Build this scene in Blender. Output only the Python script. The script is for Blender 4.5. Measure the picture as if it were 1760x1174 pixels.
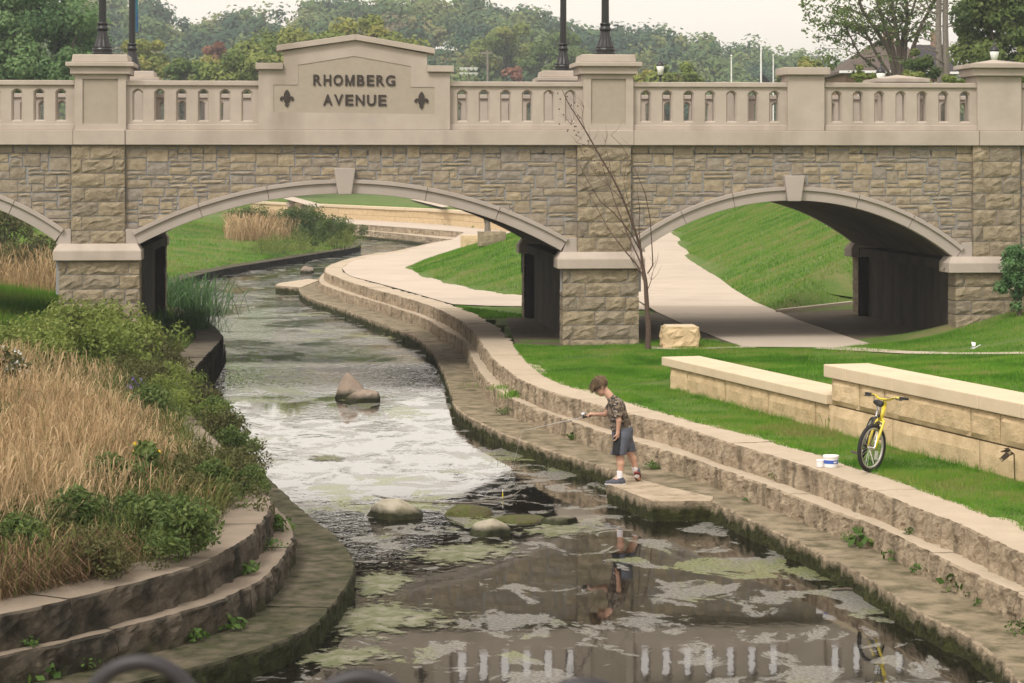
import bpy, bmesh, math, random
import numpy as np
from mathutils import Vector, Matrix, noise as mnoise

for _o in list(bpy.data.objects):
    bpy.data.objects.remove(_o)
C = bpy.context.scene.collection
SC = bpy.context.scene
rng = np.random.default_rng(7)
random.seed(7)
R = math.radians

# ------------------------------------------------------------------ camera, sky, sun, exposure
F = 4000.0            # focal length in photo pixels (photo is 1760 wide)
CX, HY = 880.0, 288.0 # principal column, horizon row
ZC = 4.42             # eye height above the water
cam_d = bpy.data.cameras.new('camera')
cam = bpy.data.objects.new('camera', cam_d)
C.objects.link(cam)
cam.location = (0, 0, ZC)
cam.rotation_euler = (R(90), 0, 0)
cam_d.sensor_width = 36.0
cam_d.lens = 36.0 * F / 1760.0
cam_d.shift_y = -(587.0 - HY) / 1760.0
cam_d.clip_start = 0.2
cam_d.clip_end = 6000
cam_d.dof.use_dof = True
cam_d.dof.focus_distance = 38.0
cam_d.dof.aperture_fstop = 9.0
SC.camera = cam

SUN_EL, SUN_AZ = 50.0, 210.0      # azimuth of the sun measured clockwise from +Y (behind the camera, to the left)
w = bpy.data.worlds.new('World')
SC.world = w
w.use_nodes = True
nt = w.node_tree
bg = nt.nodes['Background']
sky = nt.nodes.new('ShaderNodeTexSky')
sky.sky_type = 'NISHITA'
sky.sun_disc = False
sky.sun_elevation = R(SUN_EL)
sky.sun_rotation = R(SUN_AZ)
sky.altitude = 200
sky.air_density = 1.0
sky.dust_density = 6.0
sky.ozone_density = 1.0
ov = nt.nodes.new('ShaderNodeMix')          # thin high overcast veils the blue
ov.data_type = 'RGBA'
ov.inputs[0].default_value = 0.68
ov.inputs[7].default_value = (10.35, 9.05, 7.6, 1)
nt.links.new(sky.outputs[0], ov.inputs[6])
nt.links.new(ov.outputs[2], bg.inputs[0])
bg.inputs[1].default_value = 0.112
sl = bpy.data.lights.new('sun', 'SUN')
sl.energy = 1.5
sl.angle = R(14)
sl.color = (1.0, 0.965, 0.92)
so = bpy.data.objects.new('sun', sl)
C.objects.link(so)
so.location = (-30, -30, 60)
so.rotation_euler = (R(90 - SUN_EL), 0, R(-SUN_AZ + 180))
SC.view_settings.view_transform = 'Standard'
SC.view_settings.look = 'None'
SC.view_settings.exposure = 0.66
SC.view_settings.gamma = 1.0
SC.view_settings.use_curve_mapping = False

# ------------------------------------------------------------------ measuring helpers
def P(px, py, z):
    d = F * (ZC - z) / (py - HY)
    return np.array([(px - CX) / F * d, d])

def PL(pts, z):
    return np.array([P(x, y, z) for x, y in pts])

# ------------------------------------------------------------------ object helpers
def tag(o, label=None, cat=None, group=None, kind=None):
    if label: o['label'] = label
    if cat: o['category'] = cat
    if group: o['group'] = group
    if kind: o['kind'] = kind
    return o

def empty(name, loc=(0, 0, 0), rz=0.0, label=None, cat=None, group=None):
    o = bpy.data.objects.new(name, None)
    C.objects.link(o)
    o.location = loc
    o.rotation_euler = (0, 0, rz)
    o.empty_display_size = 0.3
    return tag(o, label, cat, group)

def mk(name, V, Fc, m, parent=None, tint=None, smooth=False):
    me = bpy.data.meshes.new(name)
    V = np.asarray(V, dtype=np.float32).reshape(-1, 3)
    if isinstance(Fc, np.ndarray):
        M, k = Fc.shape
        me.vertices.add(len(V))
        me.vertices.foreach_set('co', V.ravel())
        me.loops.add(M * k)
        me.loops.foreach_set('vertex_index', Fc.astype(np.int32).ravel())
        me.polygons.add(M)
        me.polygons.foreach_set('loop_start', np.arange(0, M * k, k, dtype=np.int32))
        me.update(calc_edges=True)
    else:
        me.from_pydata(V.tolist(), [], [tuple(int(i) for i in f) for f in Fc])
        me.update()
    if tint is not None:
        a = me.attributes.new('tint', 'FLOAT', 'POINT')
        t = np.asarray(tint, dtype=np.float32)
        if t.ndim == 0: t = np.full(len(V), t, dtype=np.float32)
        a.data.foreach_set('value', t)
    if smooth:
        me.polygons.foreach_set('use_smooth', np.ones(len(me.polygons), dtype=bool))
    if m is not None: me.materials.append(m)
    o = bpy.data.objects.new(name, me)
    C.objects.link(o)
    if parent is not None: o.parent = parent
    return o

def bevel(o, wd=0.015, seg=2):
    b = o.modifiers.new('soft_edges', 'BEVEL')
    b.width = wd; b.segments = seg; b.limit_method = 'ANGLE'; b.angle_limit = R(35)
    return o

class MB:
    def __init__(s): s.V = []; s.F = []; s.T = []
    def add(s, V, Fc, t=0.5):
        b = len(s.V)
        s.V += [tuple(v) for v in V]
        s.F += [tuple(int(i) + b for i in f) for f in Fc]
        s.T += [t] * len(V)
        return s
    def box(s, x0, x1, y0, y1, z0, z1, t=0.5):
        return s.add([(x0,y0,z0),(x1,y0,z0),(x1,y1,z0),(x0,y1,z0),(x0,y0,z1),(x1,y0,z1),(x1,y1,z1),(x0,y1,z1)],
              [(3,2,1,0),(4,5,6,7),(0,1,5,4),(1,2,6,5),(2,3,7,6),(3,0,4,7)], t)
    def obox(s, c, u, v, wv, t=0.5):
        c, u, v, wv = map(np.asarray, (c, u, v, wv))
        V = [c-u-v-wv, c+u-v-wv, c+u+v-wv, c-u+v-wv, c-u-v+wv, c+u-v+wv, c+u+v+wv, c-u+v+wv]
        return s.add(V, [(3,2,1,0),(4,5,6,7),(0,1,5,4),(1,2,6,5),(2,3,7,6),(3,0,4,7)], t)
    def prism(s, poly, y0, y1, t=0.5):
        # polygon in (x,z), given counter-clockwise seen from -y, extruded in y
        n = len(poly)
        V = [(x, y0, z) for x, z in poly] + [(x, y1, z) for x, z in poly]
        Fc = [tuple(range(n)), tuple(range(2*n-1, n-1, -1))]
        Fc += [((i+1) % n, i, n+i, n+(i+1) % n) for i in range(n)]
        return s.add(V, Fc, t)
    def slab(s, poly, z0, z1, t=0.5):
        n = len(poly)
        V = [(x, y, z0) for x, y in poly] + [(x, y, z1) for x, y in poly]
        Fc = [tuple(range(n-1, -1, -1)), tuple(range(n, 2*n))]
        Fc += [(i, (i+1) % n, n+(i+1) % n, n+i) for i in range(n)]
        return s.add(V, Fc, t)
    def tube(s, pts, rad, n=8, t=0.5, closed=False):
        pts = [np.asarray(p, float) for p in pts]
        m = len(pts)
        if np.isscalar(rad): rad = [rad] * m
        rings = []
        up = np.array([0.13, 0.21, 0.97])
        prev = None
        for i in range(m):
            if closed: d = pts[(i+1) % m] - pts[i-1]
            else: d = pts[min(i+1, m-1)] - pts[max(i-1, 0)]
            d = d / (np.linalg.norm(d) + 1e-12)
            if prev is None:
                a = np.cross(d, up)
                if np.linalg.norm(a) < 0.1: a = np.cross(d, np.array([1., 0, 0]))
            else:
                a = prev - d * np.dot(prev, d)
            a /= np.linalg.norm(a) + 1e-12
            prev = a
            b = np.cross(d, a)
            rings.append([pts[i] + rad[i] * (math.cos(q) * a + math.sin(q) * b) for q in np.linspace(0, 2*math.pi, n, endpoint=False)])
        V = [v for r_ in rings for v in r_]
        Fc = []
        for i in range(m if closed else m-1):
            j = (i+1) % m
            for k in range(n):
                Fc.append((i*n+k, i*n+(k+1) % n, j*n+(k+1) % n, j*n+k))
        if not closed:
            Fc.append(tuple(range(n-1, -1, -1)))
            Fc.append(tuple((m-1)*n+k for k in range(n)))
        return s.add(V, Fc, t)
    def lathe(s, prof, c=(0, 0, 0), n=20, t=0.5, flute=0, fl=0.0):
        V = []; m = len(prof)
        for r_, z in prof:
            for k in range(n):
                a = 2*math.pi*k/n
                rr = r_ * (1 - fl * (k % 2)) if flute else r_
                V.append((c[0]+rr*math.cos(a), c[1]+rr*math.sin(a), c[2]+z))
        Fc = []
        for i in range(m-1):
            for k in range(n):
                Fc.append((i*n+k, i*n+(k+1) % n, (i+1)*n+(k+1) % n, (i+1)*n+k))
        Fc.append(tuple(range(n-1, -1, -1))); Fc.append(tuple((m-1)*n+k for k in range(n)))
        return s.add(V, Fc, t)
    def build(s, name, m, parent=None, smooth=False, tint=True):
        return mk(name, np.array(s.V), s.F, m, parent, np.array(s.T) if tint else None, smooth)

def copy_tree(o, parent=None):
    c = o.copy(); C.objects.link(c)
    if parent is not None: c.parent = parent
    for ch in list(o.children): copy_tree(ch, c)
    return c

def fnoise(x, y, z=0.0, sc=1.0):
    return mnoise.noise(Vector((x*sc, y*sc, z*sc)))

# value noise on arrays (for geometry)
def vnoise(p, seed=0):
    p = np.asarray(p, float)
    i = np.floor(p).astype(np.int64); f = p - i
    f = f*f*(3-2*f)
    def h(ix):
        n = np.zeros(ix.shape[:-1], dtype=np.int64) + seed*974711
        for k, m_ in enumerate((73856093, 19349663, 83492791)[:ix.shape[-1]]): n = n ^ (ix[..., k] * m_)
        n = (n ^ (n >> 13)) * 1274126177 & 0x7fffffff
        n = (n ^ (n >> 16)) * 668265263 & 0x7fffffff
        return (n & 0xffff) / 65535.0
    D = p.shape[-1]; out = 0
    for c in range(2**D):
        o = np.array([(c >> k) & 1 for k in range(D)])
        wgt = np.prod(np.where(o, f, 1-f), axis=-1)
        out = out + wgt * h(i + o)
    return out*2-1
def fbm(p, octv=3, seed=0):
    p = np.asarray(p, float); a = 1.0; s = 0; t = 0
    for k in range(octv):
        s = s + a*vnoise(p*(2**k), seed+k*17); t += a; a *= 0.5
    return s/t

# ------------------------------------------------------------------ materials
def mat(name, c1, c2=None, sc=4.0, rough=0.85, bump=None, c3=None, sc3=1.0, lo3=0.55, hi3=0.75, tint=None, detail=5,
        spec=0.3, metal=0.0, moss=None, transl=0.0, stretch=None, streak=None):
    m = bpy.data.materials.new(name); m.use_nodes = True
    t = m.node_tree; N = t.nodes; L = t.links
    b = N['Principled BSDF']
    b.inputs['Roughness'].default_value = rough
    b.inputs['Metallic'].default_value = metal
    b.inputs['Specular IOR Level'].default_value = spec
    tc = N.new('ShaderNodeTexCoord'); src = tc.outputs['Object']
    if stretch:
        mp = N.new('ShaderNodeMapping'); mp.inputs['Scale'].default_value = stretch
        L.new(src, mp.inputs[0]); src = mp.outputs[0]
    def nz(scale, det=detail, rg=0.6):
        n = N.new('ShaderNodeTexNoise'); n.inputs['Scale'].default_value = scale
        n.inputs['Detail'].default_value = det; n.inputs['Roughness'].default_value = rg
        L.new(src, n.inputs['Vector']); return n.outputs[0]
    def mix(f, a, bb):
        x = N.new('ShaderNodeMix'); x.data_type = 'RGBA'
        if f is None: x.inputs[0].default_value = 1
        else: L.new(f, x.inputs[0])
        for i, q in ((6, a), (7, bb)):
            if isinstance(q, tuple): x.inputs[i].default_value = (*q[:3], 1)
            else: L.new(q, x.inputs[i])
        return x.outputs[2]
    def ramp(f, lo, hi):
        x = N.new('ShaderNodeMapRange'); x.inputs[1].default_value = lo; x.inputs[2].default_value = hi
        L.new(f, x.inputs[0]); return x.outputs[0]
    col = c1
    if tint is not None:
        at = N.new('ShaderNodeAttribute'); at.attribute_name = 'tint'
        cr = N.new('ShaderNodeValToRGB'); el = cr.color_ramp.elements
        while len(el) < len(tint): el.new(0.5)
        for i, q in enumerate(tint):
            el[i].position = i/(len(tint)-1); el[i].color = (*q, 1)
        L.new(at.outputs['Fac'], cr.inputs[0]); col = cr.outputs[0]
        if c2 is not None:     # mottling multiplies the tint colour
            x = N.new('ShaderNodeMix'); x.data_type = 'RGBA'; x.blend_type = 'MULTIPLY'
            L.new(ramp(nz(sc), 0.35, 0.65), x.inputs[0]); L.new(col, x.inputs[6]); x.inputs[7].default_value = (*c2, 1)
            col = x.outputs[2]
    elif c2 is not None:
        col = mix(ramp(nz(sc), 0.33, 0.67), c1, c2)
    if c3 is not None:
        col = mix(ramp(nz(sc3, 4), lo3, hi3), col, c3)
    if streak is not None:
        mp2 = N.new('ShaderNodeMapping'); mp2.inputs['Scale'].default_value = streak[1]
        L.new(tc.outputs['Object'], mp2.inputs[0])
        n2 = N.new('ShaderNodeTexNoise'); n2.inputs['Scale'].default_value = 1.0; n2.inputs['Detail'].default_value = 4
        L.new(mp2.outputs[0], n2.inputs['Vector'])
        col = mix(ramp(n2.outputs[0], streak[2], streak[3]), col, streak[0])
    if moss is not None:       # growth along the water line: (colour, top height, softness)
        ge = N.new('ShaderNodeNewGeometry'); sp = N.new('ShaderNodeSeparateXYZ'); L.new(ge.outputs['Position'], sp.inputs[0])
        mn = N.new('ShaderNodeTexNoise'); mn.inputs['Scale'].default_value = 6.0; mn.inputs['Detail'].default_value = 5
        L.new(ge.outputs['Position'], mn.inputs['Vector'])
        ad = N.new('ShaderNodeMath'); ad.operation = 'MULTIPLY_ADD'; ad.inputs[1].default_value = -moss[3] if len(moss) > 3 else -0.3
        ad.inputs[2].default_value = 0.0
        L.new(mn.outputs[0], ad.inputs[0])
        a2 = N.new('ShaderNodeMath'); L.new(sp.outputs[2], a2.inputs[0]); L.new(ad.outputs[0], a2.inputs[1])
        f = N.new('ShaderNodeMapRange'); f.inputs[1].default_value = moss[1]; f.inputs[2].default_value = moss[1]-moss[2]
        L.new(a2.outputs[0], f.inputs[0])
        mc = mix(ramp(nz(9.0), 0.35, 0.65), moss[0], tuple(q*0.35 for q in moss[0]))
        col = mix(f.outputs[0], col, mc)
    if isinstance(col, tuple): b.inputs['Base Color'].default_value = (*col, 1)
    else: L.new(col, b.inputs['Base Color'])
    if bump:
        bp = N.new('ShaderNodeBump'); bp.inputs['Strength'].default_value = bump[1]
        bp.inputs['Distance'].default_value = bump[2] if len(bump) > 2 else 0.01
        L.new(nz(bump[0], 7, 0.65), bp.inputs['Height']); L.new(bp.outputs[0], b.inputs['Normal'])
    if transl > 0:
        tr = N.new('ShaderNodeBsdfTranslucent'); ms = N.new('ShaderNodeMixShader'); ms.inputs[0].default_value = transl
        if isinstance(col, tuple): tr.inputs[0].default_value = (*col, 1)
        else: L.new(col, tr.inputs[0])
        L.new(b.outputs[0], ms.inputs[1]); L.new(tr.outputs[0], ms.inputs[2])
        L.new(ms.outputs[0], N['Material Output'].inputs[0])
    return m

HAZE = 0.0005
M = {}
M['cast'] = mat('cast_stone', (.425,.37,.315), (.39,.338,.287), 3.0, .9, (160,.25,.004), c3=(.34,.292,.243), sc3=1.1, lo3=.48, hi3=.78,
                streak=((.28,.24,.195), (1.2,1.2,.25), .55, .8))
M['panel'] = mat('cast_panel', (.352,.306,.247), (.325,.282,.226), 8.0, .95, (220,.35,.004))
M['cast2'] = mat('cast_stone_voussoir', (.375,.332,.292), (.345,.305,.268), 2.0, .9, (140,.25,.004), c3=(.32,.27,.225), sc3=1.1, lo3=.5, hi3=.85)
STONE = [(.25,.215,.165), (.33,.275,.19), (.285,.245,.19), (.37,.305,.205), (.27,.24,.205), (.335,.285,.21)]
M['stone'] = mat('ashlar_stone', None, (.72,.70,.68), 9.0, .95, (30,.7,.02), tint=STONE, c3=(.22,.18,.13), sc3=3.5, lo3=.58, hi3=.85)
M['mortar'] = mat('mortar', (.31,.31,.31), (.25,.25,.25), 6, .95, (80,.4,.005))
M['rockface'] = mat('rock_faced_block', None, (.66,.64,.62), 7.0, .95, (22,.9,.03), tint=[(.29,.245,.17), (.335,.28,.19), (.26,.225,.17)], c3=(.20,.165,.12), sc3=3, lo3=.55, hi3=.85)
M['soffit'] = mat('bridge_inside_shade_concrete', (.085,.072,.056), (.06,.05,.04), 2.5, .95, (60,.3,.005), streak=((.04,.033,.026), (1.5,1.5,.3), .45, .7))  # shade under the arches is put into this dark concrete colour
M['step'] = mat('limestone_step', (.44,.355,.25), (.32,.255,.175), 4.0, .92, (20,1.0,.05), streak=((.20,.16,.11), (5,5,.6), .52, .66), c3=(.235,.19,.13), sc3=5.0, lo3=.52, hi3=.72,
                moss=((.05,.055,.012), .09, .10, .26))
M['cap'] = mat('limestone_cap', (.46,.385,.29), (.40,.335,.25), 2.0, .92, (40,.6,.01), c3=(.27,.22,.155), sc3=5.0, lo3=.60, hi3=.8)
M['slabtop'] = mat('landing_slab_top', (.42,.345,.25), (.33,.265,.185), 3.0, .92, (25,.7,.012), c3=(.19,.155,.10), sc3=4, lo3=.5, hi3=.7)
M['ledge'] = mat('dirty_ledge_stone', (.285,.232,.158), (.185,.155,.098), 2.6, .92, (25,.9,.015), c3=(.09,.08,.042), sc3=3.4, lo3=.44, hi3=.66,
                 moss=((.05,.055,.012), .085, .09, .24))
M['stepL'] = mat('dark_bank_stone', (.12,.098,.072), (.058,.049,.037), 3.2, .93, (26,.9,.02), c3=(.022,.02,.014), sc3=2.6, lo3=.44, hi3=.62,  # left bank risers: dark, blotched brown, green-black towards the water line
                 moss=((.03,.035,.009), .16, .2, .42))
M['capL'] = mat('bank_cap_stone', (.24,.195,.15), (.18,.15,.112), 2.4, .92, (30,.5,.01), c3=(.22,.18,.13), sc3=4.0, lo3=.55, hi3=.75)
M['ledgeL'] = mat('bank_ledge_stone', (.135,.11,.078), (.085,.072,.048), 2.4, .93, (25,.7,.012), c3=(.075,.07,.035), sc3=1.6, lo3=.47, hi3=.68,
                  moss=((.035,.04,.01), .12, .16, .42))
M['path'] = mat('path_concrete', (.50,.43,.35), (.46,.395,.32), 1.2, .92, (60,.2,.004), c3=(.40,.34,.275), sc3=.5, lo3=.45, hi3=.8)
M['pathjoint'] = mat('path_joint_dirt', (.20,.17,.13), (.14,.12,.09), 9, .95)
M['wallcap'] = mat('sawn_cap_stone', (.60,.50,.355), (.56,.465,.325), 2.5, .9, (70,.25,.005), c3=(.50,.405,.28), sc3=1.2, lo3=.55, hi3=.85)
M['wallblk'] = mat('split_face_block', None, (.80,.77,.72), 5.0, .92, (34,.95,.02), tint=[(.60,.465,.285), (.65,.51,.32), (.55,.425,.255)])
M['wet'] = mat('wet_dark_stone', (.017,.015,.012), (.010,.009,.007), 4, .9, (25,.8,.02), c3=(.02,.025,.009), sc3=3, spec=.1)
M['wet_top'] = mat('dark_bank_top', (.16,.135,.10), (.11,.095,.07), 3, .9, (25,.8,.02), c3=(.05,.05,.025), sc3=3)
M['turf'] = mat('turf_soil', (.075,.14,.018), (.10,.155,.03), 1.3, .97, (40,.7,.03), c3=(.21,.175,.085), sc3=.6, lo3=.52, hi3=.8)
M['meadow'] = mat('meadow_green_blades', None, None, rough=.8, tint=[(.045,.065,.018), (.075,.10,.025), (.11,.135,.035), (.17,.155,.06)], transl=.3, spec=.2)
M['dead'] = mat('dead_brown_blades', None, None, rough=.9, tint=[(.10,.065,.04), (.16,.105,.06), (.24,.165,.095)], transl=.2, spec=.1)
M['soil'] = mat('dry_soil', (.13,.105,.07), (.085,.07,.045), 5, .97, (50,.8,.02))
M['blade'] = mat('grass_blades', None, None, rough=.75, tint=[(.055,.155,.010), (.085,.23,.014), (.125,.29,.022), (.19,.30,.042), (.29,.27,.10)], transl=.35, spec=.2)
M['dry'] = mat('dry_grass_blades', None, None, rough=.85, tint=[(.245,.165,.085), (.36,.25,.13), (.465,.335,.19), (.56,.425,.26), (.21,.195,.08)], transl=.3, spec=.2)
M['leaf'] = mat('shrub_leaves', None, None, rough=.7, tint=[(.055,.092,.024), (.09,.14,.036), (.135,.185,.05), (.18,.22,.065)], transl=.35, spec=.3)
M['leaf_lt'] = mat('light_leaves', None, None, rough=.7, tint=[(.10,.15,.03), (.155,.21,.042), (.21,.26,.06), (.27,.29,.09)], transl=.35, spec=.3)
M['leaf_bl'] = mat('bluish_leaves', None, None, rough=.7, tint=[(.06,.14,.05), (.10,.20,.07), (.14,.25,.09)], transl=.3, spec=.3)
M['weed'] = mat('weed_leaves', None, None, rough=.6, tint=[(.04,.085,.014), (.065,.13,.02), (.11,.17,.03)], transl=.35, spec=.35)
M['stem'] = mat('plant_stem', (.10,.085,.045), (.07,.06,.03), 20, .9)
M['bark'] = mat('bark', (.13,.105,.085), (.075,.06,.048), 12, .95, (30,.8,.02))
M['bark_g'] = mat('grey_bark', (.24,.21,.18), (.16,.14,.12), 8, .95, (30,.8,.02))
M['twig'] = mat('twig_bark', (.11,.075,.055), (.075,.05,.04), 20, .9)
M['black'] = mat('black_paint', (.006,.006,.007), (.009,.009,.01), 5, .4, (40,.1,.002), spec=.5)
M['iron'] = mat('dark_railing_paint', (.012,.011,.014), (.018,.017,.02), 9, .5, (60,.1,.002), spec=.5)
M['letter'] = mat('dark_lettering', (.035,.028,.024), (.05,.04,.034), 30, .6)
M['white'] = mat('white_plastic', (.78,.78,.78), (.74,.74,.75), 6, .4, spec=.5)
M['blue'] = mat('blue_label', (.04,.10,.42), (.05,.12,.48), 20, .45, spec=.5)
M['yellow'] = mat('yellow_paint', (.62,.50,.03), (.56,.45,.025), 14, .35, spec=.6)
M['rubber'] = mat('black_rubber', (.018,.018,.018), (.028,.027,.026), 30, .8)
M['chrome'] = mat('bright_metal', (.62,.62,.62), (.52,.52,.52), 10, .28, metal=1.0)
M['alu'] = mat('rim_alloy', (.62,.61,.60), (.55,.54,.53), 10, .4, metal=.7)
M['rock'] = mat('creek_rock', (.30,.24,.185), (.22,.175,.14), 5, .9, (20,.8,.02), c3=(.37,.32,.26), sc3=3, lo3=.5, hi3=.75, moss=((.03,.032,.012), .12, .1, .12))
M['rock_y'] = mat('pale_creek_rock', (.35,.32,.25), (.265,.24,.18), 6, .9, (20,.8,.02), c3=(.19,.175,.10), sc3=3, lo3=.5, hi3=.75, moss=((.035,.038,.014), .09, .08, .1))
M['algae'] = mat('green_algae', (.11,.125,.055), (.165,.17,.105), 7, .8, (25,.9,.02), c3=(.25,.24,.18), sc3=4, lo3=.45, hi3=.65)
def torn(m):
    t = m.node_tree; N = t.nodes; L = t.links; b = N['Principled BSDF']
    tc = N.new('ShaderNodeTexCoord'); n = N.new('ShaderNodeTexNoise'); n.inputs['Scale'].default_value = 5; n.inputs['Detail'].default_value = 6; n.inputs['Roughness'].default_value = .65
    L.new(tc.outputs['Object'], n.inputs['Vector'])
    at = N.new('ShaderNodeAttribute'); at.attribute_name = 'tint'
    s = N.new('ShaderNodeMath'); s.operation = 'MULTIPLY_ADD'; s.inputs[1].default_value = .42; L.new(at.outputs['Fac'], s.inputs[0]); L.new(n.outputs[0], s.inputs[2])
    r = N.new('ShaderNodeMapRange'); r.inputs[1].default_value = .70; r.inputs[2].default_value = .82; r.inputs[3].default_value = .92; r.inputs[4].default_value = 0; L.new(s.outputs[0], r.inputs[0])
    tr = N.new('ShaderNodeBsdfTransparent'); ms = N.new('ShaderNodeMixShader'); L.new(r.outputs[0], ms.inputs[0]); L.new(tr.outputs[0], ms.inputs[1]); L.new(b.outputs[0], ms.inputs[2]); L.new(ms.outputs[0], N['Material Output'].inputs[0])
    return m
torn(M['algae'])
M['mossy'] = mat('moss_mat', (.065,.08,.018), (.12,.125,.04), 14, .95, (40,1,.04), c3=(.10,.085,.045), sc3=5, lo3=.45, hi3=.65)
M['asphalt'] = mat('asphalt', (.05,.05,.05), (.06,.06,.058), 20, .95, (80,.4,.004))
M['roof_b'] = mat('brown_shingle_roof', (.12,.095,.08), (.085,.068,.058), 4, .95, (30,.6,.02))
M['roof_d'] = mat('dark_shingle_roof', (.055,.05,.055), (.04,.037,.042), 4, .95, (30,.6,.02))
M['brick'] = mat('tan_house_wall', (.28,.19,.135), (.23,.155,.11), 6, .95)
M['glass_d'] = mat('dark_window_glass', (.03,.035,.04), None, rough=.1, spec=.6)
M['glass_w'] = mat('frosted_lantern_glass', (.78,.78,.76), None, rough=.35, spec=.5)
M['hill'] = mat('hill_ground', (.06,.075,.03), (.09,.09,.045), .05, .97)
# ------------------------------------------------------------------ bank lines traced from the photograph, as ground positions
zW, zL, zM, zT = 0.0, 0.24, 0.52, 0.83
R_L = [(1980,1360),(1850,1262),(1750,1171),(1737,1153),(1717,1132),(1686,1108),(1658,1086),(1631,1075),(1594,1059),(1563,1042),(1527,1020),(1498,997),(1461,976),(1414,953),(1350,920),
       (1295,895),(1264,881),(1222,864),(1160,842),(1100,822),(1057,810),(1016,796),(982,784),(956,777),(930,768),(905,758),(879,750),(855,740),(832,728),(808,716),(794,707),
       (784,697),(778,687),(772,667),(765,645),(758,629),(751,617),(743,606),(731,591),(714,579),(687,568),(653,555),(619,543),(585,530),(551,519),(521,507),(513,499),
       (516,491),(530,484),(548,477),(575,463),(620,448),(700,435),(760,424)]
R_1 = [(1990,1140),(1850,1068),(1758,1022),(1707,1001),(1656,976),(1604,952),(1553,927),(1502,903),(1451,883),(1400,866),(1346,844),(1305,829),(1264,815),(1223,801),(1183,786),(1142,773),(1093,760),
       (1033,742),(998,730),(964,718),(930,706),(900,696),(876,685),(862,675),(845,662),(832,650),(820,633),(811,615),(804,597),(795,585),(777,573),(760,566),(747,556),(721,543),(687,531),(653,521),(619,511),(585,500.6),
       (556,490),(547,484),(549,476),(560,466),(600,450),(690,433.5),(750,420)]
R_2 = [(1990,1060),(1850,996),(1758,952),(1707,928),(1656,903),(1604,884),(1553,864),(1502,843),(1451,824),(1400,805),(1338,786),(1305,776),(1264,764),(1223,751),(1183,737),(1142,724),(1082,712),
       (1016,693),(990,686),(956,676),(922,665),(896,654),(879,643),(862,630),(845,614),(833,599),(826,587),(816,572),(802,558),(788,549),(771,539),(747,529),(721,519),(687,509),(653,500),(619,490),(585,479),
       (563,470),(558,464.8),(561,458),(577,451),(602,443.5),(636,436.6),(679,431.5),(721,422),(747,416),(775,411.5)]
R_C = [(2010,1035),(1860,965),(1760,915),(1727,898),(1686,885),(1645,866),(1604,852),(1563,837),(1514,818),(1469,806),(1408,783),(1346,767),(1315,757),(1264,743),(1223,734),(1174,722),(1121,705),(1076,694),
       (1039,684),(1000,672),(972,665),(939,650),(918,636),(901,619),(884,598),(874,585),(862,571),(850,558),(836,549),(819,542),(787,526),(755,517.6),(713,505),(679,495.5),(636,484),(611,478),(595,472),(588.6,462)]
L_L = [(-300,1290),(0,1215),(200,1178),(312,1153),(361,1140.6),(423,1122),(474,1104),(515,1087),(545,1071),(560,1055),(586,1024),(603,998),(611,975),(607,957),(586,931),(566,911),(535,888),(515,870),(494,852),(468,829),(447,807),(425,786),
       (385,745),(352,705),(346,688),(357,664),(372,634),(384,612),(388,598),(384,585),(370,572),(340,560),(300,540),(285,515),(284,497),(297,486),(375,463.5),(477,448),(545,436.5),(600,429),(621,422),(618,417),(590,410),(500,399),(420,392)]
L_1 = [(-330,1200),(-100,1150),(0,1127),(78,1111),(114,1103),(184,1086),(266,1065),(341,1044),(388,1028),(431,1008),(458,989),(478,969),(494,946),(503,925),(505,912),(498,894),(484,880),(466,864),(440,838),(405,800),(375,765),(345,725),(325,690),(332,664),(352,632),(372,606),(378,592),(372,578),(355,566),(330,553)]
L_2 = [(-330,1112),(-100,1073),(0,1055),(61,1043),(123,1030),(184,1014),(245,1000),(307,982),(358,965),(410,935),(433,921),(451,897),(463,878),(467,862),(461,845),(449,833),(431,815),(410,796),(380,765),(340,725),(312,685),(318,655),(345,620),(372,594),(382,583),(381,573),(372,561),(350,548),(320,536),(295,520)]

def smooth_line(p, it=2):
    p = np.asarray(p, float)
    for _ in range(it):
        q = np.empty((2*len(p), 2)); q[0] = p[0]; q[-1] = p[-1]
        q[1:-1:2] = .75*p[:-1] + .25*p[1:]
        q[2::2] = .25*p[:-1] + .75*p[1:]
        p = q
    return p
def resample(p, step):
    seg = np.linalg.norm(np.diff(p, axis=0), axis=1); s = np.r_[0, np.cumsum(seg)]
    n = max(2, int(s[-1]/step)+1); t = np.linspace(0, s[-1], n)
    return np.c_[np.interp(t, s, p[:, 0]), np.interp(t, s, p[:, 1])], t
def normals(p):
    d = np.gradient(p, axis=0); d /= np.linalg.norm(d, axis=1)[:, None] + 1e-9
    return np.c_[d[:, 1], -d[:, 0]]        # to the right of travel
def seg_dist(q, line):
    best = np.full(len(q), 1e9)
    for a, b in zip(line[:-1], line[1:]):
        ab = b-a; t = np.clip(((q-a) @ ab)/(ab @ ab + 1e-12), 0, 1)
        best = np.minimum(best, np.linalg.norm(q-(a+t[:, None]*ab), axis=1))
    return best
def inside(q, poly):
    x, y = q[:, 0], q[:, 1]; c = np.zeros(len(q), bool); n = len(poly)
    for i in range(n):
        x1, y1 = poly[i]; x2, y2 = poly[(i+1) % n]
        if y1 == y2: continue
        cr = ((y1 > y) != (y2 > y)) & (x < (x2-x1)*(y-y1)/(y2-y1)+x1)
        c ^= cr
    return c

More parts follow.
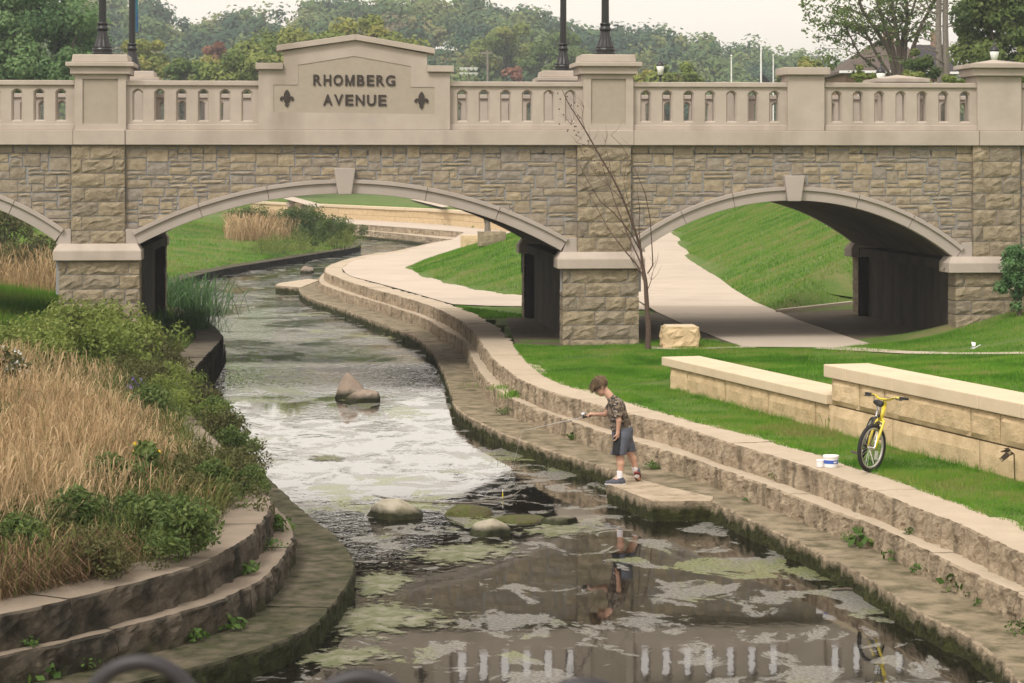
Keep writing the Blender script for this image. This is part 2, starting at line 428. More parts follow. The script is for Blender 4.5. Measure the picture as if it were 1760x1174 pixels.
W_RL, W_R1, W_R2 = (smooth_line(PL(a, z)) for a, z in ((R_L, zL), (R_1, zM), (R_2, zT)))
W_RC = smooth_line(PL(R_C, zT), 1)
W_LL, W_L1, W_L2 = (smooth_line(PL(a, z)) for a, z in ((L_L, zL), (L_1, zM), (L_2, zT)))
def longer(p, L_=5.0):
    d_ = p[0]-p[3]; return np.vstack([p[0]+d_/np.linalg.norm(d_)*L_, p])
W_RL, W_R1, W_R2, W_RC, W_LL, W_L1, W_L2 = map(longer, (W_RL, W_R1, W_R2, W_RC, W_LL, W_L1, W_L2))
# far terraces on the outside of the bend
T_L = PL([(480,392),(609,403),(680,409),(751,415.5)], zL)
T_1 = PL([(480,384),(603,394),(690,402),(771,411)], zM)
T_2 = PL([(480,375),(598,384.8),(700,392),(798,399.5)], zT)
T_W = PL([(430,367),(550,374),(578,375.7),(757,386),(834,394),(880,399)], zT)

# retaining wall beside the lawn (front face line), from its far end towards the camera
RW0, RW1 = np.array([2.49, 38.0]), np.array([8.1, 18.7])
RWd = (RW1-RW0)/np.linalg.norm(RW1-RW0); RWn = np.array([-RWd[1], RWd[0]])   # into the lawn behind
RWlen = float(np.linalg.norm(RW1-RW0))

# ------------------------------------------------------------------ bridge frame
TH = R(5.0); D0 = 47.0; BW = 8.7
cT, sT = math.cos(TH), math.sin(TH)
def S(px, wv=0.0):
    k = (px-CX)/F
    return (k*(D0+wv*cT)+wv*sT)/(cT-k*sT)
def Zb(px, py, wv=0.0):
    y = D0 + S(px, wv)*sT + wv*cT
    return ZC-(py-HY)/F*y
def BG(s, wv):                     # bridge coordinates to ground
    return np.array([s*cT-wv*sT, D0+s*sT+wv*cT])

# ------------------------------------------------------------------ terrain
chan = np.vstack([W_RC, PL([(600,452),(640,440.5),(690,434),(740,420),(775,413)], zT), T_2[::-1]+np.array([.0, .3]), [[-40, 175], [-60, 150], [-40, 140]],
                  ])
left_inner, _ = resample(W_L2, .4)
left_inner = left_inner - normals(left_inner)*.42
farL, _ = resample(W_LL[len(W_LL)*29//45:], .6)
farL = farL[farL[:, 1] > 62]
farL = farL - normals(farL)*.5
left_bound = np.vstack([left_inner, farL])
chan = np.vstack([chan, left_bound[::-1], [[left_bound[0, 0]-.3, 8]], [[W_RC[0, 0]+.3, 8]]])
toe = np.array([[11.5, 60.5], [8.9, 60.9], [6.6, 57.8], [6.44, 61.8], [6.5, 68.6], [6.8, 79.3], [7.2, 94], [9.0, 128.6], [10, 150]])
emb_poly = np.vstack([toe, [[80, 150], [80, 60.5]]])
mound = np.array([[-3.65,83],[-3.3,79.5],[-2.66,75.6],[-1.7,71],[-.74,67.4],[.23,65.2],[2.2,64.2],[3.3,65.5],[3.8,80],[4.3,94],[5.0,108],[2,112],[-1.3,112],[-2.1,104.6],[-2.8,96.5],[-3.5,88]])
rw_poly = np.vstack([RW0+RWn*.25, RW1+RWn*.25, [[30, 18]], [[30, 46]], [[20, 47]], RW0+RWn*.25+np.array([1.2, 4])])
ctl = [(*P(x, y, z), z) for x, y, z in [(1140,602,.85),(1300,600,.86),(1500,604,.93),(1640,608,1.05),(1760,612,1.18),(900,600,.84),(1100,592,.84),(1300,585,.85),(1480,582,.87),
        (1000,640,.83),(1080,660,.83)]]
ctl += [(*BG(S(1640), -.3), 1.14), (*BG(S(1700), -.3), 1.35), (*BG(S(1760), -.3), 1.62), (*BG(S(1900), -.3), 2.3), (*BG(S(1560), -.2), .88)]
for t, z in ((0, 1.02), (1.6, 1.2), (4, 1.24), (5.8, 1.3), (7, 1.58), (9, 1.64), (13, 1.66), (17, 1.66)):
    q = RW0+RWd*t+RWn*.55; ctl.append((*q, z))
ctl += [(9.5, 33, 1.62), (9.5, 27, 1.75), (14, 36, 2.1), (14, 26, 2.0), (22, 34, 2.8), (22, 24, 2.5), (13, 42, 1.9), (1.2, 40.5, .83), (1.8, 39, .86)]
ctl = np.array(ctl)
def rbf_fit(c):
    A = np.linalg.norm(c[:, None, :2]-c[None, :, :2], axis=2)
    n = len(c); K = np.zeros((n+1, n+1)); K[:n, :n] = A; K[n, :n] = 1; K[:n, n] = 1
    return np.linalg.solve(K, np.r_[c[:, 2], 0])
_wc = rbf_fit(ctl)
def rbf(q):
    out = np.empty(len(q))
    for i in range(0, len(q), 20000):
        A = np.linalg.norm(q[i:i+20000, None, :]-ctl[None, :, :2], axis=2)
        out[i:i+20000] = A @ _wc[:-1] + _wc[-1]
    return out
_cen = np.vstack([resample(W_RC, 1.0)[0], PL([(600,452),(690,434),(775,413)], zT), T_2[::-1]])
_lb = resample(left_bound, 1.0)[0]
tw_poly = np.vstack([T_W+np.array([.2, 2.3]), [[60, 135], [60, 260], [-60, 260], [-60, 172]]])
def groundz(q):
    q = np.asarray(q, float).reshape(-1, 2); x, y = q[:, 0], q[:, 1]
    z = np.full(len(q), .83)
    inch = inside(q, chan)
    dl, dr = seg_dist(q, _lb), seg_dist(q, _cen)
    left = (dl < dr) & (x < 1)
    # right bank
    fr = (y < 48.5) & ~left
    zr = np.where(fr, np.clip(rbf(q), .83, 3.2), .83)
    inrw = inside(q, rw_poly)
    strip = fr & (y < 38.3) & ~inrw
    zr = np.where(strip, .835, zr)
    zr = np.where(fr & ~strip & ~inrw, np.minimum(zr, .83+.06*np.maximum(0, dr)), zr)
    e = inside(q, emb_poly); zr = np.where(e, np.minimum(5.0, .83+.42*seg_dist(q, toe)), zr)
    mo = inside(q, mound); zr = np.where(mo, .83+np.minimum(1.25, .30*seg_dist(q, np.vstack([mound, mound[:1]]))), zr)
    tw = inside(q, tw_poly); zr = np.where(tw & ~left, 1.8+.004*np.maximum(0, y-150), zr)
    zr = np.where((x > 10.6) & (y > 49) & (y < 60.5), np.minimum(4.5, .9+.55*(x-10.6)), zr)
    # left bank
    zl = .80+.13*np.minimum(dl, 12)*np.clip((y-20)/20, .3, 1)
    zl = np.where(y > 60, .30+.11*np.minimum(dl, 40), zl)
    z = np.where(left, zl, zr)
    z = np.where(inch, -.7, z)
    # beyond everything: gently rising open ground
    f = np.clip((y-190)/60, 0, 1); z = np.where(y > 190, z*(1-f)+3.2*f, z)
    for pp in PATHS: z = np.where(inside(q, pp) & ~inch, z-.05, z)
    return z + np.where(inch, 0, .010*fnz(q))
PATHS = []
def fnz(q): return fbm(np.asarray(q)*.9, 2, 5)

cut = P(779, 523.6, zT)
inn = W_RC[W_RC[:, 1] > cut[1]-.2]
p_plaza = np.vstack([inn, PL([(600,452),(640,440.5),(690,434),(740,420),(775,413)], zT), T_2[::-1], T_W, mound[12:16], mound[0:8], [[3.45, 58.5], [2.2, 59.4], [-.6, 60.2]]])
p_right = np.vstack([PL([(1276,596.5),(1233,581),(1169,555),(1128,536)], .845), [[3.3, 65], [3.8, 80], [4.3, 94], [5.0, 108], [7.5, 130]], [[9.3, 130]], PL([(1161,399),(1187,440),(1223,468),(1259,496),(1297,519),(1338,536),(1371,550),(1430,570),(1471,584),(1500,592),(1440,598)], .845)])
PATHS = [p_plaza, p_right]
def grid_mesh(xs, ys):
    X, Y = np.meshgrid(xs, ys); q = np.c_[X.ravel(), Y.ravel()]
    Z = groundz(q); nx, ny = len(xs), len(ys)
    i = np.arange(nx*ny).reshape(ny, nx)
    f = np.stack([i[:-1, :-1], i[:-1, 1:], i[1:, 1:], i[1:, :-1]], -1).reshape(-1, 4)
    return np.c_[q, Z], f
V1, F1 = grid_mesh(np.arange(-16, 22.01, .22), np.arange(12, 62.01, .22))
V2, F2 = grid_mesh(np.arange(-70, 70.01, .9), np.r_[np.arange(61.2, 200, .8), np.arange(200, 262, 6)])
_b = V1[:, 1].max()
g = mk('ground', np.vstack([V1, V2]), np.vstack([F1, F2+len(V1)]), M['turf'], smooth=True)
tag(g, kind='structure')
# wide ground carrying on to the horizon on every side
mb = MB()
def sheet(pts, z): mb.add([(x, y, z) for x, y in pts], [tuple(range(len(pts)))])
sheet([(-3000,258),(3000,258),(3000,5000),(-3000,5000)], 3.05)
sheet([(70,-400),(3000,-400),(3000,258),(70,258)], 3.05)
sheet([(-3000,-400),(-70,-400),(-70,258),(-3000,258)], 1.9)
sheet([(-70,-400),(70,-400),(70,12.1),(-70,12.1)], -.75)
sheet([(-70,12.1),(-16,12.1),(-16,62.2),(-70,62.2)], 1.9)
sheet([(22,12.1),(70,12.1),(70,62.2),(22,62.2)], 2.6)
tag(mb.build('land', M['turf'], tint=False), kind='structure')

# ------------------------------------------------------------------ water
def water_mat():
    m = bpy.data.materials.new('creek_water'); m.use_nodes = True
    t = m.node_tree; N = t.nodes; L = t.links; b = N['Principled BSDF']
    ge = N.new('ShaderNodeNewGeometry'); pos = ge.outputs['Position']
    def mapp(s, rot=0):
        mp = N.new('ShaderNodeMapping'); mp.inputs['Scale'].default_value = s; mp.inputs['Rotation'].default_value = (0, 0, rot)
        L.new(pos, mp.inputs[0]); return mp.outputs[0]
    def noise(v, sc, det=3, dist=0.0, rg=.55):
        n = N.new('ShaderNodeTexNoise'); n.inputs['Scale'].default_value = sc; n.inputs['Detail'].default_value = det
        n.inputs['Distortion'].default_value = dist; n.inputs['Roughness'].default_value = rg; L.new(v, n.inputs['Vector']); return n.outputs[0]
    def mr(f, a, b_, c=0, d=1, smooth=True):
        x = N.new('ShaderNodeMapRange'); x.inputs[1].default_value = a; x.inputs[2].default_value = b_
        x.inputs[3].default_value = c; x.inputs[4].default_value = d
        if smooth: x.interpolation_type = 'SMOOTHSTEP'
        L.new(f, x.inputs[0]); return x.outputs[0]
    def mth(op, a, b_):
        x = N.new('ShaderNodeMath'); x.operation = op
        for i, q in ((0, a), (1, b_)):
            if isinstance(q, (int, float)): x.inputs[i].default_value = q
            else: L.new(q, x.inputs[i])
        return x.outputs[0]
    sp = N.new('ShaderNodeSeparateXYZ'); L.new(pos, sp.inputs[0]); yy = sp.outputs[1]
    # ripples: calm pool near, riffles further up
    riff = mth('MULTIPLY', mr(yy, 44.6, 48.4), mr(yy, 53.5, 50.5))
    cat = mth('MULTIPLY', mr(noise(mapp((.9, .55, 1)), 1.0, 4, 1.2), .50, .62), mth('MULTIPLY', mr(yy, 30.5, 33.0), mr(yy, 60, 46)))
    far = mr(yy, 52, 62)
    stir = mth('MULTIPLY', mr(yy, 31.8, 29.8), mth('MULTIPLY', mr(yy, 24.8, 27.2), mr(sp.outputs[0], -.2, -1.5)))
    amp = mth('ADD', mth('ADD', mth('ADD', mth('MULTIPLY', riff, 1.0), mth('MULTIPLY', cat, .22)), mth('MULTIPLY', far, mr(noise(mapp((.35, .25, 1)), 1.0, 3, .8), .38, .62, .15, .75))), mth('ADD', mth('MULTIPLY', stir, .30), .010))
    n1 = noise(mapp((1, .8, 1)), 5.0, 3, .3)
    n2 = noise(mapp((1.2, .5, 1), .3), 14.0, 2, .2)
    n3 = noise(mapp((1.3, .45, 1), -.15), 9.0, 2, .6)
    h = mth('ADD', mth('ADD', mth('MULTIPLY', n1, .7), mth('MULTIPLY', n2, .3)), mth('MULTIPLY', mth('MULTIPLY', riff, n3), 3.0))
    bp = N.new('ShaderNodeBump'); bp.inputs['Distance'].default_value = .05
    L.new(amp, bp.inputs['Strength']); L.new(h, bp.inputs['Height']); L.new(bp.outputs[0], b.inputs['Normal']); L.new(bp.outputs[0], b.inputs['Coat Normal'])
    # floating scum film
    s1 = noise(mapp((1, .7, 1), .2), 1.45, 6, .55, .66)
    s0 = noise(mapp((.32, .22, 1)), 1.0, 2)
    thr = mth('ADD', s1, mth('MULTIPLY', mth('SUBTRACT', s0, .5), .35))
    near = mth('ADD', mr(yy, 33, 27, .0, .022), mth('MULTIPLY', mr(yy, 29.5, 33), mr(yy, 62, 44, .012, .05)))
    f1 = mr(mth('ADD', thr, near), .555, .60)
    fine = mr(noise(mapp((1, 1, 1)), 24.0, 5, .0, .7), .34, .62)
    film = mth('MULTIPLY', f1, mth('MULTIPLY', mth('ADD', mth('MULTIPLY', fine, .55), .45), .72))
    gm = mr(mth('ADD', s0, mth('MULTIPLY', noise(mapp((1, .7, 1), .5), 2.2, 4, .6), .5)), .80, .92)
    mx = N.new('ShaderNodeMix'); mx.data_type = 'RGBA'
    mx.inputs[6].default_value = (.25, .245, .22, 1); mx.inputs[7].default_value = (.22, .25, .10, 1); L.new(gm, mx.inputs[0])
    b.inputs['Base Color'].default_value = (.009, .008, .006, 1)
    b.inputs['Roughness'].default_value = .025
    b.inputs['IOR'].default_value = 1.36
    b.inputs['Specular IOR Level'].default_value = .55
    L.new(mr(yy, 28.5, 34.0, .12, .95), b.inputs['Coat Weight']); b.inputs['Coat Roughness'].default_value = .02; b.inputs['Coat IOR'].default_value = 1.4
    sc = N.new('ShaderNodeBsdfPrincipled'); sc.inputs['Roughness'].default_value = .5; sc.inputs['Specular IOR Level'].default_value = .45
    L.new(mx.outputs[2], sc.inputs['Base Color'])
    bp2 = N.new('ShaderNodeBump'); bp2.inputs['Strength'].default_value = .35; bp2.inputs['Distance'].default_value = .02
    L.new(fine, bp2.inputs['Height']); L.new(bp2.outputs[0], sc.inputs['Normal'])
    ms = N.new('ShaderNodeMixShader'); L.new(film, ms.inputs[0]); L.new(b.outputs[0], ms.inputs[1]); L.new(sc.outputs[0], ms.inputs[2])
    L.new(ms.outputs[0], N['Material Output'].inputs[0])
    return m
M['water'] = water_mat()
xs = np.linspace(-45, 12, 30); ys = np.linspace(3, 185, 60)
X, Y = np.meshgrid(xs, ys); i = np.arange(X.size).reshape(X.shape)
wf = np.stack([i[:-1, :-1], i[:-1, 1:], i[1:, 1:], i[1:, :-1]], -1).reshape(-1, 4)
tag(mk('water', np.c_[X.ravel(), Y.ravel(), np.zeros(X.size)], wf, M['water']), kind='structure')

# ------------------------------------------------------------------ stepped stone banks
def tier(root, name, line, z0, z1, depth, face_m, top_m, joint=1.9, rough=.045, side=1, y_max=1e9, fine=.075, top_noise=.012, ragged=0.0):
    part = None
    p, t = resample(line, fine)
    nr = normals(p)*side            # towards the bank
    L_ = t[-1]; cuts = [0.0]
    rr = random.Random(name+str(z0))
    while cuts[-1] < L_: cuts.append(cuts[-1]+joint*rr.uniform(.75, 1.3))
    cuts[-1] = L_
    # continuous backing, set back behind the joints
    q, _ = resample(line, .5); nq = normals(q)*side
    A = q+nq*.05; B = q+nq*max(.1, depth-.06); n = len(q)
    V = np.vstack([np.c_[A, np.full(n, z0-.45)], np.c_[A, np.full(n, z1-.02)], np.c_[B, np.full(n, z1-.02)], np.c_[B, np.full(n, z0-.45)]])
    fs = []
    for k in range(n-1):
        for a in range(3): fs.append((a*n+k, a*n+k+1, (a+1)*n+k+1, (a+1)*n+k))
    part = mk(name, V, fs, face_m, root)
    zs = np.r_[z0-.35, z0-.02, np.linspace(z0+.05, z1-.02, 6), z1]
    for a, b in zip(cuts[:-1], cuts[1:]):
        sel = np.where((t >= a) & (t <= b))[0]
        if len(sel) < 3: continue
        tt = np.linspace(a+.007, b-.007, max(3, int((b-a)/fine)+1))
        c = np.c_[np.interp(tt, t, p[:, 0]), np.interp(tt, t, p[:, 1])]; nn = np.c_[np.interp(tt, t, nr[:, 0]), np.interp(tt, t, nr[:, 1])]
        m = len(tt); off = rr.uniform(-.018, .018); dz = rr.uniform(-.006, .006)
        rows = []
        for z in zs:
            u = np.c_[tt*6.5, np.full(m, z*3.6)]
            d = fbm(u, 3, 3)*rough + fbm(u*3.1, 2, 11)*rough*.8 + off
            if z >= z1-1e-6: d = d*.45+.012
            d = np.where((np.arange(m) == 0) | (np.arange(m) == m-1), d+.015, d)
            rows.append(np.c_[c+nn*d[:, None], np.full(m, z+dz if z > z0 else z)])
        edge = np.interp(tt, tt, fbm(np.c_[tt*2.2, tt*0], 2, 23))*ragged
        for fz in (.06, .5, 1.0):
            h = fbm(np.c_[c+nn*depth*fz]*3.5, 3, 9)*top_noise
            dd = depth*fz + (edge if fz == 1.0 else 0)
            rows.append(np.c_[c+nn*(np.asarray(dd).reshape(-1, 1) if np.ndim(dd) else dd), z1+dz+h])
        rows.append(np.c_[rows[-1][:, :2], np.full(m, z0-.3)])
        V = np.vstack(rows); k = len(rows)
        ii = np.arange(k*m).reshape(k, m)
        f = np.stack([ii[:-1, :-1], ii[:-1, 1:], ii[1:, 1:], ii[1:, :-1]], -1).reshape(-1, 4)
        if side > 0: f = f[:, ::-1]
        fl = [tuple(x) for x in f] + [tuple(ii[::-1, 0]), tuple(ii[:, -1])]
        o = mk('stone_block', V, fl, face_m, part, tint=rr.random())
        o.data.materials.append(top_m)
        mi = np.zeros(len(fl), np.int32); nfr = len(zs)-1
        mi[nfr*(m-1):(k-2)*(m-1)] = 1
        o.data.polygons.foreach_set('material_index', mi)
    return part

eR = empty('stepped_embankment', (0, 0, 0), 0, 'right creek bank in three limestone steps, the boy standing on the lowest', 'stone steps')
tier(eR, 'ledge', W_RL, 0.0, zL, 2.3, M['step'], M['ledge'], 2.6, .03)
tier(eR, 'lower_step', W_R1, zL, zM, .75, M['step'], M['cap'], 2.0, .04)
tier(eR, 'top_step', W_R2, zM, zT, .62, M['step'], M['cap'], 2.1, .04, ragged=.10)
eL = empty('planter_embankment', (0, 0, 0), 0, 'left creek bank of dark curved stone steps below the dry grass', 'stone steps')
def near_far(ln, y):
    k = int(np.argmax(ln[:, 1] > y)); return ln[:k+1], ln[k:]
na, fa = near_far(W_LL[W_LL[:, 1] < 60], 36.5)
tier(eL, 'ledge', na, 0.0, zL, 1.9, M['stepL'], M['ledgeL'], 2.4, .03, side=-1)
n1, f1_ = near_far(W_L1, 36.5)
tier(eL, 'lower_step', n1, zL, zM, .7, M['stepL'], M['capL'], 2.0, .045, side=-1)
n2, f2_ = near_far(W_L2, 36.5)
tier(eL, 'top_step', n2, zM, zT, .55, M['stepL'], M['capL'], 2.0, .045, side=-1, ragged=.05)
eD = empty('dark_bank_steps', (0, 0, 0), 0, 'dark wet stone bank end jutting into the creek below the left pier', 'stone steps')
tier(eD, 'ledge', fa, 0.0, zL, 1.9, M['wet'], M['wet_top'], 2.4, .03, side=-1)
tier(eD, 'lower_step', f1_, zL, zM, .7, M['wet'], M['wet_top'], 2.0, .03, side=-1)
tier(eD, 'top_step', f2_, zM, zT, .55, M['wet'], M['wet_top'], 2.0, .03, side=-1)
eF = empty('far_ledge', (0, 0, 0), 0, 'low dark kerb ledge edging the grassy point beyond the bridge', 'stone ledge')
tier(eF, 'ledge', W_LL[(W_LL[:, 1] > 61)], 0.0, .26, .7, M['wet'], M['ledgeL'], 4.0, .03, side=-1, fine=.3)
eT = empty('far_terrace', (0, 0, 0), 0, 'pale stone terrace steps on the outside of the far creek bend', 'stone steps')
for nm, ln, a, b, dp, tm in (('ledge', T_L, 0, zL, 1.6, M['cap']), ('lower_step', T_1, zL, zM, 1.4, M['cap']), ('top_step', T_2, zM, zT, 1.2, M['cap'])):
    tier(eT, nm, ln, a, b, dp, M['step'], tm, 3.0, .05, side=-1, fine=.35)
# landing slabs reaching out over the water (boy, and a far one)
def landing(px, root, top_m, z=zL):
    w_ = PL(px, z); cen = w_.mean(0)
    m_ = MB(); n = 14; V = []; out = []
    ring = np.vstack([np.linspace(w_[k], w_[(k+1) % len(w_)], n, endpoint=False) for k in range(len(w_))])
    for zz, sh in ((-.5, .05), (.03, .02), (z-.05, 0), (z+.016, 0.012)):
        d = ring-cen; d /= np.linalg.norm(d, axis=1)[:, None]
        jit = fbm(np.c_[ring*4, np.full(len(ring), zz*3)], 3, 4)*.035
        out.append(np.c_[ring+d*(jit-sh)[:, None], np.full(len(ring), zz)])
    V = np.vstack(out); N_ = len(ring); fs = []
    for k in range(3):
        for j in range(N_): fs.append((k*N_+j, k*N_+(j+1) % N_, (k+1)*N_+(j+1) % N_, (k+1)*N_+j))
    fs.append(tuple(3*N_+j for j in range(N_)))
    o = mk('landing_slab', V, fs, M['step'], root); o.data.materials.append(top_m)
    o.data.polygons[len(fs)-1].material_index = 1
    return o
landing([(1041,833),(1122,864),(1221,863),(1226,856),(1130,834),(1064,815)], eR, M['slabtop'])
landing([(473,491),(516,495),(550,482),(530,480),(480,487)], eR, M['cap'])

# ------------------------------------------------------------------ paths
def flat(name, poly, z, m, kind='structure', joints=None):
    me = bmesh.new(); vs = [me.verts.new((x, y, z)) for x, y in poly]
    me.faces.new(vs); bmesh.ops.triangulate(me, faces=me.faces[:])
    bmesh.ops.recalc_face_normals(me, faces=me.faces[:])
    md = bpy.data.meshes.new(name); me.to_mesh(md); me.free(); md.materials.append(m)
    if len(md.polygons) and md.polygons[0].normal.z < 0: md.flip_normals()
    o = bpy.data.objects.new(name, md); C.objects.link(o); return tag(o, kind=kind)
flat('plaza_path', p_plaza, .848, M['path'])
flat('underpass_path', p_right, .853, M['path'])
def ribbon(name, px, z_off, m):
    a = np.array(px); up, lo = a[:len(a)//2], a[len(a)//2:]
    V = []; n = 24
    tt = np.linspace(0, 1, n); ti = np.linspace(0, 1, len(up))
    for ln in (up, lo):
        xs_ = np.interp(tt, ti, ln[:, 0]); ys_ = np.interp(tt, ti, ln[:, 1])
        z = np.full(n, .9)
        for _ in range(6):
            w_ = np.array([P(x, y, zz) for x, y, zz in zip(xs_, ys_, z)]); z = groundz(w_)
        V.append(np.c_[w_, z+z_off])
    f = [(k+n, k+1+n, k+1, k) for k in range(n-1)]
    return tag(mk(name, np.vstack(V), f, m), kind='structure')
ribbon('side_path', [(1400,596),(1480,599),(1560,605),(1640,607.5),(1720,607),(1800,606),(1400,601),(1480,605),(1560,609.5),(1640,610.5),(1720,610.5),(1800,610)], .02, M['path'])
ribbon('kerb_strip', [(1120,597),(1160,598),(1200,598),(1240,597.5),(1270,597),(1300,596.5),(1120,601),(1160,602),(1200,601.5),(1240,600),(1270,599.5),(1300,599)], .02, M['path'])
# bare earth under the bridge
e_poly = np.array([BG(S(1112), -.3), BG(S(1285), -.6), P(1233,581,.84), P(1169,555,.84), P(1128,536,.84), BG(S(1105, BW), BW), BG(S(1000, BW), BW), P(870,548,.83)+np.array([0,.3]), P(880,590,.83)+np.array([.05,.1]), BG(S(960), -.4)])
flat('bare_earth', np.vstack([[BG(S(1470), -.25)], [P(1430,570,.85)], [P(1371,550,.85)], [P(1338,536,.85)], [BG(10.2, BW+2.6)], [BG(11.2, BW)], [BG(11.2, 0)]]), .842, M['soil'])
flat('shaded_earth', e_poly, .841, M['soil'])
path_polys = [p_plaza, p_right, e_poly]
kb = MB(); a = P(1338, 536, .86); b = P(1466, 521.5, .86)
d = (b-a)/np.linalg.norm(b-a); nn = np.array([-d[1], d[0]])
kb.obox(((a+b)/2).tolist()+[.86], (*(d*np.linalg.norm(b-a)/2), 0), (*(nn*.08), 0), (0, 0, .06))
tag(kb.build('path_kerb', M['path']), 'thin pale kerb between grass slope and bare earth under right arch', 'kerb')

# ------------------------------------------------------------------ haze: one box of pale air round everything
m = bpy.data.materials.new('haze_air'); m.use_nodes = True; t = m.node_tree
t.nodes.remove(t.nodes['Principled BSDF'])
pv = t.nodes.new('ShaderNodeVolumePrincipled'); pv.inputs['Color'].default_value = (.84, .92, 1.0, 1); pv.inputs['Density'].default_value = HAZE; pv.inputs['Anisotropy'].default_value = .2
t.links.new(pv.outputs[0], t.nodes['Material Output'].inputs['Volume'])
mb = MB(); mb.box(-3050, 3050, -450, 5050, -1.8, 90)
tag(mb.build('haze', m, tint=False), kind='stuff')

jb = MB()
for y_ in np.arange(50.2, 118, 3.1):
    x0_ = np.interp(y_, [49, 57.6, 94, 130], [3.05, 3.42, 4.3, 7.5])+.02; x1_ = np.interp(y_, [49, 52, 57.8, 61.8, 68.6, 79.3, 94, 128.6], [7.4, 7.1, 6.6, 6.44, 6.5, 6.8, 7.2, 9.0])-.05
    jb.add([(x0_, y_, .857), (x1_, y_+.12, .857), (x1_, y_+.15, .857), (x0_, y_+.03, .857)], [(0, 1, 2, 3)])
o = jb.build('path_joints', M['pathjoint'], tint=False); o['kind'] = 'structure'
# ------------------------------------------------------------------ bridge
br = empty('bridge', (0, D0, 0), TH, 'three-arched stone road bridge with a cast balustrade and name panel', 'bridge')
def circ(p):
    (x1,y1),(x2,y2),(x3,y3) = p
    A = np.array([[x2-x1, y2-y1], [x3-x1, y3-y1]])*2
    b = np.array([x2**2-x1**2+y2**2-y1**2, x3**2-x1**2+y3**2-y1**2])
    c = np.linalg.solve(A, b); return c[0], c[1], math.hypot(x1-c[0], y1-c[1])
def sz(px, py, wv=0.0): return (S(px, wv), Zb(px, py, wv))
AW = -.10
arches = [circ([sz(-443,404,AW), sz(-174,326,AW), sz(95,414,AW)]), circ([sz(239,420,AW), sz(605,333,AW), sz(964,431,AW)]), circ([sz(1103,430,AW), sz(1380,345,AW), sz(1641,444,AW)])]
ends = [(S(-443,AW), S(95,AW)), (S(239,AW), S(964,AW)), (S(1103,AW), S(1641,AW))]
BAND = .285
ZTOP, ZB = 5.17, 4.87
S0, S1 = S(-620), S(2150)
def arc_z(k, s, r_add=0.0):
    c = arches[k]; d = (c[2]+r_add)**2-(s-c[0])**2
    return c[1]+math.sqrt(d) if d > 0 else -9.0
# core: spandrel wall faces and vaults
WF, WB = .012, BW-.012
mb = MB()
for k in range(3):
    a, b = ends[k]; n = 36
    ss = np.linspace(a, b, n+1); zz = [arc_z(k, s) for s in ss]
    for i in range(n):
        x0, x1 = ss[i], ss[i+1]; z0, z1 = zz[i], zz[i+1]
        mb.add([(x0,WF,z0),(x1,WF,z1),(x1,WF,ZB+.05),(x0,WF,ZB+.05)], [(0,1,2,3)])
        mb.add([(x0,WB,z0),(x1,WB,z1),(x1,WB,ZB+.05),(x0,WB,ZB+.05)], [(3,2,1,0)])
pier_rng = [(S0, ends[0][0]), (ends[0][1], ends[1][0]), (ends[1][1], ends[2][0]), (ends[2][1], S1)]
for a, b in pier_rng:
    zsp = 1.9
    for wv, fl in ((WF, 0), (WB, 1)):
        f = [(0,1,2,3)] if not fl else [(3,2,1,0)]
        mb.add([(a,wv,zsp),(b,wv,zsp),(b,wv,ZB+.05),(a,wv,ZB+.05)], f)
V_, F_ = np.array(mb.V), mb.F
for sd in (0, 1):
    fs_ = [q_ for q_ in F_ if (V_[q_[0]][1] > BW/2) == bool(sd)]; use = sorted({i_ for q_ in fs_ for i_ in q_}); mp_ = {v_: i_ for i_, v_ in enumerate(use)}
    mk('spandrel_core', V_[use], [tuple(mp_[i_] for i_ in q_) for q_ in fs_], M['mortar'], br)
mb = MB()
for k in range(3):
    a, b = ends[k]; n = 48
    ss = np.linspace(a, b, n+1); zz = [arc_z(k, s)+.004 for s in ss]
    for i in range(n):
        mb.add([(ss[i],-.05,zz[i]),(ss[i+1],-.05,zz[i+1]),(ss[i+1],BW+.05,zz[i+1]),(ss[i],BW+.05,zz[i])], [(0,1,2,3)])
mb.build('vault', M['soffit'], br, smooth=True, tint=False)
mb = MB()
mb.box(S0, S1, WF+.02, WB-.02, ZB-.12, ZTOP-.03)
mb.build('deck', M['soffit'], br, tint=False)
mb = MB(); mb.box(S0, S1, 1.6, BW-1.6, ZTOP-.029, ZTOP-.02)
mb.build('roadway', M['asphalt'], br, tint=False)

# rough stones ------------------------------------------------------
def stone(x0, x1, zb, z1, face, depth, proud, nx, nz, rr, jit=.3, pillow=.5, back=False):
    """zb: list of nx+1 bottom heights. front looks towards -w."""
    V = []; G = np.zeros((nz+1, nx+1), int)
    for j in range(nz+1):
        for i in range(nx+1):
            edge = (i in (0, nx)) or (j in (0, nz))
            fx = i/nx; fz = j/nz
            s = x0+(x1-x0)*fx; z = zb[i]+(z1-zb[i])*fz
            if edge:
                wv = face-proud*.30*rr.random(); s += rr.uniform(-1, 1)*.006; z += rr.uniform(-1, 1)*.006
            else:
                s += rr.uniform(-1, 1)*jit*(x1-x0)/nx*.6; z += rr.uniform(-1, 1)*jit*(z1-zb[i])/nz*.6
                wv = face-proud*(pillow+(1-pillow)*rr.random())
            G[j, i] = len(V); V.append((s, wv, z))
    Fc = []
    for j in range(nz):
        for i in range(nx): Fc.append((G[j,i], G[j,i+1], G[j+1,i+1], G[j+1,i]))
    ring = [G[0,i] for i in range(nx+1)]+[G[j,nx] for j in range(1, nz+1)]+[G[nz,i] for i in range(nx-1, -1, -1)]+[G[j,0] for j in range(nz-1, 0, -1)]
    b0 = len(V); n = len(ring)
    for r_ in ring: V.append((V[r_][0], depth, V[r_][2]))
    for k in range(n): Fc.append((ring[(k+1) % n], ring[k], b0+k, b0+(k+1) % n))
    return V, Fc
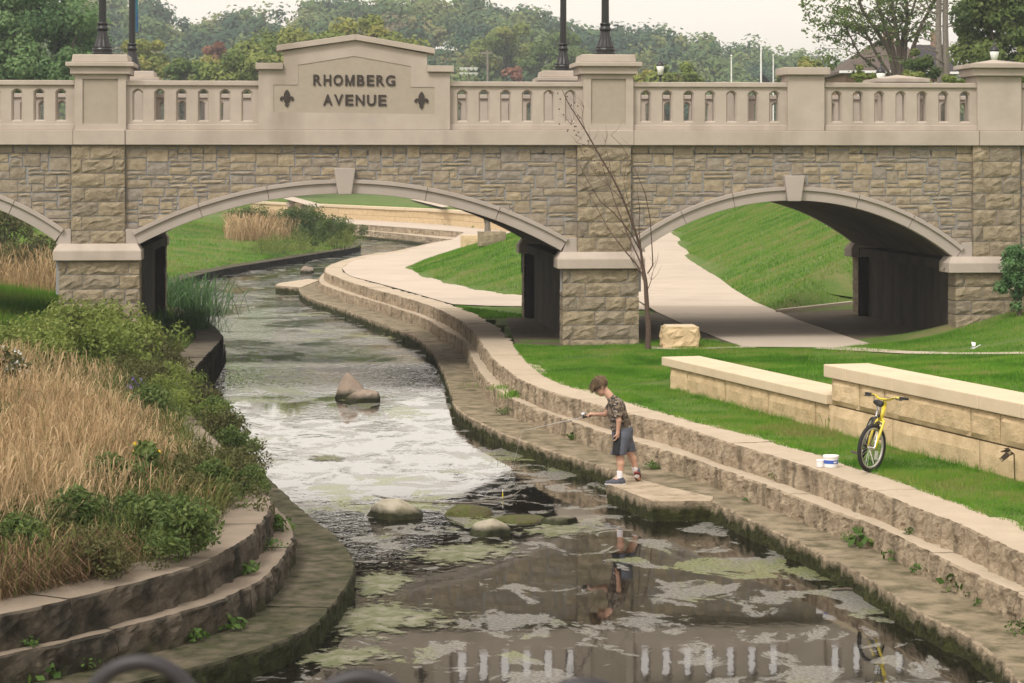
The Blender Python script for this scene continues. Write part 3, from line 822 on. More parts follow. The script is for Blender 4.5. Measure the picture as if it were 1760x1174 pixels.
def mirror(V, Fc):
    return [(s, BW-wv, z) for s, wv, z in V], [tuple(reversed(f)) for f in Fc]

# snecked rubble of the spandrels
rr = random.Random(3)
U = .086
panels = [(S(-474), S(122), (0,)), (S(215), S(992), (1,)), (S(1085), S(1671), (2,)), (S(1754), S(2150), ())]
stones = []
for (a, b, ks) in panels:
    nx = int((b-a)/U); ux = (b-a)/nx; nzr = int((ZB-1.95)/U)+1
    occ = np.zeros((nzr, nx), bool)
    for r_ in range(nzr):
        for c in range(nx):
            if occ[r_, c]: continue
            h = rr.choices((1, 2, 3), (3.2, 5, 1.3))[0]
            wd = rr.randint(3, 7) if h == 1 else (rr.randint(3, 6) if h == 2 else rr.randint(3, 5))
            h = min(h, nzr-r_)
            w_ = 0
            if c+wd > nx-3: wd = min(nx-c, wd+2)
            while w_ < wd and c+w_ < nx and not occ[r_:r_+h, c+w_].any(): w_ += 1
            if c+w_ == nx-1 and not occ[r_, nx-1]: w_ += 1 if not occ[r_:r_+h, nx-1].any() else 0
            if w_ == 1 and h > 1: h = 1
            if r_+h < nzr and rr.random() < .0: pass
            occ[r_:r_+h, c:c+w_] = True
            gp = .013
            x0, x1 = a+c*ux+gp, a+(c+w_)*ux-gp
            zt, zb_ = ZB-r_*U-gp, ZB-(r_+h)*U+gp
            n = max(2, min(4, w_//2+1))
            zbl = []
            for i in range(n+1):
                s = x0+(x1-x0)*i/n; z = zb_
                for k in ks: z = max(z, arc_z(k, s, BAND*.5)) if ends[k][0]-.35 < s < ends[k][1]+.35 else z
                zbl.append(min(z, zt-.004))
            if max(zt-q for q in zbl) < .03: continue
            mid = (x0+x1)/2
            vis = 0
            for k in ks:
                vis = max(0, zt-max(zb_, arc_z(k, mid, BAND)))if ends[k][0] < mid < ends[k][1] else zt-zb_
            V, Fc = stone(x0+rr.uniform(-.012,.012), x1+rr.uniform(-.012,.012), [q_+rr.uniform(-.008,.008) if q_ == zb_ else q_ for q_ in zbl], zt+rr.uniform(-.008,.008), -.006, .075, .022, n, 2, rr)
            area = (x1-x0)*max(0, (zt-zb_) if not ks else min(zt-zb_, vis))
            if mid < S(2) or mid > S(1756): area *= .2
            stones.append((area, V, Fc, rr.random()))
stones.sort(key=lambda q: -q[0])
wall = MB(); wall.box(S(-62), S(1836), WF+.0, WF+.012, ZB-.2, ZB-.1)
wall_o = wall.build('stone_facing', M['mortar'], br, tint=False)
rest = MB()
for k, (ar, V, Fc, t) in enumerate(stones):
    if k < 300: mk('stone', V, Fc, M['stone'], wall_o, tint=t)
    else: rest.add(V, Fc, t)
o = rest.build('small_stones', M['stone'], wall_o); o['kind'] = 'stuff'

# piers with rock-faced courses --------------------------------------
def courses(part, s0, s1, z_list, face, depth, cols, proud, back=False):
    for j, (zb_, zt) in enumerate(z_list):
        cs = cols[j % len(cols)]
        xs_ = [s0+(s1-s0)*c for c in cs]
        for x0, x1 in zip(xs_[:-1], xs_[1:]):
            nx = max(3, int((x1-x0)/.11)); nz_ = 4
            V, Fc = stone(x0+.008, x1-.008, [zb_+.008]*(nx+1), zt-.008, face, depth, proud*.62, nx, nz_, rr, .7, .35)
            if back: V, Fc = mirror(V, Fc)
            mk('pier_stone', V, Fc, M['rockface'], part, tint=rr.random())
piers = [  # pilaster px, impost px, base px, impost rows, base bottom row
    dict(p=(122,215), i=(91,243), b=(100,240), ir=(421,431,448), zb=.3, sk=True),
    dict(p=(992,1085), i=(958,1109), b=(967,1099), ir=(435,445,462), zb=.6, sk=True),
    dict(p=(1672,1754), i=(1631,1805), b=(1643,1795), ir=(443,452,469), zb=.6, sk=True),
    dict(p=(-566,-474), i=(-600,-440), b=(-590,-448), ir=(414,424,441), zb=.6, sk=False)]
cols_p = [(0,.35,1), (0,.2,.8,1), (0,.62,1), (0,.25,.85,1), (0,.5,1), (0,.2,1)]
cols_b = [(0,.10,.86,1), (0,.3,.75,1), (0,.18,.56,.82,1), (0,.42,.8,1), (0,.14,.45,1)]
for d in piers:
    pm = (d['p'][0]+d['p'][1])/2
    zi0, zi1, zi2 = (Zb(pm, r_, -.3) for r_ in d['ir'])      # top, shoulder, bottom
    pt = MB(); cw = BW/2
    a, b = S(d['p'][0], -.1), S(d['p'][1], -.1)
    ba, bb = S(d['b'][0], -.22), S(d['b'][1], -.22)
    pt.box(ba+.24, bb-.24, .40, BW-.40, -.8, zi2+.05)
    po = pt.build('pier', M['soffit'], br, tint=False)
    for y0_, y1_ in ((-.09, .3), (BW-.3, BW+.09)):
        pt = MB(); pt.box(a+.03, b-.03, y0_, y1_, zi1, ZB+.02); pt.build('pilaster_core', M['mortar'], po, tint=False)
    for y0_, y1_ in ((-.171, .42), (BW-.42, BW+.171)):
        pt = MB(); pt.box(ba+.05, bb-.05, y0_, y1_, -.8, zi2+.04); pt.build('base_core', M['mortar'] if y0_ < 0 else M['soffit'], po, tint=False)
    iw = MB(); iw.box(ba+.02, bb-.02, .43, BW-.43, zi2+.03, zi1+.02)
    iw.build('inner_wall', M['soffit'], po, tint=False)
    # imposts, front and back
    for back in (0, 1):
        ia, ib = S(d['i'][0], -.3), S(d['i'][1], -.3)
        V = []; ins = .09; dp = .45
        f0 = -.32
        V = [(ia,f0,zi2),(ib,f0,zi2),(ib,dp,zi2),(ia,dp,zi2),(ia,f0,zi1),(ib,f0,zi1),(ib,dp,zi1),(ia,dp,zi1),
             (ia+ins,f0+.13,zi0+.02),(ib-ins,f0+.13,zi0+.02),(ib-ins,dp-.02,zi0+.02),(ia+ins,dp-.02,zi0+.02)]
        Fc = [(3,2,1,0),(0,1,5,4),(1,2,6,5),(2,3,7,6),(3,0,4,7),(4,5,9,8),(5,6,10,9),(6,7,11,10),(7,4,8,11),(8,9,10,11)]
        if back: V, Fc = mirror(V, Fc)
        bevel(mk('impost', V, Fc, M['cast'], po, tint=.5), .015)
    hp = (ZB-zi0)/7.0
    zl_ = [(ZB-(j+1)*hp, ZB-j*hp) for j in range(7)]
    courses(po, a, b, zl_, -.10, .2, cols_p, .075)
    hb = .285; nb = int((zi2-d['zb'])/hb)+1
    zb_ = [(zi2-(j+1)*hb, zi2-j*hb) for j in range(nb)]
    courses(po, ba, bb, zb_, -.18, .40, cols_b, .085)
    if d['p'][0] > 0: courses(po, ba, bb, zb_, -.18, .40, cols_b, .07, back=True)
    # rough flank stones seen on the jambs
    if d['sk'] and d['p'][0] < 1600:
        l, r_ = d['b']; pl, pr = d['p']
        z_t, z_b = zi0+.30, zi0
        for sa, sb, so_ in ((S(pr,-.1)-.0, S(pr+17,-.1), S(pr+25,-.1)),):
            m_ = MB(); m_.prism([(sa, z_b+.01), (so_, z_b+.012), (sb, z_t), (sa, z_t+.01)], -.085, .2)
            bevel(m_.build('skewback', M['cast2'], po), .008)
        m_ = MB(); sa, sb, so_ = S(pl,-.1), S(pl-17,-.1), S(pl-26,-.1)
        m_.prism([(so_, z_b+.012), (sa, z_b+.01), (sa, z_t+.01), (sb, z_t)], -.085, .2)
        bevel(m_.build('skewback', M['cast2'], po), .008)
    elif d['sk']:
        pl = d['p'][0]; z_t, z_b = zi0+.30, zi0
        m_ = MB(); sa, sb, so_ = S(pl,-.1), S(pl-17,-.1), S(pl-29,-.1)
        m_.prism([(so_, z_b+.012), (sa, z_b+.01), (sa, z_t+.01), (sb, z_t)], -.085, .2)
        bevel(m_.build('skewback', M['cast2'], po), .008)

# arch rings ----------------------------------------------------------
for k in range(3):
    cx, cz, r_ = arches[k]; a, b = ends[k]
    t0, t1 = math.acos((b-cx)/r_), math.acos((a-cx)/r_)       # right spring, left spring
    ring_root = None
    for back in (0, 1):
        kw = .15/r_
        tm = math.pi/2
        segs = list(np.linspace(t0, tm-kw, 4)), list(np.linspace(tm+kw, t1, 4))
        core = MB()
        prof = [(r_+.02, .02), (r_+BAND-.02, .02)]
        for i in range(40):
            q0 = t0+(t1-t0)*i/40; q1 = t0+(t1-t0)*(i+1)/40
            V = [(cx+rad*math.cos(q), wv, cz+rad*math.sin(q)) for q in (q0, q1) for rad, wv in ((r_+.015,-.06),(r_+BAND-.02,-.06))]
            core.add([(s, BW-wv, z) if back else (s, wv, z) for s, wv, z in V], [(0,1,3,2)])
        ro = core.build('arch_ring', M['mortar'], br, tint=False)
        for sg in segs:
            for q0, q1 in zip(sg[:-1], sg[1:]):
                g_ = .004/r_; n = 8; V = []; Fc = []
                pf = [(r_, .12), (r_, AW), (r_+BAND*.70, AW), (r_+BAND*.72, AW-.05), (r_+BAND, AW-.05), (r_+BAND, .12)]
                for i in range(n+1):
                    q = q0+g_+(q1-q0-2*g_)*i/n
                    for rad, wv in pf: V.append((cx+rad*math.cos(q), wv, cz+rad*math.sin(q)))
                m_ = len(pf)
                for i in range(n):
                    for j in range(m_-1): Fc.append((i*m_+j, i*m_+j+1, (i+1)*m_+j+1, (i+1)*m_+j))
                Fc.append(tuple(range(m_))); Fc.append(tuple(n*m_+j for j in range(m_-1, -1, -1)))
                if back: V, Fc = mirror(V, Fc)
                bevel(mk('voussoir', V, Fc, M['cast2'], ro, tint=rr.random()), .008)
        ks = MB(); zk0, zk1 = cz+r_-.012, cz+r_+.51
        kc = cx
        ks.prism([(kc-.135, zk0), (kc+.135, zk0), (kc+.215, zk1), (kc-.215, zk1)], -.24, .1)
        V, Fc = ks.V, ks.F
        if back: V, Fc = mirror(V, Fc)
        bevel(mk('keystone', V, Fc, M['cast2'], ro, tint=.5), .012)

# cornice band ----------------------------------------------------------
cuts = [S(-620), S(-300), S(127), S(217), S(620)+4.2, S(1003)-.0, S(1089), S(1352), S(1680), S(1757), S(2150)]
cuts = sorted([S(-620), S(-200), S(127), S(216), S(1088), S(1680), S(1756), S(2150)])
for back in (0, 1):
    co = MB(); V, Fc = [], []
    co.box(S0, S1, .0, .5, ZB+.0, ZTOP-.006)
    Vv, Ff = (mirror(co.V, co.F) if back else (co.V, co.F))
    cn = mk('cornice', Vv, Ff, M['cast'], br, tint=.5)
    for x0, x1 in zip(cuts[:-1], cuts[1:]):
        pj = .16 if not any(abs(x0-S(q)) < .01 for q in (127, 1680)) else .19
        b_ = MB(); b_.box(x0+.003, x1-.003, -pj, .1, ZB, ZTOP)
        Vv, Ff = (mirror(b_.V, b_.F) if back else (b_.V, b_.F))
        bevel(mk('cornice_block', Vv, Ff, M['cast'], cn, tint=.5), .012)

# balustrade ----------------------------------------------------------
zr_b, zr_t = Zb(330, 155.5+50.5), 6.155
ZO0, ZO1s, ZO1c = Zb(330, 206), Zb(330, 158), Zb(330, 152.5)
def balustrade(sa, sb, ops, back):
    wf, wb = .02, .30
    V, Fc = [], []
    def add(vs, fs):
        b0 = len(V); V.extend(vs); Fc.extend([tuple(i+b0 for i in f) for f in fs])
    zt, zb0 = zr_t-.10, ZTOP
    ow, iw, n = .112, .083, 8
    bounds = [sa]+[(p+q)/2 for p, q in zip(ops[:-1], ops[1:])]+[sb]
    def outline(c, hw, zlo, zs, zc):
        pts = [(c-hw, zlo), (c+hw, zlo)]
        for i in range(n+1):
            f = 1-2*i/n; pts.append((c+hw*f, zs+(zc-zs)*(1-f*f)))
        return pts
    for ci, c in enumerate(ops):
        l, r_ = bounds[ci], bounds[ci+1]
        front = outline(c, ow, ZO0-.035, ZO1s, ZO1c); inn = outline(c, iw, ZO0+.0, ZO1s-.035, ZO1c-.03)
        m_ = len(front)
        for wv, rev in ((wf, 0), (wb, 1)):
            vs = [(s, wv, z) for s, z in front]+[(l, wv, zb0), (r_, wv, zb0), (r_, wv, zt), (l, wv, zt)]
            L0, R0, R1_, L1_ = m_, m_+1, m_+2, m_+3
            fs = [(L0, R0, 1, 0), (0, m_-1, L1_, L0), (R0, R1_, 2, 1)]
            vs2 = []
            for i in range(n+1):
                vs.append((front[2+i][0], wv, zt))
            t0 = m_+4
            for i in range(n): fs.append((2+i, t0+i, t0+i+1, 3+i))
            fs.append((2, R1_, t0)); fs.append((m_-1, t0+n, L1_))
            if rev: fs = [tuple(reversed(f)) for f in fs]
            add(vs, fs)
        for (wa, oa, wc, oc) in ((wf, front, wf+.055, inn), (wf+.055, inn, wb-.055, inn), (wb-.055, inn, wb, front)):
            vs = [(s, wa, z) for s, z in oa]+[(s, wc, z) for s, z in oc]
            add(vs, [(i, (i+1) % m_, m_+(i+1) % m_, m_+i) for i in range(m_)])
    bx = MB()
    if back: V2, F2_ = mirror(V, Fc)
    else: V2, F2_ = V, Fc
    ba_ = mk('balustrade', V2, F2_, M['cast'], br, tint=.5)
    cp = MB(); cp.box(sa, sb, -.035, .355, zr_t-.10, zr_t)
    bs = MB(); bs.box(sa, sb, -.03, .35, ZTOP, ZTOP+.115)
    for nm, q in (('coping', cp), ('plinth_course', bs)):
        Vv, Ff = mirror(q.V, q.F) if back else (q.V, q.F)
        bevel(mk(nm, Vv, Ff, M['cast'], ba_, tint=.5), .014)
pitch = .4425
ops1 = [S(q) for q in (-120,-83,-46,-8.5,29,67,104.7)]
ops2 = [S(q) for q in (236.6,274.3,312,349.5,387,424.5)]
ops3 = [S(q) for q in (794.8,832.3,869.3,906.6,943.8,980.8)]
ops4 = [S(q) for q in (1110.4,1147.3,1184,1221,1257.9,1294.7,1331.6)]
ops5 = [S(q) for q in (1438.6,1475.4,1512.2,1548.9,1585.6,1622.4,1659.1)]
ops6 = [S(q) for q in (1778,1815,1852,1889)]
pan = [(S(-140), S(128.5), ops1), (S(216), S(446), ops2), (S(772), S(1003.5), ops3), (S(1088), S(1354.5), ops4), (S(1417.3), S(1681), ops5), (S(1755.5), S(1910), ops6)]
for p_ in pan:
    for back in (0, 1): balustrade(*p_, back)
o = MB(); o.box(S0, S(-140), .02, .3, ZTOP, zr_t); o.box(S(1910), S1, .02, .3, ZTOP, zr_t)
o.build('end_parapet', M['cast'], br)
V, Fc = mirror(o.V, o.F); mk('end_parapet', V, Fc, M['cast'], br, tint=.5)
# behind the name panel, the far side has a plain parapet
o = MB(); o.box(S(446)+.002, S(772)-.002, BW-.30, BW-.02, ZTOP, zr_t); o.build('end_parapet', M['cast'], br)

# pillars ----------------------------------------------------------------
def frus(m_, a, b, w0, w1, z0, z1, ins):
    m_.add([(a,w0,z0),(b,w0,z0),(b,w1,z0),(a,w1,z0),(a+ins,w0+ins,z1),(b-ins,w0+ins,z1),(b-ins,w1-ins,z1),(a+ins,w1-ins,z1)],
           [(3,2,1,0),(4,5,6,7),(0,1,5,4),(1,2,6,5),(2,3,7,6),(3,0,4,7)])
lamp_spots = []
def pillar(px0, px1, kind, back):
    a, b = S(px0, -.1), S(px1, -.1); pm = (px0+px1)/2
    zz = lambda y: Zb(pm, y, -.1)
    wd = b-a; w0, w1 = -.10, .92
    def put(nm, m_, par, mt='cast', bv=.014):
        V, Fc = mirror(m_.V, m_.F) if back else (m_.V, m_.F)
        return bevel(mk(nm, V, Fc, M[mt], par, tint=.5), bv)
    if kind == 'lamp':
        z_t = zz(127.5)
        m_ = MB(); m_.box(a+.0, b-.0, w0+.05, w1, ZTOP, z_t)
        po = put('parapet_pillar', m_, br)
        f = MB()      # raised frame round the sunk panel
        pa, pb = a+.155, b-.155; z0, z1 = zz(212.5), zz(135.5)
        f.box(a, pa, w0, w0+.06, ZTOP, z_t); f.box(pb, b, w0, w0+.06, ZTOP, z_t); f.box(pa, pb, w0, w0+.06, ZTOP, z0); f.box(pa, pb, w0, w0+.06, z1, z_t)
        V, Fc = mirror(f.V, f.F) if back else (f.V, f.F); mk('panel_frame', V, Fc, M['cast'], po, tint=.5)
        m_ = MB(); m_.box(pa+.0, pb-.0, w0+.035, w0+.049, z0, z1); 
        V, Fc = mirror(m_.V, m_.F) if back else (m_.V, m_.F); mk('sunk_panel', V, Fc, M['panel'], po, tint=.5)
        m_ = MB(); m_.box(a-.085, b+.085, w0-.085, w1+.05, z_t, zz(114.6)); put('cap', m_, po)
        m_ = MB(); m_.box(a-.165, b+.165, w0-.165, w1+.12, zz(114.6), zz(107)); put('cap_slab', m_, po)
        m_ = MB(); frus(m_, a-.055, b+.055, w0-.055, w1+.02, zz(107), zz(93.5), .02); put('plinth', m_, po, bv=.02)
        wm = (w0+w1)/2
        lamp_spots.append(((a+b)/2, BW-wm if back else wm, zz(93.5)))
    elif kind == 'plain':
        z_t = zz(128.8)
        m_ = MB(); m_.box(a, b, w0, .62, ZTOP, z_t); po = put('parapet_pillar', m_, br)
        m_ = MB(); m_.box(a-.10, b+.10, w0-.10, .70, z_t, zz(116)); put('cap', m_, po)
    else:
        z_t = zz(130.6)
        m_ = MB(); m_.box(a, b, w0, w1-.1, ZTOP, z_t); po = put('parapet_pillar', m_, br)
        m_ = MB(); m_.box(a-.11, b+.11, w0-.11, w1, z_t, zz(117.6)); put('cap', m_, po)
        m_ = MB(); m_.box(a-.2, b+.2, w0-.2, w1+.1, zz(117.6), zz(110)); put('cap_slab', m_, po)
        m_ = MB(); m_.add([(a-.2,w0-.2,zz(110)),(b+.2,w0-.2,zz(110)),(b+.2,w1+.1,zz(110)),(a-.2,w1+.1,zz(110)),((a+b)/2,(w0+w1)/2,zz(100.8))], [(3,2,1,0),(0,1,4),(1,2,4),(2,3,4),(3,0,4)])
        put('pyramid_top', m_, po, bv=.006)
for a, b, k in ((128.2,216.4,'lamp'), (1002.8,1088.6,'lamp'), (1354.4,1417.4,'plain'), (1680.6,1756,'pyramid')):
    for back in (0, 1): pillar(a, b, k, back)

# name panel ------------------------------------------------------------
WN = -.12
def q(zx, zy, wv=WN): px, py = 420+zx/4.4, 40+zy/4.4; return (S(px, wv), Zb(px, py, wv))
m_ = MB()
body = [q(107,805), q(1555,805), q(1555,372), q(1382,368), q(1382,232), q(840,128), q(295,212), q(295,348), q(107,348)]
m_.prism(body, WN+.03, .40)
np_o = m_.build('name_panel', M['cast'], br)
rec = [q(220,672), q(1437,688), q(1437,482), q(1258,482), q(1258,325), q(830,248), q(405,315), q(405,465), q(220,465)]
# raised frame pieces around the sunk field
def pr(poly):
    fr = MB(); fr.prism(poly, WN, WN+.06); fr.build('raised_frame', M['cast'], np_o)
pr([body[0], body[1], rec[1], rec[0]])
pr([rec[1], body[1], body[2], q(1437,372)])
pr([q(1437,482), q(1437,372), q(1382,369), q(1258,369), q(1258,482)])
pr([q(1258,369), q(1382,369), body[4], q(1258,208.5), q(1258,325)])
pr([rec[5], rec[4], q(1258,208.5), body[5]])
pr([q(405,315), rec[5], body[5], q(405,195.0)])
pr([q(295,348), q(405,348), q(405,195), body[6]])
pr([q(220,465), q(405,465), q(405,348), q(220,348)])
pr([body[0], q(220,672), q(220,348), body[8]])
m_ = MB(); m_.prism(rec, WN+.012, WN+.029); m_.build('sunk_field', M['panel'], np_o)
for pl in ([q(243,212), q(840,128), q(840,84), q(243,168)], [q(840,128), q(1440,233), q(1440,190), q(840,84)], [q(85,348), q(293,350), q(293,302), q(85,300)], [q(1382,368), q(1583,370), q(1583,322), q(1382,320)]):
    m_ = MB(); m_.prism(pl, WN-.085, .48); bevel(m_.build('coping', M['cast'], np_o), .01)
def letter(ch, s0, z0, h, wid):
    if ch == 'M':
        o_ = MB(); t_ = .22; X = lambda f_: s0+f_*wid; Z = lambda f_: z0+f_*h
        for pl in ([(0,0),(t_,0),(t_,1),(0,1)], [(1-t_,0),(1,0),(1,1),(1-t_,1)]): o_.prism([(X(u), Z(v)) for u, v in pl], WN-.0115, WN+.0105)
        o_.prism([(X(t_), Z(1)), (X(t_), Z(.62)), (X(.42), Z(0)), (X(.58), Z(0)), (X(1-t_), Z(.62)), (X(1-t_), Z(1)), (X(.5), Z(.28))], WN-.0115, WN+.0105)
        return o_.build('letter', M['letter'], np_o)
    cu = bpy.data.curves.new('letter', 'FONT'); cu.body = ch; cu.size = 1.0; cu.extrude = .012/ max(h, .01); cu.offset = .024
    ob = bpy.data.objects.new('letter_src', cu); C.objects.link(ob)
    bpy.context.view_layer.update()
    dg = bpy.context.evaluated_depsgraph_get()
    me = bpy.data.meshes.new_from_object(ob.evaluated_get(dg))
    bpy.data.objects.remove(ob); bpy.data.curves.remove(cu)
    co = np.empty(len(me.vertices)*3, np.float32); me.vertices.foreach_get('co', co); co = co.reshape(-1, 3)
    lo, hi = co.min(0), co.max(0)
    x = (co[:, 0]-lo[0])/(hi[0]-lo[0])*wid+s0; z = (co[:, 1]-lo[1])/(hi[1]-lo[1])*h+z0
    w_ = WN+.0105-(co[:, 2]-lo[2])/(hi[2]-lo[2])*.022
    me.vertices.foreach_set('co', np.c_[x, w_, z].astype(np.float32).ravel()); me.update()
    me.materials.clear(); me.materials.append(M['letter'])
    me.name = 'letter'
    o = bpy.data.objects.new('letter', me); C.objects.link(o); o.parent = np_o
# letter extents in the enlarged sign (left, right)
for word, xs_, y0, y1 in (('RHOMBERG', [(521,583),(599,657),(674,745),(763,833),(851,909),(926,982),(998,1060),(1070,1141)], 388, 470), ('AVENUE', [(596,667),(678,748),(763,824),(841,909),(927,995),(1013,1074)], 537, 620)):
    for ch, (xa, xb) in zip(word, xs_):
        dy = (xa-600)*.0095
        a, z1 = q(xa, y0+dy); b, z0 = q(xb, y1+dy)
        letter(ch, a, z0, z1-z0, b-a)
def fleur(cx, cy):
    o = MB()
    def pt(x, y): return q(cx+x, cy+y)
    # centre petal, two curled side petals, waist band, foot
    def poly(pts, w0=WN-.008): o.prism([pt(x, y) for x, y in pts][::-1] if False else [pt(x, y) for x, y in pts], w0, WN+.0105)
    pet = [(0,-70)] + [(-24*math.sin(math.pi*f)**.8*(1 if f < 1 else 1), -70+90*f) for f in np.linspace(.12, .95, 9)] + [(0,22)] + [(24*math.sin(math.pi*f)**.8, -70+90*f) for f in np.linspace(.95, .12, 9)]
    poly(pet)
    for s in (-1, 1):
        arc = [(s*(8), 18), (s*14, -4), (s*26, -17), (s*40, -18), (s*51, -8), (s*54, 4), (s*49, 14), (s*40, 18), (s*34, 13), (s*37, 6), (s*32, 1), (s*25, 8), (s*21, 24)]
        if s > 0: arc = arc[::-1]
        poly(arc)
    poly([(-17,30),(17,30),(17,21),(-17,21)])
    poly([(0,68),(9,52),(17,48),(12,31),(-12,31),(-17,48),(-9,52)])
    return o.build('fleur_de_lis', M['letter'], np_o)
fleur(322, 570); fleur(1340, 586)

# ------------------------------------------------------------------ street lamps on the lamp pillars
def street_lamp(loc, label, banner=None):
    e = empty('street_lamp', loc, 0, label, 'street lamp', 'street lamps on the bridge pillars')
    m_ = MB()
    m_.lathe([(.215,0),(.215,.05),(.20,.065),(.205,.12),(.19,.15),(.20,.17)], n=24); m_.build('foot', M['black'], e, smooth=False)
    m_ = MB(); m_.lathe([(.185,.16),(.165,.22),(.13,.32),(.105,.42),(.092,.50)], n=32, flute=1, fl=.06); m_.build('fluted_base', M['black'], e)
    m_ = MB(); m_.lathe([(.11,.50),(.118,.52),(.118,.56),(.10,.58),(.10,.62),(.112,.63),(.105,.66),(.085,.67)], n=24); m_.build('collar', M['black'], e, smooth=True)
    m_ = MB(); m_.lathe([(.078,.66),(.07,2.2),(.062,3.4),(.055,3.5)], n=32, flute=1, fl=.05); m_.build('pole', M['black'], e)
    m_ = MB(); m_.lathe([(.05,3.48),(.13,3.52),(.15,3.6),(.08,3.62)], n=20); m_.build('neck', M['black'], e, smooth=True)
    m_ = MB(); m_.lathe([(.12,3.62),(.19,3.8),(.2,4.0),(.17,4.2)], n=20); m_.build('globe', M['glass_w'], e, smooth=True)
    m_ = MB(); m_.lathe([(.2,4.2),(.16,4.3),(.06,4.4),(.02,4.5)], n=20); m_.build('lid', M['black'], e, smooth=True)
    if banner:
        m_ = MB(); m_.box(.07, .36, -.012, .012, .95, 2.3); o_ = m_.build('banner', banner, e)
        m_ = MB(); m_.tube([(0,0,2.32),(.40,0,2.32)], .012); m_.tube([(0,0,.93),(.40,0,.93)], .012); m_.build('banner_arm', M['black'], e)
    return e
M['ban1'] = mat('green_banner', (.05,.30,.16), (.04,.09,.35), 2.0, .8)
M['ban2'] = mat('blue_yellow_banner', (.08,.2,.55), (.65,.55,.15), 2.0, .8)
names = {(0,0): 'black fluted lamp post on the near left bridge pillar', (0,1): 'black lamp post with a green banner behind the left bridge pillar', (1,0): 'black fluted lamp post on the near middle bridge pillar', (1,1): 'black lamp post with a blue banner left of the middle bridge pillar'}
for i, (s, wv, z) in enumerate(lamp_spots):
    key = (i//2, i % 2); xy = BG(s, wv)
    e = street_lamp((xy[0], xy[1], z), names[key], {(0,1): M['ban1'], (1,1): M['ban2']}.get(key))
    e.rotation_euler.z = R(78) if i % 2 else 0
# ------------------------------------------------------------------ retaining walls
def rw(s, n, z): p = RW0+RWd*s+RWn*n; return (p[0], p[1], z)
def rough_block(s0, s1, z0, z1, depth, rr, amp=.028):
    nx = max(4, int((s1-s0)/.1)); nz_ = 5; V = []; G = np.zeros((nz_+1, nx+1), int)
    for j in range(nz_+1):
        for i in range(nx+1):
            edge = i in (0, nx) or j in (0, nz_)
            s = s0+(s1-s0)*i/nx; z = z0+(z1-z0)*j/nz_
            d = .012 if edge else -amp*(.5+.9*fnoise(s*4, z*5, 1.3)+.35*rr.random())
            if edge: s += rr.uniform(-1,1)*.003
            G[j, i] = len(V); V.append(rw(s, d, z))
    Fc = [(G[j,i], G[j,i+1], G[j+1,i+1], G[j+1,i]) for j in range(nz_) for i in range(nx)]
    ring = [G[0,i] for i in range(nx+1)]+[G[j,nx] for j in range(1, nz_+1)]+[G[nz_,i] for i in range(nx-1, -1, -1)]+[G[j,0] for j in range(nz_-1, 0, -1)]
    b0 = len(V); n = len(ring)
    sz_ = [(s0 if i == 0 else None) for i in range(n)]
    for r_ in ring:
        p = np.array(V[r_]); p[:2] += RWn*depth; V.append(tuple(p))
    for k in range(n): Fc.append((ring[(k+1) % n], ring[k], b0+k, b0+(k+1) % n))
    return V, Fc
def retaining(name_label, s_start, s_end, zc0, zc1, courses_, base_seams, cap_seams, over=.18):
    e = empty('retaining_wall', rw(s_start, .3, zT), 0, name_label, 'stone wall', 'split-face retaining walls on the lawn')
    def put(nm, V, Fc, m, t):
        V = np.array(V)-np.array(e.location); return mk(nm, V, Fc, M[m], e, tint=t)
    rr = random.Random(int(s_start*10))
    for (z0, z1, seams, off) in courses_:
        xs_ = seams
        for a, b in zip(xs_[:-1], xs_[1:]):
            V, Fc = rough_block(a+.011, b-.011, z0+.007, z1-.010, .5, rr); put('wall_block', V, Fc, 'wallblk', rr.random())
    for a, b in zip(cap_seams[:-1], cap_seams[1:]):
        c = (np.array(rw((a+b)/2, .29, (zc0+zc1)/2)))
        m_ = MB(); m_.obox(c, np.r_[RWd*((b-a)/2-.009), 0], np.r_[RWn*.335, 0], (0, 0, (zc1-zc0)/2))
        bevel(put('cap_stone', m_.V, m_.F, 'wallcap', .5), .012)
    m_ = MB(); a, b = s_start+.25, s_end-.1
    m_.obox(np.array(rw((a+b)/2, .30, (zc0+.4)/2+.0)), np.r_[RWd*(b-a)/2, 0], np.r_[RWn*.2, 0], (0, 0, (zc0-.42)/2))
    put('wall_core', m_.V, m_.F, 'soil', .2)
    return e
def sl(px): # distance along the wall for a pixel column
    k = (px-CX)/F; return (k*RW0[1]-RW0[0])/(RWd[0]-k*RWd[1])
lower = [sl(v) for v in (1151,1180,1245,1319,1400)]
w1end = sl(1424)
retaining('lower cream stone wall with sawn caps, left of the two on the lawn', 0, w1end, 1.19, 1.33, [(.55, 1.186, lower+[w1end-.02], 0)], None, [sl(v) for v in (1141,1193,1296,1335,1378)]+[w1end+.02])
far_end = RWlen
low2 = [w1end-.02, sl(1533), sl(1682), sl(1800), sl(1960), sl(2200)]
up2 = [sl(v) for v in (1428,1476,1519,1667,1718,1790,1890,2010,2200)]
retaining('taller cream stone wall behind the yellow bicycle, two courses under sawn caps', w1end, sl(2200), 1.563, 1.735, [(.5, 1.196, low2, 0), (1.2, 1.558, up2, 0)], None, [sl(v) for v in (1420,1459,1495,1541,1687,1760,1850,1990,2200)])

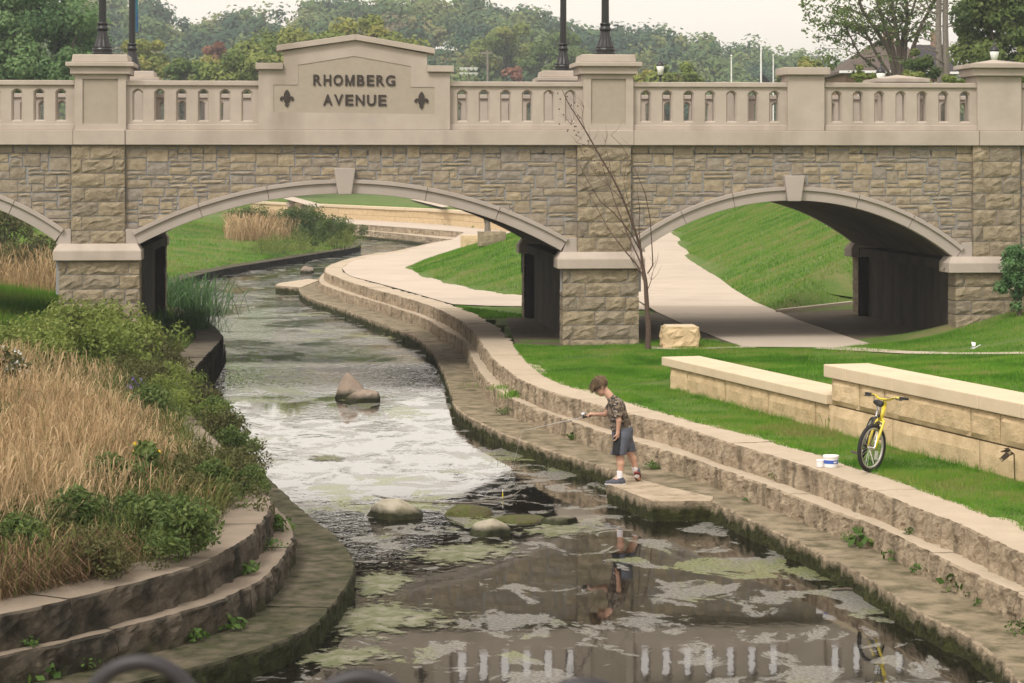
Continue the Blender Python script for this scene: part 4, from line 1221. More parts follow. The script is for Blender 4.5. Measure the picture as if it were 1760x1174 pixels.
# far retaining wall behind the bend
e = empty('far_retaining_wall', (0, 0, 0), 0, 'long pale coursed stone wall on the far bend seen through the main arch', 'stone wall')
rr = random.Random(5)
for li, (z0, z1, L0, ins, mt) in enumerate(((.6, 1.16, 3.2, 0, 'wallblk'), (1.17, 1.60, 4.2, .03, 'wallblk'), (1.61, 1.80, 5.0, -.06, 'wallcap'))):
    p, t = resample(T_W, .5); s = 0
    while s < t[-1]-.5:
        s2 = min(t[-1], s+L0*rr.uniform(.6, 1.3))
        a = np.array([np.interp(s+.02, t, p[:,0]), np.interp(s+.02, t, p[:,1])]); b = np.array([np.interp(s2-.02, t, p[:,0]), np.interp(s2-.02, t, p[:,1])])
        d = (b-a)/2; n_ = np.array([-d[1], d[0]])/np.linalg.norm(d)
        m_ = MB(); m_.obox(np.r_[(a+b)/2+n_*(.3+ins+rr.uniform(-.015,.015)), (z0+z1)/2], np.r_[d, 0], np.r_[n_*.3, 0], (0, 0, (z1-z0)/2))
        bevel(m_.build('wall_block' if mt == 'wallblk' else 'cap_stone', M[mt], e), .02); 
        e.children[-1].data.attributes['tint'].data.foreach_set('value', np.full(8, rr.random(), np.float32))
        s = s2

# ------------------------------------------------------------------ rocks
def rock(name, px, py, wpx, hpx, label, m='rock', seed=0, flat=1.0, z=0.0, ydep=.8, peak=0.0, cat='rock', group=None):
    d = F*(ZC-z)/(py-HY); sc = d/F; a = wpx*sc/2; h = hpx*sc
    bm = bmesh.new(); bmesh.ops.create_icosphere(bm, subdivisions=4, radius=1.0)
    V = np.array([v.co[:] for v in bm.verts]); Fc = [tuple(v.index for v in f.verts) for f in bm.faces]; bm.free()
    n = fbm(V*1.4+seed*3.1, 3, seed)*.28 + fbm(V*5+seed, 2, seed+2)*.05
    V = V*(1+n)[:, None]
    rp = np.random.default_rng(seed+900)
    for _ in range(16):
        pd = rp.normal(size=3); pd[2] = abs(pd[2])*.8; pd /= np.linalg.norm(pd); ds_ = rp.uniform(.62, .88)
        ex = np.maximum(0, V @ pd-ds_); V = V-ex[:, None]*pd*.93
    V = V+(fbm(V*7+seed, 3, seed+5)*.022)[:, None]*V
    V[:, 2] = np.sign(V[:, 2])*np.abs(V[:, 2])**flat
    if peak: V[:, 2] *= 1+peak*np.exp(-((V[:, 0]+.25)**2+V[:, 1]**2)*3)
    lo, hi = V.min(0), V.max(0)
    V[:, 0] = (V[:, 0]-(lo[0]+hi[0])/2)/(hi[0]-lo[0])*2*a
    V[:, 1] = V[:, 1]/(hi[1]-lo[1])*2*a*ydep
    V[:, 2] = V[:, 2]/hi[2]*h
    o = mk(name, V, Fc, M[m], None, smooth=True); o.location = ((px-CX)*sc, d+a*ydep*.3, z)
    return tag(o, label, cat, group)
rock('boulder', 603, 685, 60, 44, 'pinkish pointed boulder rising from the water below the riffle', 'rock', 3, 1.0, peak=1.1)
rock('boulder', 624, 692, 62, 22, 'low brown boulder leaning on the pointed one in the creek', 'rock', 8, .7)
rock('boulder', 680, 891, 104, 31, 'large pale domed boulder in the creek left of the mossy mound', 'rock_y', 12, .75)
rock('boulder', 840, 921, 78, 29, 'smaller pale domed boulder in the creek, nearest to the camera', 'rock_y', 21, .75)
rock('boulder', 962, 901, 66, 13, 'flat pale rock barely above the water, below the landing slab', 'rock_y', 30, .6)
rock('boulder', 527, 470, 26, 13, 'small pinkish boulder far up the creek beyond the bridge', 'rock', 41, .8)
rock('moss_mound', 806, 886, 96, 17, 'dark green moss mound among the creek rocks', 'mossy', 52, .7, cat='moss')
rock('moss_mound', 890, 897, 100, 8, 'low flat green moss mat right of the moss mound', 'mossy', 55, .6, cat='moss')
for k, (px, py, wd, dp, lb) in enumerate([(800,950,230,2.0,'pale green algae mat floating in front of the creek rocks'), (650,1062,300,2.4,'yellow green algae mat beside the dark left ledge, near the bottom'), (565,788,88,1.0,'small weedy algae patch in the bright water upstream of the rocks'),
        (590,1128,260,1.2,'thin algae smear next to the left ledge at the bottom'), (1290,858-10,60,.5,None), (960,912,170,1.2,'wide algae film joining the creek rocks'), (655,1005,170,2.0,'green algae strip along the curved left ledge')]):
    if lb is None: continue
    c = P(px, py, 0); n = 60; sc = c[1]/F
    ang = np.linspace(0, 2*np.pi, n, endpoint=False); rad = 1+.55*fbm(np.c_[np.cos(ang)*1.6+k*7, np.sin(ang)*1.6], 3, k)+.25*fbm(np.c_[np.cos(ang)*6+k, np.sin(ang)*6], 2, k+4)
    ringv = [np.zeros((1, 3))]; fs = []
    nr_ = 7
    for j in range(1, nr_+1):
        f = j/nr_; x = np.cos(ang)*rad*f*wd*sc/2; y = np.sin(ang)*rad*f*dp/2
        z = .005+.018*np.maximum(0, fbm(np.c_[x*5+k, y*5], 3, 6)+.2)*(1-f**3)
        ringv.append(np.c_[x, y, z])
    V = np.vstack(ringv); V[0, 2] = .01; rt_ = np.r_[0., np.repeat(np.arange(1, nr_+1)/nr_, n)]
    for a_ in range(n): fs.append((0, 1+a_, 1+(a_+1) % n))
    for j in range(nr_-1):
        for a_ in range(n): b0 = 1+j*n; fs.append((b0+a_, b0+n+a_, b0+n+(a_+1) % n, b0+(a_+1) % n))
    o = mk('algae_mat', V, fs, M['algae'], None, smooth=True, tint=rt_); o.location = (c[0], c[1], 0); tag(o, lb, 'algae')

# ------------------------------------------------------------------ grass
def blades(q, h, wd, lean, tint, name, m, kind='stuff', segs=1, zoff=None, curve=.5):
    n = len(q); z = groundz(q)-.01 if zoff is None else zoff
    a = rng.uniform(0, 2*np.pi, n); dx, dy = np.cos(a), np.sin(a)
    b = rng.uniform(0, 2*np.pi, n); lx, ly = np.cos(b)*lean, np.sin(b)*lean
    base = np.c_[q, z]
    wv = np.c_[dx*wd/2, dy*wd/2, np.zeros(n)]
    if segs == 1:
        tip = base+np.c_[lx*h, ly*h, h*np.sqrt(np.maximum(.05, 1-lean**2))]
        V = np.stack([base-wv, base+wv, tip], 1).reshape(-1, 3)
        Fc = np.arange(3*n).reshape(n, 3); T = np.repeat(tint, 3)
    else:
        up = h*np.sqrt(np.maximum(.05, 1-lean**2))
        m1 = base+np.c_[lx*h*.30, ly*h*.30, up*.58]; m2 = base+np.c_[lx*h*.72, ly*h*.72, up*.88]
        tip = base+np.c_[lx*h*1.15, ly*h*1.15, up*(1.0-curve*lean*.5)]
        V = np.stack([base-wv, base+wv, m1-wv*.8, m1+wv*.8, m2-wv*1.3, m2+wv*1.3, tip], 1).reshape(-1, 3)
        i = np.arange(n)[:, None]*7
        Fc = np.concatenate([i+np.array([[0,1,3]]), i+np.array([[0,3,2]]), i+np.array([[2,3,5]]), i+np.array([[2,5,4]]), i+np.array([[4,5,6]])])
        T = np.repeat(tint, 7)
    o = mk(name, V, Fc, m, None, tint=T); tag(o, kind=kind); return o
def scatter(poly, dens):
    poly = np.asarray(poly); lo, hi = poly.min(0), poly.max(0)
    n = int(dens*np.prod(hi-lo)); q = rng.uniform(lo, hi, (n, 2)); return q[inside(q, poly)]
# closest lawn, between the steps and the wall
inner, _ = resample(W_RC, .3)
edge_n = inner[(inner[:, 1] > 14) & (inner[:, 1] < 47.0)]
edge_n = edge_n + normals(edge_n)*(-.03+.20*fbm(np.c_[edge_n*1.6], 4, 8)[:, None])
front = np.vstack([edge_n, [BG(S(930), -.35), BG(S(1100), -.3), P(1276,598.5,.85)], P(1400,600,.87)[None]*1, [[5.2, 41.5]], [RW0+RWn*.9+np.array([.2, .6])], [RW0-RWn*.02], [RW1-RWn*.02]])
q = scatter(front, 3600)
# thin out on the bare patches
dn = fbm(q*.8, 3, 31); q = q[(dn > -.25) | (rng.random(len(q)) < .4)]
def lawn_tint(q, lo=0.0): return np.clip(.44+.75*fbm(q*.75, 4, 44)+.35*fbm(q*3.5, 2, 3)+rng.normal(0, .13, len(q))+lo, 0, 1)
hN = rng.uniform(.025, .065, len(q))*(1+1.8*np.maximum(0, fbm(q*1.4, 3, 12)))
blades(q, hN, .006+.003*rng.random(len(q)), rng.uniform(.15, .75, len(q)), lawn_tint(q), 'lawn_grass', M['blade'])
# taller tufts at the foot of the wall
q = np.vstack([rw(s, -abs(rng.normal(0, .14)), 0)[:2] for s in rng.uniform(.2, 19, 5200)]); q = q[fbm(q*1.6, 2, 77) > -.15]
blades(q, rng.uniform(.05, .15, len(q)), np.full(len(q), .007), rng.uniform(.1, .6, len(q)), lawn_tint(q, .05), 'wall_foot_grass', M['blade'])
mid = np.vstack([[RW0+RWn*.64], [RW0+RWn*.64+RWd*w1end], [RW1+RWn*.64], [[14, 20], [15, 40]], [BG(S(1900), -.4), BG(S(1760), -.4), BG(S(1600), -.4)], P(1500,590,.87)[None], P(1440,600,.87)[None], P(1290,600,.86)[None], [RW0+np.array([-.3, 4.5])], [RW0+np.array([-.1, .8])]])
q = scatter(mid, 1000)
sp_w = np.array([P(x, y, 1.0) for x, y in [(1400,598.5),(1480,602),(1560,607),(1640,609),(1720,609),(1800,608)]])
q = q[seg_dist(q, sp_w) > .28]
blades(q, rng.uniform(.035, .09, len(q)), np.full(len(q), .0105), rng.uniform(.15, .7, len(q)), lawn_tint(q, -.02), 'upper_lawn_grass', M['blade'])
emb = np.vstack([toe[1:8], [[9.8, 150], [34, 150], [26, 61]]]); emb = np.vstack([[[8.9, 61.2]], emb])
q = scatter(emb, 190)
q = q[q[:, 0] < 8+ (q[:, 1]-58)*.22+6]
blades(q, rng.uniform(.05, .12, len(q)), np.full(len(q), .024), rng.uniform(.2, .7, len(q)), lawn_tint(q, .12), 'embankment_grass', M['blade'])
q = scatter(mound, 330)
blades(q, rng.uniform(.05, .11, len(q)), np.full(len(q), .02), rng.uniform(.2, .7, len(q)), lawn_tint(q), 'mound_grass', M['blade'])
q = scatter(np.array([P(789,527,.83), P(895,541,.83), P(905,530,.83), P(897,543,.83)+np.array([.2,-.6]), P(836,548,.83), P(822,542,.83)]), 900)
blades(q, rng.uniform(.04, .1, len(q)), np.full(len(q), .016), rng.uniform(.2, .7, len(q)), lawn_tint(q), 'grass_strip', M['blade'])
q = scatter(np.array([P(1115,590,.85), P(1160,578,.85), P(1278,594.5,.85), P(1270,598,.85), P(1120,598,.85)]), 1500)
blades(q, rng.uniform(.04, .09, len(q)), np.full(len(q), .010), rng.uniform(.2, .7, len(q)), lawn_tint(q, -.1), 'grass_patch', M['blade'])
# far left lawn
fl = _lb[_lb[:, 1] > 60]
farlawn = np.vstack([fl, [[-14, 150], [-34, 150], [-30, 58], [-8.2, 58]]])
q = scatter(farlawn, 75)
blades(q, rng.uniform(.06, .16, len(q)), np.full(len(q), .035), rng.uniform(.2, .7, len(q)), lawn_tint(q, .2), 'far_lawn_grass', M['blade'])

def G_(px, py, z=.85):
    w_ = P(px, py, z); return (w_[0], w_[1])
# ------------------------------------------------------------------ dry meadow on the near left bank
lip, _ = resample(W_L2, .25); lip_in = lip-normals(lip)*.42
lip_in = lip_in[(lip_in[:, 1] < 46.5)]
meadow = np.vstack([lip_in, [[-8, 46.3], [-15, 45], [-14, 20]]])
q = scatter(meadow, 620)
dn = fbm(q*.45, 3, 61); d_in = seg_dist(q, lip_in)
keep = (dn > -.28) & (d_in > .12) | (rng.random(len(q)) < .15)
keep &= (q[:, 1] < 38.2+1.5*fbm(q*.8, 2, 3)-1.2*np.clip((-5.5-q[:, 0]), -1, 2))
gp = fbm(q*.33+7, 3, 91)-.10*(d_in < 1.0)
keep &= (gp > -.12) | (rng.random(len(q)) < .25)
q = q[keep]; d_in = d_in[keep]
h = rng.uniform(.40, .95, len(q))*np.clip(.40+d_in*.38, .40, 1)*np.clip(1.25-(q[:, 1]-30)*.045, .6, 1)*(1+.25*fbm(q*.6, 2, 15))
t = np.clip(.45+.45*fbm(q*.7, 3, 81)+rng.normal(0, .16, len(q)), 0, .8)
t = np.where(rng.random(len(q)) < .10, 1.0, t)
blades(q, h, rng.uniform(.004, .010, len(q)), rng.uniform(.08, .55, len(q)), t, 'dry_grass', M['dry'], segs=2)
q2 = scatter(meadow, 420); q2 = q2[(q2[:, 1] < 43) & (q2[:, 0] > -10.5)]
blades(q2, rng.uniform(.15, .55, len(q2)), np.full(len(q2), .009), rng.uniform(.1, .6, len(q2)), np.clip(.45+.5*fbm(q2*.8, 2, 9)+rng.normal(0,.15,len(q2)), 0, 1), 'green_grass', M['meadow'], segs=2)
q3 = scatter(np.array([[*G_(0,1040)], [*G_(150,1010)], [*G_(215,985)], [*G_(160,960)], [*G_(0,985)], [*G_(-120,1010)]]), 1500)
blades(q3, rng.uniform(.25, .6, len(q3)), np.full(len(q3), .006), rng.uniform(.5, .97, len(q3)), np.clip(rng.normal(.5,.25,len(q3)),0,1), 'dead_grass', M['dead'], segs=2, curve=1.2)
q4 = scatter(np.array([[-16, 44.5], [-8.2, 44.5], [-8.0, 60], [-16, 62]]), 260)
blades(q4, rng.uniform(.08, .3, len(q4)), np.full(len(q4), .014), rng.uniform(.1, .6, len(q4)), lawn_tint(q4), 'grass_under_arch', M['blade'])
# brown grass further back, left arch and the point beyond the bridge
bk = np.array([[-22, 60], [-11.2, 59.5], [-11.5, 64], [-14.5, 76], [-24, 82]])
q = scatter(bk, 60); h = rng.uniform(.5, 1.3, len(q))
q_ = q[fbm(q*.25, 2, 33) > -.05]
blades(q_, rng.uniform(.5, 1.4, len(q_)), np.full(len(q_), .02), rng.uniform(.1, .5, len(q_)), np.clip(.3+.4*fbm(q_*.4, 2, 8)+rng.normal(0,.15,len(q_)),0,1), 'dry_grass_beyond', M['dry'], segs=2)
c0 = P(458, 392, 1.2)
pt_ = np.array([P(385,400,1.2), P(450,412,.8), P(520,412,.6), P(535,380,1.2), P(395,372,1.7)])
q = scatter(pt_, 240); qc = pt_.mean(0); qr = np.linalg.norm((q-qc)/np.abs(pt_-qc).max(0), axis=1); q = q[rng.random(len(q)) < np.clip(1.05-qr, 0, 1)*.55*(1+fbm(q*.6, 2, 5))]
blades(q, rng.uniform(.45, 1.45, len(q)), np.full(len(q), .035), rng.uniform(.1, .5, len(q)), np.clip(.5+rng.normal(0,.2,len(q)),0,.9), 'far_dry_grass', M['dry'], segs=2)

# ------------------------------------------------------------------ leafy plants and trees
def leaf_quads(cent, size, n_dir=None, asp=1.6, jitter=1.0):
    n = len(cent)
    a = rng.normal(size=(n, 3)); 
    if n_dir is not None: a = a*jitter+n_dir
    a /= np.linalg.norm(a, axis=1)[:, None]
    b = rng.normal(size=(n, 3)); b -= a*np.sum(a*b, 1)[:, None]; b /= np.linalg.norm(b, axis=1)[:, None]
    c = np.cross(a, b); s = np.asarray(size).reshape(-1, 1)
    u, v = b*s*asp/2, c*s/2
    V = np.stack([cent-u, cent-v*.9+u*.1, cent+u, cent+v*.9+u*.1], 1).reshape(-1, 3)
    return V, np.arange(4*n).reshape(n, 4)
def clump_pts(n, clumps, spread):
    """points on the outer shells of many small clumps"""
    c = clumps[rng.integers(0, len(clumps), n)]
    d = rng.normal(size=(n, 3)); d /= np.linalg.norm(d, axis=1)[:, None]
    r = rng.random(n)**.45
    return c[:, :3]+d*(r*c[:, 3])[:, None]*np.array([1, 1, spread]), c[:, 4], d
def make_shrub(name, n, hh, rad, size, leafm, seed, stems=12, top_flower=None):
    root = empty(name)
    r2 = np.random.default_rng(seed)
    k = max(8, stems*2)
    cl = np.c_[r2.normal(0, rad*.48, k), r2.normal(0, rad*.48, k), hh*(.30+.58*r2.random(k)), rad*(.22+.22*r2.random(k)), r2.random(k)]
    cl[:, 2] -= .35*hh*np.minimum(1, np.hypot(cl[:, 0], cl[:, 1])/rad)**2
    cl[:, 2] = np.maximum(cl[:, 2], .08*hh)
    p, ct, d = clump_pts(n, cl, 1.0); p[:, 2] = np.abs(p[:, 2])
    V, Fc = leaf_quads(p, size*(.6+.8*rng.random(n)), d*.6+np.array([0, 0, .5]), 2.0)
    t = np.clip(.15+.55*ct+rng.normal(0, .18, n), 0, 1)
    mk('foliage', V, Fc, leafm, root, tint=np.repeat(t, 4))
    m_ = MB()
    for j in range(stems):
        c = cl[j % k]; m_.tube([(c[0]*.2, c[1]*.2, -.1), (c[0]*.6, c[1]*.6, c[2]*.6), (c[0], c[1], c[2]+c[3]*.6)], [.009*hh+.003, .006*hh+.002, .002], 4)
    m_.build('stems', M['stem'], root, tint=False)
    if top_flower:
        fm, nf, fs = top_flower
        ii = rng.integers(0, n, nf); top = p[ii]; top = top[top[:, 2] > hh*.45]+np.array([0, 0, .03])
        V, Fc = leaf_quads(np.repeat(top, 4, 0)+rng.normal(0, fs*.35, (len(top)*4, 3)), np.full(len(top)*4, fs), np.array([0, 0, 1.]), 1.2)
        mk('blossom', V, Fc, fm, root, tint=rng.random(len(V)))
    return root
def place(proto, first, loc, sc, rz, label, cat, group=None):
    o = proto if first else copy_tree(proto)
    o.location = loc; o.scale = (sc, sc, sc); o.rotation_euler = (0, 0, rz)
    if 'group' in o: del o['group']
    tag(o, label, cat, group); return o
class Kind:
    def __init__(s, mk_): s.mk = mk_; s.p = None
    def __call__(s, loc, sc, label, cat, group=None, rz=None):
        first = s.p is None
        if first: s.p = s.mk()
        return place(s.p, first, loc, sc, random.uniform(0, 6.28) if rz is None else rz, label, cat, group)
M['fl_w'] = mat('white_blossom', (.62,.62,.58), (.55,.55,.5), 9, .8)
M['fl_y'] = mat('yellow_blossom', (.68,.50,.03), (.6,.42,.02), 9, .8)
M['fl_p'] = mat('purple_blossom', (.22,.13,.42), (.28,.17,.5), 9, .8)
M['leaf_o'] = mat('olive_leaves', None, None, rough=.75, tint=[(.06,.065,.02), (.10,.105,.035), (.15,.14,.055)], transl=.3)
K_dark = Kind(lambda: make_shrub('leafy_shrub', 3200, .75, .5, .032, M['leaf'], 1))
K_dark2 = Kind(lambda: make_shrub('leafy_shrub', 2800, .6, .55, .030, M['leaf_o'], 2))
K_light = Kind(lambda: make_shrub('light_green_shrub', 3000, .8, .7, .036, M['leaf_lt'], 3))
K_olive = Kind(lambda: make_shrub('olive_shrub', 2600, .8, .6, .034, M['leaf_o'], 4))
K_bush = Kind(lambda: make_shrub('bush', 9000, .8, .62, .026, M['leaf'], 14))
K_low = Kind(lambda: make_shrub('low_plant', 2600, .7, .8, .026, M['leaf_lt'], 15))
K_white = Kind(lambda: make_shrub('white_flowered_plant', 700, .8, .4, .04, M['leaf_o'], 5, 12, (M['fl_w'], 120, .028)))
K_yell = Kind(lambda: make_shrub('yellow_flowered_plant', 420, .9, .32, .09, M['leaf'], 6, 10, (M['fl_y'], 26, .05)))
K_purp = Kind(lambda: make_shrub('purple_flowered_plant', 350, .7, .22, .035, M['leaf'], 7, 9, (M['fl_p'], 40, .04)))
def G(px, py, z=.9):
    w_ = P(px, py, z)
    for _ in range(4): z = float(groundz(w_)[0]); w_ = P(px, py, z)
    return (w_[0], w_[1], z-.02)
# green shrubs over the edge of the near steps: (column, base row)
edge_sh = [(20,985),(75,965),(130,945),(180,985),(225,930),(270,945),(310,965),(345,925),(385,905),(395,870),(410,845),(412,818),(395,795),(370,830),(340,880),(372,870),(385,835),(365,800),(350,850),(300,915),(255,925)]
ORD = 'first second third fourth fifth sixth seventh eighth ninth tenth eleventh twelfth thirteenth fourteenth fifteenth sixteenth seventeenth eighteenth nineteenth twentieth twenty-first twenty-second twenty-third twenty-fourth twenty-fifth'.split()
edge_sh.sort()
for i, (x, y) in enumerate(edge_sh):
    (K_dark, K_dark2)[i % 2](G(x, y), random.uniform(.65, 1.0), ('dark green' if i % 2 == 0 else 'olive')+' bushy shrub along the near left steps, '+ORD[i]+' from the left frame edge', 'shrub', 'green shrubs along the near left steps')
for i, (x, y) in enumerate(sorted([(20,860),(12,780),(250,745),(30,740),(185,880)])):
    K_dark(G(x, y), random.uniform(.6, .95), 'dark green leafy plant inside the dry grass, '+ORD[i]+' from the left frame edge', 'shrub', 'green plants among the dry grass')
for i, (x, y) in enumerate(sorted([(60,612),(105,598),(150,605),(190,600),(130,640),(75,650),(225,625),(170,640),(35,640)])):
    K_light(G(x, y), random.uniform(.95, 1.25), 'light green shrub at the foot of the left bridge pier, '+ORD[i]+' from the left', 'shrub', 'light green shrubs below the left pier')
for i, (x, y) in enumerate(sorted([(245,640),(275,625),(215,660),(285,650),(255,690)])):
    K_olive(G(x, y), random.uniform(.65, .9), 'olive brown shrub between the left pier and the water, '+ORD[i]+' from the left', 'shrub', 'olive shrubs on the left bank edge')
for i, (x, y) in enumerate([(290,690),(300,665),(310,720)]):
    K_light(G(x, y), .55, 'bright green tuft hanging over the dark bank block, '+('upper left one', 'middle one', 'lowest one')[i], 'grass tuft', 'green tufts above the dark block')
for i, (x, y, z, s_, kk) in enumerate(((338,712,.6,.75,'o'), (362,742,.55,.8,'d'), (380,770,.5,.8,'o'), (398,796,.45,.75,'d'), (412,822,.6,.6,'o'), (428,846,.83,.5,'d'))):
    w_ = P(x, y, z); (K_olive if kk == 'o' else K_dark)((w_[0], w_[1], z-.05), s_, ('feathery olive' if kk == 'o' else 'dark green')+' plant leaning over the left bank edge, '+ORD[i]+' from the dark block', 'plant', 'plants leaning over the left bank edge')
K_white(G(8, 700), 1.15, 'white flowered plant at the left edge of the dry grass', 'plant')
K_white(G(385, 800), .8, 'pale grey green plant leaning over the bank near the bright water', 'plant')
K_yell(G(350, 775), .95, 'dark leaved plant with yellow flowers on the bank edge', 'plant')
K_yell(G(245, 860), .8, 'small plant with yellow flowers inside the dry grass', 'plant')
K_yell(G(425, 870, .83), .5, 'low shrub with a yellow flower on the curved cap stones', 'plant')
K_purp(G(228, 705), .9, 'purple flowered plant in the dry grass, close to the water side', 'plant')
K_purp(G(45, 740), .9, 'purple flowered plant in the dry grass, at the left edge', 'plant')
# reed clump beside the dark jamb
def make_reed():
    root = empty('reed_clump'); n = 900
    q = rng.normal(0, .45, (n, 2)); h = rng.uniform(.4, 1.0, n)
    o = blades(q, h, np.full(n, .016), rng.uniform(.1, .8, n), np.clip(rng.normal(.45, .2, n), 0, 1), 'leaves', M['leaf_bl'], 'thing', 2, np.zeros(n))
    del o['kind']; o.parent = root; return root
K_reed = Kind(make_reed)
w_ = P(318, 572, .75); K_reed((w_[0], w_[1]+.3, .72), .72, 'bluish green reed clump beside the left pier at the water', 'reeds')
w_ = P(305, 541, .6); K_reed((w_[0], w_[1], .6), 1.25, 'brighter reed clump right against the dark jamb of the left pier', 'reeds')
# bushes on the grassy point beyond the bridge and in the left arch
for x, y, s_, lb in ((545,424,2.3,'dark green bush at the tip of the grassy point'), (578,421,1.7,'dark green bush closest to the far water bend'), (520,412,2.4,'dark bush behind the dry grass on the far point'), (430,405,2.0,'small green bush left of the far dry grass')):
    K_bush(G(x, y, .6), s_, lb, 'bush', None)
for i, (x, y, s_) in enumerate(((450,436,1.0), (480,434,1.2), (520,431,1.3), (555,428,1.3), (590,424,1.1))):
    K_low(G(x, y, .5), s_, 'low bright green plant along the kerb of the far grassy point, '+ORD[i]+' from the left', 'plant', 'low green plants on the far point')
for x, y, s_, lb in ((30,478,1.7,'olive bush standing in the left arch, low one'), (88,482,2.0,'brownish bush hugging the left pier in the left arch'), (10,420,2.2,'yellow green bush high in the left arch')):
    (K_bush if 'dark' in lb else K_olive)(G(x, y, 1.5), s_, lb, 'bush')
# weeds in the joints ------------------------------------------------------
def make_weed(seed, n=70, sz=.048, hh=.14):
    def f():
        root = empty('weed'); r2 = np.random.default_rng(seed)
        a = r2.uniform(0, 2*np.pi, n); r_ = r2.random(n)**.7*hh*1.0; z = hh*(.15+.85*r2.random(n))*(1-.5*r_/hh)
        p = np.c_[np.cos(a)*r_, np.sin(a)*r_, z]
        V, Fc = leaf_quads(p, sz*(.5+.8*r2.random(n)), np.c_[np.cos(a)*.5, np.sin(a)*.5-.3, np.full(n, .8)], 1.4, .5)
        mk('leaves', V, Fc, M['weed'], root, tint=np.repeat(np.clip(r2.normal(.5, .25, n), 0, 1), 4))
        m_ = MB()
        for j in range(6): m_.tube([(0, 0, -.03), tuple(p[j]*.9)], [.004, .002], 4)
        m_.build('stems', M['stem'], root, tint=False); return root
    return f
K_w = [Kind(make_weed(11)), Kind(make_weed(12, 110, .03, .12)), Kind(make_weed(13, 50, .055, .15)), Kind(make_weed(17, 130, .022, .15))]
right_weeds = [(1267,799,zM,.9,'leafy weed on the middle step, above the open ledge corner'), (1343,826,zM,1.25,'tall weed climbing the upper riser below the white tub'), (1490,880,zM,.8,'weed on the middle step under the bicycle'), (1570,918,zM,.9,'round weed on the middle step, right of the bicycle'),
  (1440,912,zL,1.1,'weed on the lower riser, first right of the slab notch'), (1466,930,zL,1.0,'leafy weed at the foot of the lower riser, left one of a pair'), (1488,938,zL,1.5,'tall leafy weed at the foot of the lower riser, right one of a pair'), (1545,960,zL,1.6,'broad leaved weed hanging down the lower riser'),
  (1585,985,zL,1.0,'small weed right of the broad leaved weed'), (1617,988,zL,.8,'dark little weed high on the lower riser'), (1654,1018,zL,1.5,'big leafy weed on the ledge towards the lower right'), (1677,1027,zL,1.0,'weed touching the big leafy one at lower right'), (1689,1040,zL,.8,'pale low weed at the lower right end'), (1755,1090,zL,1.1,'weed at the right frame edge on the ledge'),
  (1291,861,zL,.7,'bright tiny weed at the foot of the riser beside the slab'), (1121,806,zL,1.0,'single leafed weed behind the standing boy'), (988,756,zL,1.1,'low weed at the riser under the fishing reel'), (869,712,zL,1.2,'tall grassy weed on the lower riser upstream of the boy')]
for k, (x, y, z, s_, lb) in enumerate(right_weeds):
    w_ = P(x, y, z); K_w[(k*7) % 4]((w_[0], w_[1]-.02, z), s_, lb, 'weed', 'weeds in the joints of the right steps')
left_weeds = [(478,912,zM,1.4,'green tuft on the curved middle step, upper one'), (468,945,zM,1.1,'green tuft on the curved middle step, lower one'), (421,985,zM,1.0,'mossy weed at the foot of the left upper riser'), (46,1110,zM,.9,'thin weed on the left middle step by the frame edge'),
  (54,1168,zL,1.5,'bright broad weed at the lower left corner'), (135,1148,zL,1.3,'dark leafy weed left of the black railing ring'), (235,1105,zL,1.5,'yellow green weed above the black railing ring'), (301,1098,zL,1.4,'spiky grey weed on the left lower riser'), (338,1100,zL,.9,'small weed right of the spiky grey one'), (383,1062,zL,1.0,'single long leaf weed on the dark lower riser'), (396,1080,zL,1.0,'low yellowish weed on the left ledge')]
for k, (x, y, z, s_, lb) in enumerate(left_weeds):
    w_ = P(x, y, z); K_w[(k*7) % 4]((w_[0], w_[1]-.02, z), s_, lb, 'weed', 'weeds in the joints of the left steps')
def tuft(px, py, z, n, hh, sp, label):
    w_ = P(px, py, z); q = rng.normal(0, 1, (n, 2))*np.array([sp, sp*1.5])
    o = blades(q, rng.uniform(.4, 1, n)*hh, np.full(n, .008), rng.uniform(.1, .7, n), np.clip(rng.normal(.55, .2, n), 0, 1), 'grass_tuft', M['blade'], 'thing', 2, np.full(n, -.01))
    del o['kind']; o.location = (w_[0], w_[1], z); tag(o, label, 'grass tuft')
tuft(862,668,zM,160,.10,.12,'grass tuft on the middle step, further from the boy')
tuft(884,682,zM,260,.16,.11,'bright grass tuft on the middle step, nearer to the boy')
tuft(815,662,zL,120,.05,.22,'flat grass patch on the shaded end of the ledge')
tuft(1345,708,.86,140,.16,.07,'dark grass clump at the foot of the lower wall')
tuft(1432,735,.88,70,.22,.05,'upright leafy tuft against the wall left of the bicycle')
tuft(1553,745,.9,40,.12,.04,'small weed tuft at the wall right of the bicycle')

